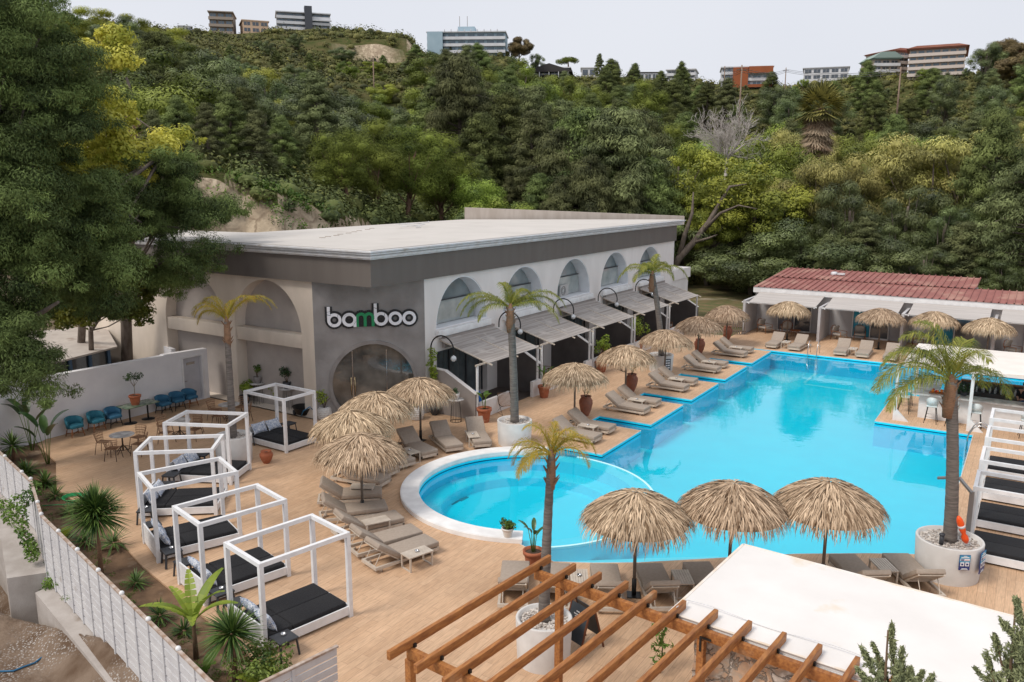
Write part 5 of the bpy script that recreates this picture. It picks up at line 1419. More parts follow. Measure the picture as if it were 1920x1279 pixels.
def make_barstool():
    t = thing('bar_stool', 'x', 'bar stool')
    mb = MB(); mb.box((0, 0, .74), (.42, .42, .06), r=.025); mb.build('seat', M_stool, t)
    mb = MB(); V = []; N = 14
    for i in range(N+1):
        a = PI*(.0+1.0*i/N); c_, s_ = math.cos(a), math.sin(a)
        hh = .14+.24*math.sin(a)**.8
        V += [(c_*.21, -s_*.20, .77), (c_*.235, -s_*.25, .77+hh), (c_*.215, -s_*.225, .77+hh), (c_*.18, -s_*.17, .77)]
    F = []
    for i in range(N):
        a = i*4; b_ = a+4
        for k in range(4): F.append([a+k, a+(k+1) % 4, b_+(k+1) % 4, b_+k])
    mb.add(V, F, .5, True); mb.build('shell_back', M_stool, t)
    for sx in (-1, 1):
        for sy in (-1, 1):
            mb = MB(); mb.tube([(sx*.15, sy*.15, .72), (sx*.24, sy*.24, 0)], [.018, .014], n=6); mb.build('leg', M_black, t)
    mb = MB(); q_ = .2
    for zz in (.28, .42):
        q_ = .15+.09*(1-zz/.72)
        mb.tube([(-q_, -q_, zz), (q_, -q_, zz), (q_, q_, zz), (-q_, q_, zz)], .009, n=5, closed=True)
    mb.build('footrest', M_black, t)
    return t
bs = make_barstool()
for i, (x_, y_, rz, lb) in enumerate(((-4.3, 39.3, -PI/2, 'pale bar stool at the left end of the bar, nearer the camera'), (-4.35, 40.5, -PI/2, 'pale bar stool at the left end of the bar, farther back'), (-3.1, 38.2, 0, 'pale bar stool left of the palm trunk before the bar'), (-2.3, 38.15, 0, 'pale bar stool partly hidden by the palm trunk'), (-1.45, 38.1, 0, 'pale bar stool behind the right canopy post'), (.35, 37.9, .1, 'pale bar stool seen through the day bed rails'), (1.3, 37.9, -.1, 'pale bar stool at the right edge of the view'))):
    o = bs if i == 0 else dup(bs)
    o.location = (x_, y_, 0); o.rotation_euler = (0, 0, rz); o['label'] = lb; o['group'] = 'pale bar stools'
M_glassware = mat('glassware', (.35, .37, .38), (.6, .62, .63), 3, .15)
go = None
for i in range(22):
    x_, y_ = -2.6+.24*(i % 11)+random.uniform(-.04, .04), 41.02+.2*(i//11)
    if go is None:
        mb = MB(); mb.lathe([(.03, 0), (.035, .01), (.04, .14), (.03, .17), (.014, .20), (.014, .26), (.001, .26)], n=10); go = mb.build('bottle', M_glassware); o = go
    else: o = go.copy(); COL.objects.link(o)
    o.location = (x_, y_, .952); tag(o, 'small bottle among those on the dark shelf behind the bar', 'bottle', 'bottles behind the bar')
fx, fy = G(1757, 737, 1.12)[:2]
t = thing('fruit_display', 'heap of orange and red fruit lying on a tray on the bar counter', 'fruit', (fx, fy, 1.12))
mb = MB(); mb.box((.15, 0, .02), (.9, .4, .04), r=.01); mb.build('tray', M_woodleg, t)
for i in range(14):
    mb = MB(); mb.ball((random.uniform(-.2, .5), random.uniform(-.13, .13), .09+.06*random.random()), random.uniform(.045, .065), 8, 6)
    mb.build('fruit', mat('orange_peel', (.75, .20, .02), None, 3, .5) if i % 3 else mat('red_fruit', (.5, .03, .015), None, 3, .4), t)
t = thing('fern_plant', 'dark green arching plant beside the fruit on the bar counter', 'plant', (fx+1.0, fy+.2, 1.12))
mb = MB(); mb.lathe([(.10, 0), (.14, .18), (.12, .18), (.001, .15)], n=14); mb.build('pot', M_darkgrey, t)
mb = MB(); leaves(mb, (0, 0, .35), (.4, .4, .22), 260, .16, .035, droop=.5, core=False); mb.build('foliage', mat('dark_leaf', (.012, .035, .012), (.05, .10, .03), attr=True), t)

# pool ladders
def ladder(x_, y_, rz, label):
    t = thing('pool_ladder', label, 'ladder', (x_, y_, 0), rz, 'steel pool ladders')
    for s in (-.26, .26):
        mb = MB(); mb.tube([(s, .62, 0), (s, .60, .45)]+[(s, .30+.30*math.cos(a), .45+.30*math.sin(a)) for a in np.linspace(.2, 2.6, 10)]+[(s, -.12, .25), (s, -.14, -.9)], .022, n=8); mb.build('rail', M_steel, t)
    for zz in (-.3, -.6):
        mb = MB(); mb.bb(-.26, .26, -.17, -.09, zz-.015, zz+.015); mb.build('rung', M_steel, t)
ladder(-10.65, 50.15, 0, 'steel pool ladder at the far pool edge before the bungalows')
ladder(-1.45, 36.1, -PI/2, 'steel pool ladder at the corner by the bar')
# bent metal shower at the right planter
mb = MB(); p = [G(1807, 1000, .6), G(1807, 927, 2.1)]
x_, y_ = PL[3][0]+.35, PL[3][1]+1.0
mb.box((x_, y_, 1.0), (.12, .06, 2.0)); mb.bar((x_, y_, 1.96), (x_-.35, y_+.1, 2.3), .12, .05); mb.bar((x_-.35, y_+.1, 2.3), (x_-.85, y_+.1, 2.18), .12, .05)
tag(mb.build('shower', mat('brushed_metal', (.30, .29, .28), None, 3, .4, metal=.6)), 'bent flat metal outdoor shower behind the big right palm', 'shower')
# far slatted rack
t = thing('slatted_rack', 'white slatted timber rack right of the parasol before the bungalows', 'rack', G(1905, 655, 0)[:2]+(0,))
for zz in (.15, .45, .85, 1.15):
    mb = MB(); mb.bb(-.6, 3, -.03, .03, zz, zz+.17); mb.build('slat', M_white, t)
for x_ in (-.55, 1.5):
    mb = MB(); mb.bb(x_-.05, x_+.05, .032, .12, 0, 1.35); mb.build('post', M_white, t)

# ------------------------------------------------------------------ people behind the bar and on a stool
def skin_person(name, label, joints, edges, radii, loc, rz, matl, extra):
    t = thing('person', label, 'person', loc, rz)
    me = bpy.data.meshes.new('body'); me.from_pydata(joints, edges, []); o = bpy.data.objects.new('body', me); COL.objects.link(o); o.parent = t
    sk_ = o.modifiers.new('skin', 'SKIN'); me.skin_vertices.new() if not me.skin_vertices else None
    for i, r_ in enumerate(radii): me.skin_vertices[0].data[i].radius = (r_, r_*.85 if i < 4 else r_)
    me.skin_vertices[0].data[0].use_root = True
    s2 = o.modifiers.new('sub', 'SUBSURF'); s2.levels = 1; s2.render_levels = 2
    me.materials.append(matl)
    for nm, mb, m_ in extra: mb.build(nm, m_, t)
    return t
skin_m = mat('skin', (.45, .26, .18), (.5, .29, .2), 3, .6); shirt = mat('black_shirt', (.01, .01, .012), (.02, .02, .022), 6, .9); jeans = mat('blue_jeans', (.02, .06, .16), (.03, .09, .2), 8, .9); hairm = mat('dark_hair', (.02, .012, .008), (.04, .02, .012), 9, .7)
def person(label, loc, rz, sit):
    if sit:
        J = [(0, 0, .80), (0, -.02, 1.05), (0, -.02, 1.25), (0, 0, 1.36), (0, .02, 1.45), (0, .02, 1.56), (.09, .05, .80), (.11, .45, .80), (.11, .55, .42), (.11, .66, .38), (-.09, .05, .80), (-.11, .44, .82), (-.08, .50, .42), (-.08, .61, .38), (.20, -.01, 1.30), (.26, .06, 1.05), (.20, .28, 1.02), (-.20, -.01, 1.30), (-.26, .06, 1.05), (-.18, .28, 1.02)]
    else:
        J = [(0, 0, .95), (0, 0, 1.15), (0, 0, 1.35), (0, 0, 1.47), (0, .02, 1.56), (0, .02, 1.67), (.09, 0, .90), (.10, 0, .50), (.10, -.02, .08), (.10, .12, .04), (-.09, 0, .90), (-.10, 0, .50), (-.10, -.02, .08), (-.10, .12, .04), (.20, 0, 1.42), (.25, .03, 1.15), (.20, .25, 1.08), (-.20, 0, 1.42), (-.25, .03, 1.15), (-.20, .25, 1.08)]
    E_ = [(0, 1), (1, 2), (2, 3), (3, 4), (4, 5), (0, 6), (6, 7), (7, 8), (8, 9), (0, 10), (10, 11), (11, 12), (12, 13), (2, 14), (14, 15), (15, 16), (2, 17), (17, 18), (18, 19)]
    R2 = [.14, .13, .15, .06, .055, .085, .085, .065, .045, .04, .085, .065, .045, .04, .06, .045, .03, .06, .045, .03]
    h = J[5]; ex = []
    mb = MB(); mb.ball((h[0], h[1]-.01, h[2]+.045), .105, 12, 8, sc=(.9, 1, 1)); ex.append(('hair', mb, hairm))
    mb = MB()
    mb.ball((0, 0, J[1][2]+.08), .2, 12, 8, sc=(.92, .66, 1.35))
    for s, (a, b_) in ((1, (14, 15)), (-1, (17, 18))): mb.tube([J[a], J[b_]], [.072, .055], n=8)
    ex.append(('shirt', mb, shirt))
    mb = MB()
    for c_ in ((6, 7, 8), (10, 11, 12)): mb.tube([J[i] for i in c_], [.10, .078, .058], n=8)
    mb.ball(J[0], .165, 10, 7, sc=(1, .8, .7)); ex.append(('jeans', mb, jeans))
    mb = MB()
    for c_ in (9, 13): mb.ball(J[c_], .06, 8, 6, sc=(.8, 1.9, .8))
    ex.append(('shoes', mb, hairm))
    mb = MB()
    for c_ in (16, 19):
        w_ = np.array(J[c_]); mb.ball(w_+np.array([0, .05, 0]), .035, 8, 5, sc=(1, 1.3, .5))
        for k in range(4): mb.tube([w_+np.array([-.025+.017*k, .08, 0]), w_+np.array([-.025+.017*k, .12+.01*(k in (1, 2)), -.01]), w_+np.array([-.025+.017*k, .14, -.03])], .008, n=5)
        mb.tube([w_+np.array([-.03, .03, 0]), w_+np.array([-.055, .07, -.01])], .009, n=5)
    ex.append(('hand', mb, skin_m))
    mb = MB(); mb.ball((0, h[1]+.09, h[2]+.005), .015, 6, 4); 
    for s in (-1, 1): mb.ball((s*.085, h[1]+.01, h[2]), .02, 6, 4)
    ex.append(('nose_and_ears', mb, skin_m))
    return skin_person('person', label, J, E_, R2, loc, rz, skin_m, ex)
person('dark haired person in a black top standing behind the bar at the right edge', (.15, 40.2, 0), PI, False)
person('person in jeans sitting on a pale stool behind the right day bed rails', (.8, 37.75, 0), .1, True)

# ------------------------------------------------------------------ chairs and tables on the terrace
def make_tub(seatm, legm, nm):
    t = thing('armchair', 'x', 'armchair')
    mb = MB(); mb.box((0, .02, .42), (.52, .50, .13), r=.04); mb.build('seat', seatm, t)
    mb = MB(); V = []; N = 20
    for i in range(N+1):
        a = -PI*.12+PI*1.24*i/N; c_, s_ = math.cos(a), math.sin(a); hh = .66+.12*max(0, s_)**.7
        V += [(c_*.31, -s_*.29, .36), (c_*.35, -s_*.33, hh), (c_*.28, -s_*.26, hh), (c_*.25, -s_*.23, .36)]
    F = [[i*4+k, i*4+(k+1) % 4, i*4+4+(k+1) % 4, i*4+4+k] for i in range(N) for k in range(4)]+[[0, 1, 2, 3], [N*4+3, N*4+2, N*4+1, N*4]]
    mb.add(V, F, .5, True); mb.build('back', seatm, t)
    for sx in (-1, 1):
        for sy in (-1, 1):
            mb = MB(); mb.tube([(sx*.19, sy*.18, .37), (sx*.26, sy*.24, 0)], [.024, .015], n=6); mb.build('leg', legm, t)
    mb = MB(); mb.bar((-.23, -.21, .12), (.23, .21, .12), .03, .02); mb.bar((.23, -.21, .126), (-.23, .21, .126), .03, .02); mb.build('stretcher', legm, t)
    return t
tubs = [make_tub(M_tealseat, M_woodleg, 0), make_tub(M_blueseat, M_black, 1), make_tub(M_blueseat, M_woodleg, 2)]
used = set()
for i, (y_, kind, lb) in enumerate(((17.5, 0, 'teal armchair with orange wood legs, farthest left along the white wall'), (18.4, 0, 'teal armchair with orange wood legs, second from the left along the white wall'), (19.15, 1, 'blue armchair with black legs just left of the green table'),
                                    (21.5, 1, 'blue armchair with black legs just right of the green table'), (22.2, 1, 'creased blue armchair with black legs, second right of the green table'), (22.85, 2, 'blue armchair with orange legs, nearest the door in the white wall'))):
    if kind in used: o = dup(tubs[kind])
    else: o = tubs[kind]; used.add(kind)
    o.location = (-31.75, y_, 0); o.rotation_euler = (0, 0, -PI/2+random.uniform(-.12, .12)); o['label'] = lb; o['group'] = 'blue armchairs along the white wall'
t = thing('long_table', 'long green marble table on two black pedestals against the white wall', 'table', (-31.5, 20.15, 0))
mb = MB(); mb.box((0, 0, .745), (.80, 1.5, .04), r=.006); mb.build('table_top', mat('green_marble', (.10, .15, .10), (.22, .27, .20), 5, .25, detail=8, lo=.42, hi=.6), t)
for y_ in (-.42, .42):
    mb = MB(); mb.cyl((0, y_, .03), (0, y_, .72), .035, n=10); mb.lathe([(.27, 0), (.27, .015), (.05, .05), (.001, .05)], (0, y_, 0), n=24); mb.build('pedestal', M_black, t)
def make_rattan_chair():
    t = thing('rattan_chair', 'x', 'chair')
    mb = MB()
    for k in range(9): mb.tube([(-.2, -.2+.05*k, .44+.0), (.2, -.2+.05*k, .44)], .011, n=5)
    mb.tube([(-.21, -.21, .44), (.21, -.21, .44), (.21, .21, .44), (-.21, .21, .44)], .015, n=6, closed=True); mb.build('seat', M_rattan, t)
    mb = MB(); arc_ = lambda z_, r_, b_: [(r_*math.cos(a), -b_-r_*.55*math.sin(a), z_) for a in np.linspace(0, PI, 12)]
    for z_, r_, b_ in ((.55, .23, .12), (.64, .25, .13), (.73, .27, .14), (.82, .27, .16)): mb.tube(arc_(z_, r_, b_), .011, n=5)
    for a in np.linspace(.1, PI-.1, 11): mb.tube([(.20*math.cos(a), -.1-.10*math.sin(a), .44), (.27*math.cos(a), -.16-.15*math.sin(a), .83)], .008, n=4)
    mb.build('back', M_rattan, t)
    for sx in (-1, 1):
        for sy in (-1, 1):
            mb = MB(); mb.tube([(sx*.18, sy*.18, .43), (sx*.23, sy*.24, 0)], .012, n=6); mb.build('leg', mat('dark_brown_metal', (.05, .03, .02), None, 3, .5), t)
    return t
rch = make_rattan_chair(); RC = []
TBN = ['left', 'middle', 'right']
CPOS = ['on the camera side', 'on the pool side', 'on the building side', 'on the wall side']
for i, (x_, y_) in enumerate(((-28.15, 17.25), (-28.0, 19.6), (-28.3, 22.25))):
    t = thing('bistro_table', 'round grey topped bistro table, %s one of the three by the armchairs' % TBN[i], 'table', (x_, y_, 0), group='round bistro tables')
    mb = MB(); mb.lathe([(.001, .71), (.42, .71), (.44, .72), (.44, .735), (.42, .74), (.001, .74)], n=36); mb.build('table_top', M_marble, t)
    mb = MB(); mb.cyl((0, 0, .1), (0, 0, .71), .03, n=8); mb.tube([(.28*math.cos(a), .28*math.sin(a), .2) for a in np.linspace(0, 2*PI, 20)[:-1]], .014, n=5, closed=True)
    for a in (0.3, 1.87, 3.44, 5.01): mb.tube([(0, 0, .35), (.3*math.cos(a), .3*math.sin(a), .02)], .015, n=5)
    mb.build('pedestal', mat('dark_brown_metal', (.05, .03, .02), None, 3, .5), t)
    for k in range(4):
        a = -PI/2+k*PI/2+random.uniform(-.25, .25)+.3
        o = rch if not RC else dup(rch); RC.append(o)
        o.location = (x_+.72*math.cos(a), y_+.72*math.sin(a), 0); o.rotation_euler = (0, 0, a+PI/2)
        o['label'] = 'brown rattan chair %s of the %s bistro table' % (CPOS[k], TBN[i]); o['group'] = 'rattan chairs round the bistro tables'

# ------------------------------------------------------------------ pots and plants
M_lf = mat('fresh_leaf', (.03, .085, .012), (.17, .27, .035), attr=True, rough=.55, translucent=.2)
M_lfy = mat('lime_leaf', (.09, .17, .015), (.36, .44, .05), attr=True, rough=.55, translucent=.25)
M_lfd = mat('glossy_dark_leaf', (.012, .035, .012), (.07, .13, .035), attr=True, rough=.4)
M_stem = mat('brown_stem', (.09, .055, .03), (.15, .095, .055), 8, .9)
M_wpot = mat('glazed_white_pot', (.68, .66, .63), (.60, .57, .54), 3, .5, .1, 20, stretch=(1, 1, 10))
PROF = {'terra': lambda r, h: [(r*.62, 0), (r*.68, h*.1), (r*.9, h*.72), (r*.92, h*.78), (r*1.03, h*.79), (r*1.05, h*.99), (r*.9, h), (r*.86, h*.86), (.01, h*.85)],
        'urn': lambda r, h: [(r*.45, 0), (r*.5, h*.05), (r*.8, h*.3), (r, h*.62), (r*.97, h*.78), (r*.72, h*.92), (r*.70, h*.95), (r*.82, h), (r*.68, h), (r*.55, h*.9), (.01, h*.88)],
        'ribbed': lambda r, h: [(r*.6, 0)]+[(r*(.68+.32*math.sin(PI*min(1, .1+f*.8)))*(1+.03*math.sin(f*42)), h*f) for f in np.linspace(.05, .92, 30)]+[(r*.72, h*.95), (r*.76, h), (r*.62, h), (.01, h*.9)],
        'bowl': lambda r, h: [(r*.6, 0), (r*.9, h*.5), (r, h), (r*.9, h), (r*.6, h*.6), (.01, h*.6)]}
def potted(x_, y_, z_, kind, r, h, pm, label, cat='potted plant', plant=None, name='potted_plant', group=None):
    t = thing(name, label, cat, (x_, y_, z_), random.uniform(0, 6), group)
    mb = MB(); mb.lathe(PROF[kind](r, h), n=36, cap0=True, cap1=False); mb.build('pot', pm, t)
    mb = MB(); mb.lathe([(r*.8 if kind == 'terra' else r*.6, 0), (.01, .02)], (0, 0, h*.87), n=20, cap0=False); mb.build('soil', M_soilpot, t)
    if plant: plant(t, h*.9, r)
    return t
def bush(hh, rad, n_=400, L=.10, W=.05, m=None, stems=5, nclump=7):
    def f(t, z, r):
        mb = MB(); tips = []
        for k in range(stems):
            a = 2*PI*k/stems+random.random(); e = (math.cos(a)*rad*.55, math.sin(a)*rad*.55, z+hh*random.uniform(.45, .75)); tips.append(e)
            mb.tube([(0, 0, z-.03), (e[0]*.4, e[1]*.4, z+hh*.3), e], [.016, .012, .007], n=5)
        mb.build('stem', M_stem, t)
        mb = MB()
        for k in range(nclump):
            a = random.random()*2*PI; rr_ = rad*math.sqrt(random.random())*.65
            leaves(mb, (math.cos(a)*rr_, math.sin(a)*rr_, z+hh*random.uniform(.35, .85)), rad*.45, n_//nclump, L, W, core=False, droop=.2)
        mb.build('foliage', m or M_lf, t)
    return f
def broadleaf(mb, base, d, L, W, bend=.8, tear=0.0, hue=.5, n=8):
    P = [np.array(base, float)]; d = unit(d); dirs = [d]
    for i in range(n):
        P.append(P[-1]+d*L/n); d = unit(d+np.array([0, 0, -bend/n])); dirs.append(d)
    V = []; 
    for i, (p, dd_) in enumerate(zip(P, dirs)):
        f = i/n; s = unit(np.cross(dd_, np.array([0, 0, 1]))+1e-6); u_ = np.cross(s, dd_)
        w_ = W*math.sin(PI*min(.97, .06+f*.94))**.6
        V += [p-s*w_/2+u_*w_*.18, p, p+s*w_/2+u_*w_*.18]
    F = []
    for i in range(n):
        a = i*3; F += [[a, a+1, a+4, a+3], [a+1, a+2, a+5, a+4]]
    if tear:
        F2 = []; V = np.array(V)
        for i in range(n):
            for s in (0, 2):
                q0, q1 = V[i*3+1], V[i*3+4]; e0, e1_ = V[i*3+s], V[i*3+3+s]
                g_ = random.uniform(0, tear); mb.add([q0, q1, e1_*(1-g_*.5)+e0*(g_*.5), e0], [[0, 1, 2, 3]], hue+random.uniform(-.15, .15))
    else: mb.add(V, F, np.clip(hue+np.array([random.uniform(-.1, .1) for _ in F]), 0, 1), True)
def strelitzia(nleaf, hh, W=.20, m=None):
    def f(t, z, r):
        for k in range(nleaf):
            a = 2*PI*k/nleaf+random.random()*.6; sp = random.uniform(.2, .6); b = (math.cos(a)*.04, math.sin(a)*.04, z-.02); h1 = hh*random.uniform(.5, .75)
            e = (math.cos(a)*h1*sp*.6, math.sin(a)*h1*sp*.6, z+h1)
            mb = MB(); mb.tube([b, ((b[0]+e[0])*.45, (b[1]+e[1])*.45, z+h1*.5), e], [.016, .013, .009], n=5); mb.build('stem', M_lf, t)
            mb = MB(); broadleaf(mb, e, (math.cos(a)*.7, math.sin(a)*.7, 1.1), hh*.45, W, bend=1.0, hue=random.uniform(.2, .6), tear=.5 if random.random() < .4 else 0); mb.build('leaf', m or M_lf, t)
    return f
def yucca_head(mb, c, R, n_, W=.035, hue=(0, 1), low=-.5):
    for i in range(n_):
        a = random.random()*2*PI; el = math.asin(random.uniform(low, 1)); d = np.array([math.cos(a)*math.cos(el), math.sin(a)*math.cos(el), math.sin(el)])
        L = R*random.uniform(.75, 1.1); s = unit(np.cross(d, (0, 0, 1)))*W/2; p = np.array(c)+d*.05
        m1 = p+d*L*.5; e = p+d*L+np.array([0, 0, -.12*L]); v_ = hue[0]+(hue[1]-hue[0])*random.random()
        k = unit(np.cross(s, d))*W*.2
        mb.add([p-s*.6, p-k, p+s*.6, m1-s, m1-k, m1+s, e], [[0, 1, 4, 3], [1, 2, 5, 4], [3, 4, 6], [4, 5, 6]], v_)
M_yuc = mat('yucca_leaf', (.022, .065, .014), (.13, .20, .04), attr=True, rough=.5)
def yucca(x_, y_, z_, h, R, n_, label, W=.04, heads=1):
    t = thing('yucca', label, 'plant', (x_, y_, z_), group='spiky plants in the planting bed')
    if h > .05:
        mb = MB(); mb.tube([(0, 0, 0), (.01, .01, h*.5), (0, 0, h)], [.065, .05, .045], n=9); mb.build('trunk', M_trunkb, t)
    mb = MB(); yucca_head(mb, (0, 0, h), R, n_, W)
    if heads > 1: yucca_head(mb, (0, 0, h*1.13), R*.9, n_//2, W, low=-.1)
    mb.build('leaf_crown', M_yuc, t)
    return t
g = lambda a, b, z=0: G(a, b, z)
x_, y_ = g(190, 1078, -.05)[:2]; yucca(x_, y_, -.05, 1.62, .88, 420, 'tall spiky plant with a thick brown trunk in the planting bed', heads=2)
x_, y_ = g(441, 1290, -.05)[:2]; yucca(x_, y_, -.05, 1.2, .66, 240, 'spiky plant next to the nearest day bed')
x_, y_ = g(26, 862, -.05)[:2]; yucca(x_, y_, -.05, .55, .72, 90, 'spiky plant against the white wall at the far left', W=.05)
x_, y_ = g(50, 890, -.05)[:2]; yucca(x_, y_, -.05, .1, .55, 110, 'low bright spiky plant behind the fence, left of its twin', W=.05)
x_, y_ = g(85, 912, -.05)[:2]; yucca(x_, y_, -.05, .1, .55, 110, 'low bright spiky plant by the terrace corner, right of its twin', W=.05)
x_, y_ = g(160, 1025, -.05)[:2]; yucca(x_, y_, -.05, .15, .5, 70, 'small spiky plant left of the thick trunked one')
x_, y_ = g(214, 1030, -.05)[:2]; yucca(x_, y_, -.05, .2, .55, 60, 'small light green spiky plant right of the thick trunked one')
for i_, (a_, b_, h_, r_, lb_) in enumerate(((130, 965, .1, .42, 'low spiky plant near the garden hose'), (255, 1100, .1, .40, 'low spiky plant in the bed behind the third day bed'), (300, 1165, .15, .42, 'low spiky plant in the bed behind the fourth day bed'), (345, 1190, .1, .38, 'low spiky plant just left of the banana plant'), (105, 935, .1, .45, 'low spiky plant below the corner pair'))):
    x_, y_ = g(a_, b_, -.05)[:2]; yucca(x_, y_, -.05, h_, r_, 70, lb_, W=.035)
M_ban = mat('banana_leaf', (.07, .15, .02), (.42, .50, .06), attr=True, rough=.5, translucent=.35)
def banana(x_, y_, nl, hh, W, hue, label, stem=True, az0=0.0):
    t = thing('banana_plant', label, 'plant', (x_, y_, -.05), group='broad leaved plants in the planting bed')
    if stem:
        mb = MB(); mb.tube([(0, 0, 0), (0, 0, hh*.45)], [.06, .035], n=8); mb.build('stem', M_stem, t)
    for k in range(nl):
        a = az0+2*PI*k/nl+random.uniform(-.3, .3); up = random.uniform(.9, 2.0)
        mb = MB(); broadleaf(mb, (0, 0, hh*(.42 if stem else 0)), (math.cos(a), math.sin(a), up), hh*random.uniform(.5, .75), W, bend=1.1, hue=float(np.clip(random.gauss(hue, .15), 0, 1)), tear=.6 if random.random() < .5 else 0, n=9); mb.build('leaf', M_ban, t)
x_, y_ = g(368, 1235, -.05)[:2]; banana(x_, y_, 8, 2.0, .24, .5, 'banana plant with torn leaves before the second nearest day bed')
x_, y_ = g(385, 1262, -.05)[:2]; banana(x_, y_, 3, 1.1, .24, .15, 'dark green young banana plant at the foot of a taller one', stem=False)
x_, y_ = g(500, 1300, -.05)[:2]; banana(x_, y_, 5, 1.35, .32, .75, 'light green broad leaf plant behind the bottom fence', stem=False, az0=.8)
x_, y_ = g(118, 1012, -.05)[:2]; banana(x_, y_, 3, .9, .36, .95, 'plant with yellow green paddle leaves beside the garden hose', stem=False, az0=2.2)
def bop(x_, y_, n_, hh, label):
    t = thing('strelitzia', label, 'plant', (x_, y_, -.05), random.random(), 'giant paddle leaf plants by the white wall')
    strelitzia(n_, hh, .30, mat('paddle_leaf', (.015, .05, .015), (.10, .17, .04), attr=True, rough=.35))(t, 0, .1)
x_, y_ = g(90, 868)[:2]; bop(x_, y_, 5, 1.9, 'paddle leaf plant at the terrace corner, right one of two')
x_, y_ = g(60, 842)[:2]; bop(x_, y_, 6, 2.1, 'taller split leaf plant against the white wall, left one of two')
x_, y_ = g(470, 1290, -.05)[:2]; t = thing('garden_bush', 'leafy green bush with pale flowers between the spiky plant and the bottom fence', 'shrub', (x_, y_, -.05)); mb = MB()
for k in range(26): leaves(mb, (random.uniform(-.55, .75), random.uniform(-.35, .45), random.uniform(.2, .85)), (.2, .2, .16), 90, .075, .04, core=False)
mb.build('foliage', mat('garden_leaf', (.03, .075, .012), (.20, .26, .04), attr=True, rough=.6), t)
mb = MB(); mb.tube([(0, 0, 0), (.1, 0, .6)], [.03, .015], n=6); mb.build('stem', M_stem, t)
# low weeds in the bed and the gravel
mb = MB()
for i in range(520):
    if i < 360:
        f = random.random(); p = np.array([-27.5+16.5*f, 12.6-4.0*f*1.02]); p = p+np.array([random.uniform(-.5, .5), random.uniform(-.5, .8)]); zz = -.05
        if random.random() < .35: continue
    else:
        f = random.random(); p = np.array([-24+13*f, 10.2-4.2*f])+np.array([random.uniform(-2, .5), random.uniform(-3.5, -.7)]); zz = TZ(p[0], p[1])
    s = random.uniform(.06, .16)
    leaves(mb, (p[0], p[1], zz+.02), (s, s, .05), int(40*s/.1), .05, .018, core=False, v=(0, 1))
stuff(mb.build('weeds', M_lf), 'low green weeds scattered over the planting bed and gravel', 'weeds')
mb = MB()
for i in range(9000):
    f = random.random(); p = np.array([-25+14*f, 10.0-4.4*f])+np.array([random.uniform(-2.5, .3), random.uniform(-5.0, -.9)])
    s = random.uniform(.015, .045); mb.box((p[0], p[1], TZ(p[0], p[1])+s*.2), (s*1.5, s, s*.7), rz=random.random()*3, val=random.random())
stuff(mb.build('gravel', mat('loose_gravel', (.20, .16, .13), (.58, .54, .50), attr=True, rough=.95)), 'loose pale gravel outside the fence', 'gravel')
# creeper and shrub on the outer side of the fence
t = thing('creeper', 'dark green creeper hanging over the white board fence', 'climbing plant', (-24.0, 11.4, 0))
mb = MB(); cps = [G(25, 965, 1.0), G(40, 940, 1.3), G(60, 930, 1.4), G(75, 915, 1.45), G(48, 985, .9), G(58, 1005, .7), G(66, 1020, .5), G(68, 1035, .3), G(20, 945, 1.1), G(50, 960, 1.2)]
for c_ in cps: leaves(mb, (c_[0]+24.0, c_[1]-11.4-.12, c_[2]), (.28, .16, .24), 110, .10, .06, core=False, v=(0, 1))
mb.build('foliage', M_lf, t)
mb = MB(); mb.tube([(c_[0]+24, c_[1]-11.4-.12, c_[2]) for c_ in (cps[3], cps[2], cps[4], cps[5], cps[6], cps[7])]+[(G(60, 1060, -.3)[0]+24, G(60, 1060, -.3)[1]-11.4-.1, -.4)], .012, n=5); mb.build('stem', M_stem, t)
p = G(100, 1105, -.5); t = thing('fence_shrub', 'small leafy green shrub growing at the concrete kerb outside the fence', 'shrub', (p[0], p[1], -.8))
mb = MB()
for k in range(9): leaves(mb, (random.uniform(-.4, .4), random.uniform(-.25, .25), .25+random.uniform(0, .35)), (.22, .22, .16), 130, .09, .05, core=False)
mb.build('foliage', M_lf, t)
mb = MB(); mb.tube([(0, 0, 0), (.1, .05, .4)], [.02, .01], n=5); mb.build('stem', M_stem, t)
# hoses
mb = MB(); c_ = G(140, 936, .02)
mb.tube([(c_[0]+(.33+.012*k/8)*math.cos(k*.45), c_[1]+(.26+.012*k/8)*math.sin(k*.45), .02+.0016*k) for k in range(60)]+[G(152, 940, .03), G(120, 946, .03), G(80, 948, -.02)], .016, n=6)
tag(mb.build('garden_hose', mat('green_hose', (.02, .30, .10), None, 3, .5)), 'coiled green garden hose on the terrace edge', 'hose')
mb = MB(); mb.tube([G(a, b, -.83) for a, b in ((-5, 1259), (25, 1258), (45, 1250), (65, 1243), (78, 1233), (92, 1232))], .02, n=6)
tag(mb.build('water_pipe', mat('blue_pipe', (.02, .12, .24), None, 3, .5)), 'thin blue pipe lying on the gravel outside the fence', 'pipe')
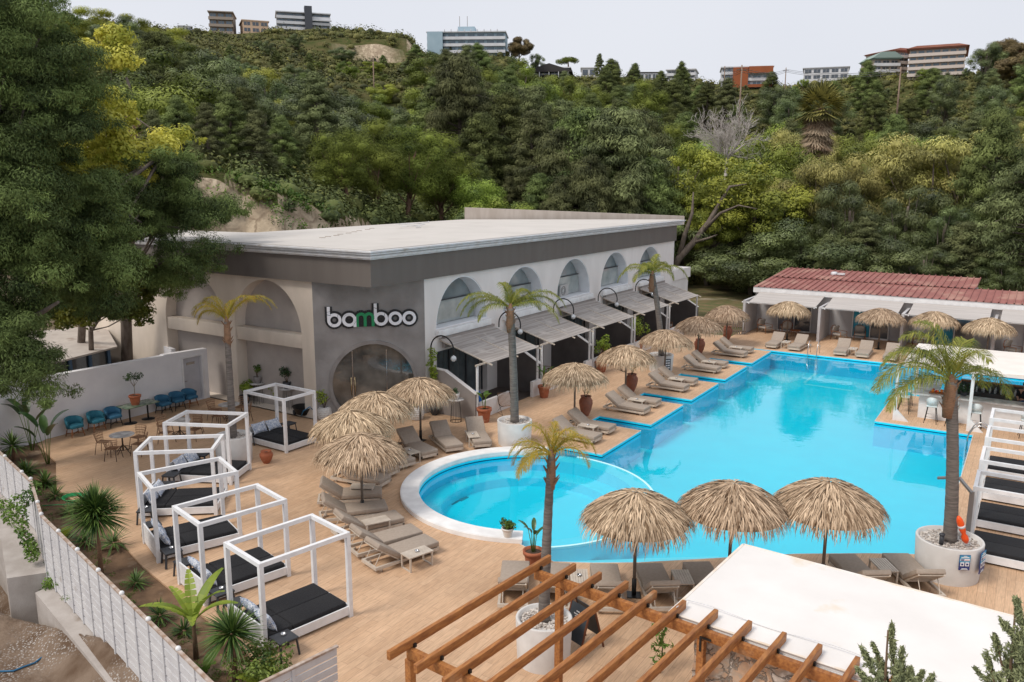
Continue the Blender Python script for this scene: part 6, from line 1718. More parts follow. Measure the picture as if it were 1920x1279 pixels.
# individual potted plants
def at(px, py, z=0): return G(px, py, z)[:2]
x_, y_ = at(609, 786); potted(x_, y_, 0, 'ribbed', .31, .55, M_wpot, 'white ribbed pot with a lime green bush left of the entrance gate', plant=bush(.95, .48, 500, .10, .05, M_lfy))
x_, y_ = at(782, 786); potted(x_, y_, 0, 'ribbed', .31, .55, M_wpot, 'white ribbed pot right of the entrance gate, half behind a parasol', plant=bush(.5, .25, 150, .10, .05, M_lf))
x_, y_ = at(815, 778); potted(x_, y_, 0, 'urn', .26, .5, M_darkgrey, 'dark round pot beside the white ribbed pot right of the entrance')
x_, y_ = at(908, 791); potted(x_, y_, 0, 'terra', .31, .62, M_terra, 'large terracotta pot with a young broad leaved plant before the nearest awning', plant=strelitzia(5, .75, .22))
x_, y_ = at(1020, 745); potted(x_, y_, 0, 'terra', .29, .58, M_terra, 'terracotta pot with a dark strap leaved plant between the first two awnings', plant=strelitzia(6, .95, .10))
x_, y_ = at(1127, 697); potted(x_, y_, 0, 'terra', .34, .6, M_terra, 'terracotta pot with a tall bright bush between the second and third awnings', plant=bush(1.7, .5, 520, .12, .06, M_lfy))
x_, y_ = at(1195, 660); potted(x_, y_, 0, 'terra', .36, .65, M_terra, 'wide terracotta pot with a spreading lime green bush before the third awning', plant=bush(1.7, .75, 620, .12, .06, M_lfy))
x_, y_ = at(1098, 779); potted(x_, y_, 0, 'urn', .30, .88, M_amph, 'tall brown urn with thin twigs behind the nearest bay parasol', plant=bush(.5, .25, 90, .07, .02, M_lf))
x_, y_ = at(1184, 734); potted(x_, y_, 0, 'urn', .30, .88, M_amph, 'tall brown urn with a sparse plant behind the second bay parasol', plant=bush(.9, .35, 130, .08, .03, M_lf))
x_, y_ = at(1311, 663); potted(x_, y_, 0, 'urn', .32, .88, M_amph, 'tall brown urn behind the fourth bay parasol', plant=bush(.5, .2, 70, .08, .03, M_lfd))
x_, y_ = at(1363, 637); potted(x_, y_, 0, 'urn', .32, .88, M_amph, 'tall brown urn with a dark narrow bush behind the farthest bay parasol', plant=bush(1.3, .25, 300, .1, .04, M_lfd))
x_, y_ = at(500, 868); potted(x_, y_, 0, 'urn', .24, .46, M_terra, 'squat terracotta jar standing free on the terrace by the far day bed', cat='jar', name='clay_jar')
x_, y_ = at(1000, 1064); potted(x_, y_, 0, 'terra', .27, .50, M_terra, 'terracotta pot with a slender paddle leaf plant by the round pool', plant=strelitzia(5, .85, .13, mat('paddle_leaf', (.015, .05, .015), (.10, .17, .04), attr=True, rough=.35)))
x_, y_ = at(952, 1006, .145); potted(x_, y_, .145, 'terra', .17, .27, M_wpot, 'small white pot with a dense green plant on the white pool kerb', plant=bush(.3, .24, 420, .07, .045, M_lf))
x_, y_ = at(1240, 655); 
pos = G(483, 714, 1.05); 
def wire_stand(x_, y_, h, label):
    t = thing('plant_stand', label, 'stand', (x_, y_, 0), group='wire plant stands')
    mb = MB(); mb.lathe([(.001, h), (.34, h), (.35, h+.015), (.34, h+.03), (.001, h+.03)], n=28); mb.build('top', M_marble, t)
    mb = MB(); mb.tube([(.24*math.cos(a), .24*math.sin(a), .015) for a in np.linspace(0, 2*PI, 24)[:-1]], .012, n=5, closed=True)
    for a in np.linspace(0, 2*PI, 13)[:-1]: mb.tube([(.24*math.cos(a), .24*math.sin(a), .01), (.17*math.cos(a), .17*math.sin(a), h)], .008, n=4)
    mb.build('wire_leg', M_black, t)
x_, y_ = at(485, 757); wire_stand(x_, y_, .95, 'black wire stand holding a grey pot before the first blind arch')
potted(x_, y_, .98, 'bowl', .18, .3, M_conc, 'grey pot with a leggy plant on the left wire stand', plant=bush(.75, .22, 120, .12, .06, M_lf, 3))
x_, y_ = at(540, 768); wire_stand(x_, y_, .95, 'black wire stand holding a dark pot, nearer the entrance')
potted(x_, y_, .98, 'bowl', .18, .3, M_darkgrey, 'dark pot with a leafy plant on the right wire stand', plant=bush(.7, .32, 240, .13, .06, M_lfd, 4))
x_, y_ = at(855, 790); wire_stand(x_, y_, .95, 'black wire stand before the greige partition by the entrance')
potted(x_, y_, .98, 'bowl', .17, .26, M_wpot, 'small white pot with a succulent on the stand by the partition wall', plant=bush(.2, .16, 90, .12, .04, M_lfd, 3))
x_, y_ = at(460, 757); potted(x_, y_, 0, 'terra', .24, .4, M_darkgrey, 'dark pot with a bushy red tipped plant beside the leaning palm', plant=bush(.8, .42, 420, .12, .06, M_lfy))
x_, y_ = at(518, 757); potted(x_, y_, 0, 'terra', .22, .38, M_terra, 'small terracotta pot with a bright bush behind the far day bed', plant=bush(.7, .4, 260, .12, .05, M_lfy))
x_, y_ = at(566, 764); potted(x_, y_, 0, 'bowl', .30, .26, M_terra, 'shallow terracotta bowl with a thin shrub next to the entrance wall', plant=bush(1.3, .3, 160, .11, .05, M_lfd, 3))
x_, y_ = at(581, 776); potted(x_, y_, 0, 'bowl', .17, .28, M_darkgrey, 'small black pot with a low plant beside the black tub', plant=bush(.2, .16, 80, .08, .03, M_lf, 3))
# little tree in terracotta pot on the long table
def tree_plant(t, z, r):
    mb = MB(); mb.tube([(0, 0, z-.05), (.02, .02, z+.3), (-.02, 0, z+.75)], [.02, .016, .010], n=6)
    for a in (0, 1.6, 3.1, 4.6): mb.tube([(0, 0, z+.4), (.28*math.cos(a), .28*math.sin(a), z+.8)], [.011, .006], n=5)
    mb.build('stem', mat('pale_stem', (.28, .24, .19), None, 5, .9), t)
    mb = MB()
    for a in (0, 1.1, 2.1, 3.2, 4.2, 5.3): leaves(mb, (.25*math.cos(a), .25*math.sin(a), z+.78+random.uniform(-.06, .14)), .15, 34, .10, .05, core=False)
    mb.build('foliage', M_lfd, t)
potted(-31.45, 20.0, .765, 'terra', .24, .42, M_terra, 'terracotta pot with a small thin tree on the green table', plant=tree_plant)
# black tub trolley
x_, y_ = at(568, 780); t = thing('wheelbarrow', 'black plastic garden tub with a blue handle and small wheels left of the entrance', 'wheelbarrow', (x_, y_, 0), -.4)
mb = MB(); mb.lathe([(.26, .12), (.42, .42), (.44, .43), (.40, .42), (.24, .16), (.01, .15)], n=28, sx=1.25); mb.build('tub', M_black, t)
for s in (-.25, .25): mb = MB(); mb.cyl((-.35, s-.03, .12), (-.35, s+.03, .12), .12, n=14); mb.build('wheel', M_darkgrey, t)
mb = MB(); mb.tube([(.35, -.2, .12), (.62, -.2, .4), (.9, 0, .62), (.62, .2, .4), (.35, .2, .12)], .02, n=6); mb.build('handle', mat('blue_tube', (.02, .18, .38), None, 3, .4), t)
# string chair and terrace armchairs
x_, y_ = at(950, 775); t = thing('string_chair', 'low chair with brown cord seat on black wire legs before the nearest awning', 'chair', (x_, y_, 0), -2.2)
mb = MB()
for k in range(11):
    s = -.28+.056*k; mb.tube([(s, -.42, .85), (s, -.18, .42), (s, .12, .36), (s, .36, .44)], .012, n=4)
mb.build('cord_seat', M_rattan, t)
for s in (-.3, .3):
    mb = MB(); mb.tube([(s, -.42, .86), (s, -.18, .42), (s, .12, .35), (s, .36, .45)], .013, n=5); mb.tube([(s, -.2, .43), (s, .30, 0), (s, -.42, 0), (s, .12, .35)], .011, n=5); mb.build('frame', M_black, t)
def make_lounge_chair(m_c, m_f):
    t = thing('lounge_chair', 'x', 'armchair')
    mb = MB(); mb.box((0, 0, .38), (.62, .60, .12), r=.03); mb.build('seat_cushion', m_c, t)
    Mx = np.array([[1, 0, 0], [0, math.cos(.35), math.sin(.35)], [0, -math.sin(.35), math.cos(.35)]])
    mb = MB(); mb.box((0, -.33, .66), (.56, .12, .48), M=Mx, r=.04); mb.build('back_cushion', m_c, t)
    mb = MB()
    for s in (-1, 1):
        mb.tube([(s*.34, .32, 0), (s*.34, .30, .56), (s*.34, -.34, .58), (s*.30, -.42, .0)], .02, n=6)
    mb.tube([(-.34, -.30, .5)]+[(.36*-math.cos(a), -.40-.06*math.sin(a), .55+.36*math.sin(a)) for a in np.linspace(0, PI, 12)]+[(.34, -.30, .5)], .018, n=6)
    mb.build('frame', m_f, t); return t
M_cushion = mat('pale_cushion', (.42, .39, .35), (.36, .33, .30), 8, .9)
lc = make_lounge_chair(M_cushion, M_woodleg); first = True
for (x_, y_, rz, lb) in ((-15.1, 56.0, -2.0, 'armchair with a pale cushion in the leftmost bungalow bay'), (-13.9, 56.7, -2.7+PI, 'rattan backed armchair beside the window of the leftmost bungalow bay'), (-10.3, 56.0, -2.0, 'armchair with a pale cushion in the second bungalow bay'), (-9.2, 56.7, .2+PI, 'armchair before the blue curtain of the second bungalow bay'), (-5.5, 56.2, -2.0, 'armchair in the third bungalow bay behind the palm'), (-.6, 56.2, -2.0, 'armchair in the fourth bungalow bay beside dark pots'),
                         (-21.0, 36.3, -1.2, 'armchair with a pale cushion under the second awning'), (-20.9, 53.0, -1.2, 'armchair under the farthest awning'), (-21.0, 42.3, -1.2, 'armchair in the shade of the third awning')):
    o = lc if first else dup(lc); first = False
    o.location = (x_, y_, 0); o.rotation_euler = (0, 0, rz); o['label'] = lb; o['group'] = 'cushioned armchairs on the small terraces'
mb = MB(); bl = [G(905, 738, .7)]
t = thing('covered_chair', 'chair covered with a bright blue cloth under the nearest awning', 'chair', (-20.3, 29.0, 0))
mb = MB(); mb.lathe([(.36, .05), (.38, .35), (.33, .55), (.28, .85), (.2, .98), (.01, 1.0)], n=18); mb.build('cloth', mat('blue_cloth', (.01, .09, .35), (.015, .13, .45), 5, .8, .3, 12), t)
mb = MB()
for a in (.8, 2.4, 3.9, 5.5): mb.cyl((.25*math.cos(a), .25*math.sin(a), 0), (.25*math.cos(a), .25*math.sin(a), .3), .015, n=6)
mb.build('legs', M_woodleg, t)
for (x_, y_, lb) in ((-20.5, 35.5, 'low wooden table under the second awning'), (-20.4, 52.0, 'low wooden table under the farthest awning'), (-13.0, 55.6, 'small wooden table in the leftmost bungalow bay')):
    t = thing('low_table', lb, 'table', (x_, y_, 0), group='low wooden tables on the small terraces'); mb = MB(); mb.lathe([(.001, .40), (.34, .40), (.35, .42), (.34, .44), (.001, .44)], n=24); mb.build('table_top', M_woodleg, t)
    for a in (.6, 2.2, 3.7, 5.3):
        mb = MB(); mb.tube([(.22*math.cos(a), .22*math.sin(a), .4), (.28*math.cos(a), .28*math.sin(a), 0)], .014, n=5); mb.build('leg', M_woodleg, t)
# dead shrub twigs lying, climbing plant on the first lamp, plank stack near the lawn
t = thing('climbing_plant', 'leafy climber wound round the nearest arched lamp', 'climbing plant', (-21.7, 27.75, 0)); mb = MB()
for k in range(12): leaves(mb, (random.uniform(-.12, .12), random.uniform(-.1, .1), 1.5+k*.125), (.17, .17, .12), 60, .09, .05, core=False)
mb.build('foliage', M_lfy, t)
mb = MB(); mb.tube([(0, 0, .0), (.05, .03, 1.2), (-.03, 0, 2.9)], .014, n=5); mb.build('stem', M_stem, t)
t = thing('plank_stack', 'low stack of weathered planks between the lawn and the farthest parasol', 'planks', at(1372, 612)+(0,), .1)
for k in range(7):
    mb = MB(); mb.box((random.uniform(-.1, .1), 0, .09+.16*k), (2.4, .5, .12)); mb.build('plank', mat('weathered_plank', (.24, .16, .11), (.34, .25, .19), 3, .9, stretch=(1, 6, 6)), t)
t = thing('garden_gate', 'small dark slatted gate left of the bungalow row', 'gate', at(1384, 628)+(0,), .5)
for k in range(6):
    mb = MB(); mb.bb(-.4+.15*k, -.33+.15*k, -.02, .02, .05, 1.05); mb.build('slat', M_pole, t)
mb = MB(); mb.bb(-.42, .5, .02, .05, .85, .93); mb.bb(-.42, .5, .02, .05, .2, .28); mb.build('rail', M_pole, t)
x_, y_ = at(1168, 698); t = thing('fallen_twigs', 'dry dark twigs lying on the terrace beside a terracotta pot', 'twigs', (x_, y_, 0)); mb = MB()
for k in range(14):
    a = random.random()*6.3; mb.tube([(0, 0, .05), (.35*math.cos(a), .35*math.sin(a), random.uniform(.03, .25))], [.012, .004], n=4)
mb.build('branch', M_soilpot, t)
# ------------------------------------------------------------------ trees: a few kinds, each built once with trunk and crown, then copied
M_bark = mat('grey_bark', (.11, .085, .068), (.19, .155, .13), 3, .95, .5, 8, stretch=(2, 2, .6))
M_barkr = mat('red_brown_bark', (.15, .085, .058), (.23, .14, .10), 3, .95, .5, 8, stretch=(2, 2, .6))
M_con = mat('conifer_needles', (0.025, 0.037, 0.012), (0.219, 0.262, 0.080), attr=True, rough=.75, spec=.2, rand=.40)
M_con2 = mat('blue_green_needles', (0.026, 0.034, 0.015), (0.215, 0.237, 0.096), attr=True, rough=.75, spec=.2, rand=.38)
M_pin = mat('pine_needles', (0.024, 0.038, 0.007), (0.241, 0.287, 0.049), attr=True, rough=.75, spec=.2, rand=.15)
M_brd = mat('broad_leaves', (0.026, 0.050, 0.008), (0.321, 0.397, 0.059), attr=True, rough=.6, spec=.3, rand=.3)
M_lim = mat('lime_leaves', (0.075, 0.107, 0.014), (0.375, 0.391, 0.054), attr=True, rough=.6, spec=.3, rand=.2)
M_euc = mat('olive_leaves', (0.051, 0.059, 0.015), (0.532, 0.492, 0.150), attr=True, rough=.6, spec=.3, rand=.2)
M_dkb = mat('dark_broad_leaves', (0.018, 0.032, 0.011), (0.221, 0.274, 0.096), attr=True, rough=.5, spec=.35, rand=.25)
M_brn = mat('russet_leaves', (0.078, 0.055, 0.023), (0.260, 0.195, 0.078), attr=True, rough=.7, rand=.2)
M_yel = mat('yellow_leaves', (.22, .25, .02), (.78, .72, .13), attr=True, rough=.6, spec=.3, translucent=.25)
HID = []
def tree_root(name, label, cat='tree'):
    return thing(name, label, cat)
def proto_conifer(seed, m, H=10.0, R=3.1, nb=78, nleaf=250, L=.22, W=.05, bare=1.6, droop=.35):
    rng = np.random.default_rng(seed); random.seed(seed)
    t = tree_root('conifer', 'x')
    mb = MB(); k = 7; pts = [(.25*math.sin(i*1.3+seed), .25*math.cos(i*1.7+seed), H*.96*i/k) for i in range(k+1)]; pts[0] = (0, 0, -1)
    mb.tube(pts, np.linspace(.30, .04, k+1), n=8)
    cb = MB()
    for i in range(nb):
        f = (i+rng.random())/nb; z = bare+(H-bare)*f*.97
        prof = (1-f**1.35)*(.55+.45*min(1, f*4))+.06
        a = i*2.399+rng.random()*.8; r_ = R*prof*rng.uniform(.6, 1.2)
        rise = .25*r_ if f > .4 else .05*r_
        p0 = np.array([0, 0, z]); p1 = np.array([math.cos(a)*r_, math.sin(a)*r_, z+rise-droop*r_*.35])
        if r_ > .9: mb.tube([p0, (p0+p1)/2+np.array([0, 0, .15*r_]), p1], [.06, .04, .015], n=4)
        vc = rng.random(); nc = 1 if r_ < .7 else (2 if r_ < 1.6 else 3)
        for c in range(nc):
            g_ = .42+.58*(c+1)/nc; q_ = p0+(p1-p0)*g_+np.array([0, 0, .12*r_*math.sin(g_*PI)])+rng.normal(size=3)*.14
            s = rng.uniform(.42, .72)*(.75+.25*R/3)
            leaves(cb, q_, (s*1.15, s*1.15, s*.62), nleaf, L, W, rng=rng, shell=.4, out=.8, droop=droop, vc=float(np.clip(vc+rng.normal()*.18, 0, 1)), v=(0, 1))
    mb.build('trunk', M_bark, t); cb.build('crown', m, t); return t
def proto_round(name, seed, m, H=10.0, R=3.6, nc=34, cr=1.15, nleaf=700, L=.17, W=.085, bare=.32, bark=None, flat=.85, droop=.1, branch=True, out=.8):
    rng = np.random.default_rng(seed); random.seed(seed)
    t = tree_root(name, 'x'); mb = MB(); cb = MB()
    lean = rng.normal(size=2)*.3; k = 6
    pts = [(lean[0]*(i/k)**2*2, lean[1]*(i/k)**2*2, H*.75*i/k) for i in range(k+1)]; pts[0] = (0, 0, -1)
    mb.tube(pts, np.linspace(.28, .08, k+1), n=8)
    zc = H*(bare+(1-bare)/2); rz_ = H*(1-bare)/2
    for i in range(nc):
        u = rdir(1, rng)[0]; rr_ = rng.random()**.4
        c = np.array([u[0]*R*rr_+lean[0], u[1]*R*rr_+lean[1], zc+u[2]*rz_*rr_*.88])
        s = cr*rng.uniform(.65, 1.25)
        if branch and rng.random() < .45:
            b = np.array([lean[0]*.5, lean[1]*.5, H*bare*rng.uniform(.7, 1.6)]); mb.tube([b, (b+c)/2+np.array([0, 0, -.2]), c], [.09, .06, .02], n=5)
        leaves(cb, c, (s, s, s*flat), int(nleaf*(s/cr)**2), L, W, rng=rng, shell=.5, out=out, droop=droop, v=(0, 1))
    mb.build('trunk', bark or M_bark, t); cb.build('crown', m, t); return t
PR = {'conA': proto_conifer(1, M_con), 'conB': proto_conifer(2, M_con, R=3.7, nb=70, droop=.6, bare=2.2), 'conC': proto_conifer(3, M_con2, R=2.6, nb=70, droop=.2), 'conD': proto_conifer(4, M_con2, R=4.4, nb=80, droop=.75, bare=2.2, L=.25),
      'pinA': proto_round('pine', 11, M_pin, R=3.2, nc=40, cr=1.35, nleaf=900, L=.24, W=.045, bare=.22, bark=M_barkr, flat=.75, out=.75), 'pinB': proto_round('pine', 12, M_pin, R=2.9, nc=36, cr=1.35, nleaf=900, L=.24, W=.045, bare=.18, bark=M_barkr, flat=.8, out=.75),
      'brdA': proto_round('broadleaf_tree', 21, M_brd, R=3.7, nc=40), 'brdB': proto_round('broadleaf_tree', 22, M_dkb, R=3.2, nc=40, bare=.12), 'limA': proto_round('broadleaf_tree', 23, M_lim, R=3.8, nc=44, cr=.95, flat=.6, bare=.28),
      'eucA': proto_round('eucalyptus', 31, M_euc, R=3.3, nc=46, cr=.85, L=.20, W=.042, droop=.8, bare=.12, nleaf=760), 'eucB': proto_round('eucalyptus', 32, M_dkb, R=3.0, nc=46, cr=.85, L=.20, W=.045, droop=.8, bare=.05, nleaf=760),
      'mqA': proto_round('maquis_shrub', 41, M_brd, R=5.5, nc=34, cr=1.7, nleaf=1100, L=.24, W=.12, bare=0, branch=False, flat=.7), 'mqB': proto_round('maquis_shrub', 42, M_lim, R=5.5, nc=34, cr=1.7, nleaf=1100, L=.24, W=.12, bare=0, branch=False, flat=.7),
      'mqC': proto_round('maquis_shrub', 43, M_dkb, R=5.2, nc=34, cr=1.7, nleaf=1100, L=.24, W=.12, bare=0, branch=False, flat=.7), 'brn': proto_round('broadleaf_tree', 44, M_brn, R=3.6, nc=36, cr=1.2, L=.36, W=.16, bare=.3)}
USED = set(); NT = [0]
def bearing(px, D):
    d = ray(px, 400); t = D/math.hypot(d[0], d[1]); return d[0]*t, d[1]*t
def tree(kind, px, D, ytop, label, group=None, wide=1.0, cat='tree', xy=None, hmin=None):
    x, y = bearing(px, D) if xy is None else xy; gz = TZ(x, y)
    d = ray(px, ytop); t = D/math.hypot(d[0], d[1]); zt = CAMZ+d[2]*t
    h = zt-gz
    if hmin: h = max(h, hmin)
    if h < 1.0: return None
    o = PR[kind] if kind not in USED else dup(PR[kind]); USED.add(kind)
    s = h/10.0; o.location = (x, y, gz); o.rotation_euler = (0, 0, random.random()*6.28)
    w_ = wide*s; o.scale = (w_, w_, s); o['label'] = label; o['category'] = cat
    if group: o['group'] = group
    elif 'group' in o: del o['group']
    NT[0] += 1
    return o
R0 = random.Random(99)
# --- named trees
for i, (px, D, yt, k, w_) in enumerate(((652, 71, 242, 'pinA', 1.15), (704, 75, 222, 'pinB', 1.1), (765, 78, 236, 'pinA', 1.1), (828, 82, 250, 'pinB', 1.05), (610, 78, 300, 'pinB', .9))):
    tree(k, px, D, yt, ['olive green pine with bare reddish trunk behind the middle of the flat roof', 'tallest olive green pine of the group behind the flat roof', 'olive green pine, third from the left behind the flat roof', 'rightmost pine of the group behind the flat roof', 'small pine at the left end of the group behind the flat roof'][i], 'pines behind the long building', w_)
con = [(300, 62, 205, 'conC', .9), (345, 70, 178, 'conA', 1.0), (398, 62, 192, 'conC', 1.1), (440, 68, 172, 'conA', 1.1), (490, 66, 205, 'conC', 1.15), (535, 72, 215, 'conA', 1.0), (468, 80, 160, 'conB', 1.0), (560, 84, 250, 'conB', .9),
       (905, 92, 205, 'conB', 1.0), (950, 98, 172, 'conA', 1.0), (1000, 88, 205, 'conC', 1.0), (1045, 84, 240, 'conD', 1.0), (1095, 86, 195, 'conB', 1.15), (1150, 84, 202, 'conD', 1.2), (1190, 90, 225, 'conC', 1.05), (1105, 78, 290, 'conD', .9), (1010, 80, 320, 'conB', .9), (1215, 82, 290, 'conB', .95), (955, 84, 330, 'conC', .8), (900, 84, 290, 'conA', .8), (1060, 78, 330, 'conD', .9), (1170, 79, 320, 'conD', .85)]
for i, (px, D, yt, k, w_) in enumerate(con):
    tree(k, px, D, yt, 'dark green conifer on the slope left of the pines' if px < 600 else 'tall dark conifer in the dense stand right of the pines', 'dark conifers left of the pines' if px < 600 else 'tall dark conifers behind the long building', w_)
# right hand wood
tree('limA', 1420, 86, 300, 'yellow green tree with bare leaning limbs right of the long roof', wide=1.25)
tree('limA', 1330, 84, 330, 'yellow green tree next to the roof corner', wide=.9)
tree('limA', 1262, 90, 240, 'sparse yellowish tree rising before the dead branches', wide=.8)
tree('eucA', 1540, 88, 262, 'olive green eucalyptus below the fan palm', wide=1.0)
tree('eucA', 1585, 92, 285, 'olive green eucalyptus right of the one below the fan palm', wide=1.0)
tree('eucB', 1600, 82, 320, 'dark bluish eucalyptus before the olive green pair', wide=1.0)
tree('eucB', 1510, 84, 350, 'dark eucalyptus behind the left half of the red roof', wide=.9)
tree('eucB', 1700, 84, 330, 'dark grey green tree behind the middle of the red roof', wide=1.15)
tree('eucA', 1750, 94, 222, 'large pale olive tree at the upper right', wide=1.35)
tree('eucA', 1830, 96, 205, 'large pale olive tree nearest the right edge', wide=1.3)
tree('conA', 1850, 88, 200, 'dark conifer standing between the pale olive trees', wide=.75)
tree('eucB', 1770, 82, 370, 'dark tree below the pale olive crowns', wide=1.1)
tree('conB', 1888, 84, 330, 'conifer with a tall bare trunk at the right edge behind the red roof', wide=1.1)
tree('conD', 1945, 80, 260, 'big dark conifer cut off by the right edge', wide=1.0)
tree('brdA', 1655, 88, 395, 'bright green creeper covered tree behind the red roof', wide=.8)
tree('brdA', 1480, 100, 290, 'green round tree left of the fan palm', wide=1.0)
tree('brdA', 1440, 112, 245, 'light green tree just behind the dead branches', wide=1.1)
tree('brdA', 1370, 104, 285, 'bright green tree below the dead branches', wide=1.0)
tree('brdA', 905, 80, 322, 'light green tree right of the pines', wide=1.1)
tree('brdA', 930, 74, 365, 'low light green tree behind the roof parapet', wide=1.2)
tree('mqA', 985, 76, 375, 'light green bush behind the roof parapet', wide=.8, cat='shrub')
tree('mqC', 880, 72, 385, 'low dark bush right of the pines above the flat roof', wide=.9, cat='shrub')
tree('mqB', 545, 150, 165, 'big dome shaped yellow green bush on the middle slope', wide=1.5, cat='shrub')
tree('mqB', 600, 142, 196, 'golden green dome bush beside the biggest dome bush', wide=1.2, cat='shrub')
tree('mqA', 320, 92, 165, 'bright green round tree on the left slope', wide=.8)
tree('mqB', 250, 205, 22, 'yellow green dome bush at the top of the left hill, right one', wide=1.6, cat='shrub')
tree('mqB', 168, 205, 14, 'yellow green dome bush at the top of the left hill, left one', wide=1.4, cat='shrub')
tree('mqB', 325, 215, 48, 'yellow green bush on the shoulder of the left hill', wide=1.5, cat='shrub')
tree('brn', 972, 300, 70, 'brown olive tree on the ridge right of the pale blue building', wide=1.25)
tree('brdB', 1008, 305, 98, 'dark tree on the ridge between the brown tree and the dark house', wide=1.0)
tree('brn', 1850, 300, 78, 'reddish brown tree on the ridge right of the large hotel', wide=1.4)
tree('brdB', 1820, 290, 76, 'dark rounded tree touching the right end of the large hotel', wide=1.1)
tree('brn', 1895, 280, 102, 'russet tree on the ridge at the right edge', wide=1.6)
tree('conC', 848, 300, 80, 'small cypress before the left part of the pale blue building', wide=.6)
tree('conC', 913, 300, 84, 'small cypress before the right part of the pale blue building, left one', wide=.5)
tree('conC', 934, 300, 80, 'small cypress before the right part of the pale blue building, right one', wide=.5)
tree('conA', 784, 270, 82, 'dark rounded conifer at the right end of the eroded scarp', wide=1.3)
tree('conA', 780, 250, 98, 'dark conifer below the scarp, left of the pale blue building', wide=1.3)
tree('conC', 1118, 310, 100, 'ragged dark pine on the ridge, taller one of two', wide=.9)
tree('conC', 1150, 312, 116, 'ragged dark pine on the ridge, right one of two', wide=1.0)
tree('conA', 1605, 250, 112, 'tall dark conifer on the ridge left of the large hotel', wide=.9)
# umbrella pine on the ridge
x, y = bearing(1061, 318); gz = TZ(x, y); t = thing('umbrella_pine', 'umbrella pine standing on the ridge beside the dark roofed house', 'tree', (x, y, gz))
d = ray(1061, 105); zt = CAMZ+d[2]*318/math.hypot(d[0], d[1])-gz
mb = MB(); mb.tube([(0, 0, -1), (.2, 0, zt*.5), (0, 0, zt*.8)], [.4, .3, .2], n=7); mb.build('trunk', M_barkr, t)
mb = MB()
for i in range(22): a = R0.random()*6.28; r_ = 3.6*R0.random()**.5; leaves(mb, (math.cos(a)*r_, math.sin(a)*r_, zt-1.2-.06*r_*r_), (1.3, 1.3, .9), 160, .5, .14, v=(0, 1))
mb.build('crown', M_pin, t)
# dead tree
def limb(mb, p, d, L, r, depth, rng, spread=.55, up=.05, minr=.006):
    n_ = 4; P = [np.array(p)]; d = unit(d)
    for i in range(n_): d = unit(d+rng.normal(size=3)*.13+np.array([0, 0, up])); P.append(P[-1]+d*L/n_)
    mb.tube(P, np.linspace(r, r*.6, n_+1), n=5 if r > .03 else 3, caps=False)
    if depth > 0:
        for k in range(rng.integers(2, 5)):
            i = rng.integers(1, n_+1); limb(mb, P[i], unit(d+rdir(1, rng)[0]*spread*1.5), L*rng.uniform(.55, .8), max(minr, r*.5), depth-1, rng, spread, up, minr)
def bare_tree(name, px, D, ybase, ytop, label, m, spread=.55, n0=7, depth=4, r=.2, lean=(0, 0), up=.05, wid=1.0, seed=3):
    rng = np.random.default_rng(seed)
    b = AD(px, ybase, D); tp = AD(px, ytop, D); h = tp[2]-b[2]
    t = thing(name, label, 'tree', b); mb = MB(); gz = TZ(b[0], b[1])-b[2]
    mb.tube([(0, 0, min(gz-.5, -.3)), (0, 0, .1)], [r*1.2, r], n=7); mb.build('trunk', m, t)
    mb = MB()
    for k in range(n0):
        a = rng.random()*6.28; sp = rng.uniform(.15, .9)*wid
        dv = np.array([math.cos(a)*sp+lean[0], math.sin(a)*sp+lean[1], 1.0]); limb(mb, (0, 0, 0), dv, h*.42, r*.62, depth, rng, spread, up, .02 if D > 60 else .008)
    mb.build('bare_branches', m, t)
M_dead = mat('bleached_wood', (.42, .38, .35), (.55, .50, .47), 3, .9)
bare_tree('dead_tree', 1362, 98, 300, 186, 'leafless tree with a wide crown of bleached grey branches', M_dead, spread=.5, n0=13, depth=4, r=.17, wid=1.25)
bare_tree('dead_tree', 232, 46, 292, 190, 'bare reddish dead branches behind the yellow leaves at the left', mat('red_dead', (.30, .17, .12), None, 3, .9), n0=5, depth=3, r=.07, wid=.5, seed=5)
# leaning limbs of the yellow green tree by the roof corner
t = thing('leaning_tree', 'grey leaning limbs of a tree rising right from behind the roof corner', 'tree', AD(1268, 492, 80))
o3 = np.array(AD(1268, 492, 80)); mb = MB()
A = lambda a, b, D=80: np.array(AD(a, b, D))-o3
mb.tube([A(1262, 510), A(1272, 485), A(1300, 455), A(1330, 415), A(1350, 380), A(1368, 350), A(1400, 345)], [.42, .36, .30, .24, .18, .12, .04], n=7)
mb.tube([A(1275, 482), A(1290, 462), A(1310, 452)], [.3, .22, .1], n=7); mb.tube([A(1272, 488), A(1284, 440), A(1298, 400), A(1300, 360)], [.3, .22, .15, .05], n=6)
mb.tube([A(1318, 434), A(1350, 400, 79), A(1385, 385, 79), A(1420, 392, 78)], [.2, .13, .08, .03], n=6); mb.tube([A(1300, 455), A(1330, 446, 79), A(1345, 440, 79)], [.16, .1, .03], n=6)
mb.build('trunk', M_bark, t)
mb = MB(); rng = np.random.default_rng(8)
for i in range(34): c = A(1290+rng.random()*170, 300+rng.random()*120, 80+rng.random()*5); leaves(mb, c, (1.2, 1.2, .7), 150, .3, .17, rng=rng, v=(0, 1))
mb.build('crown', M_lim, t)
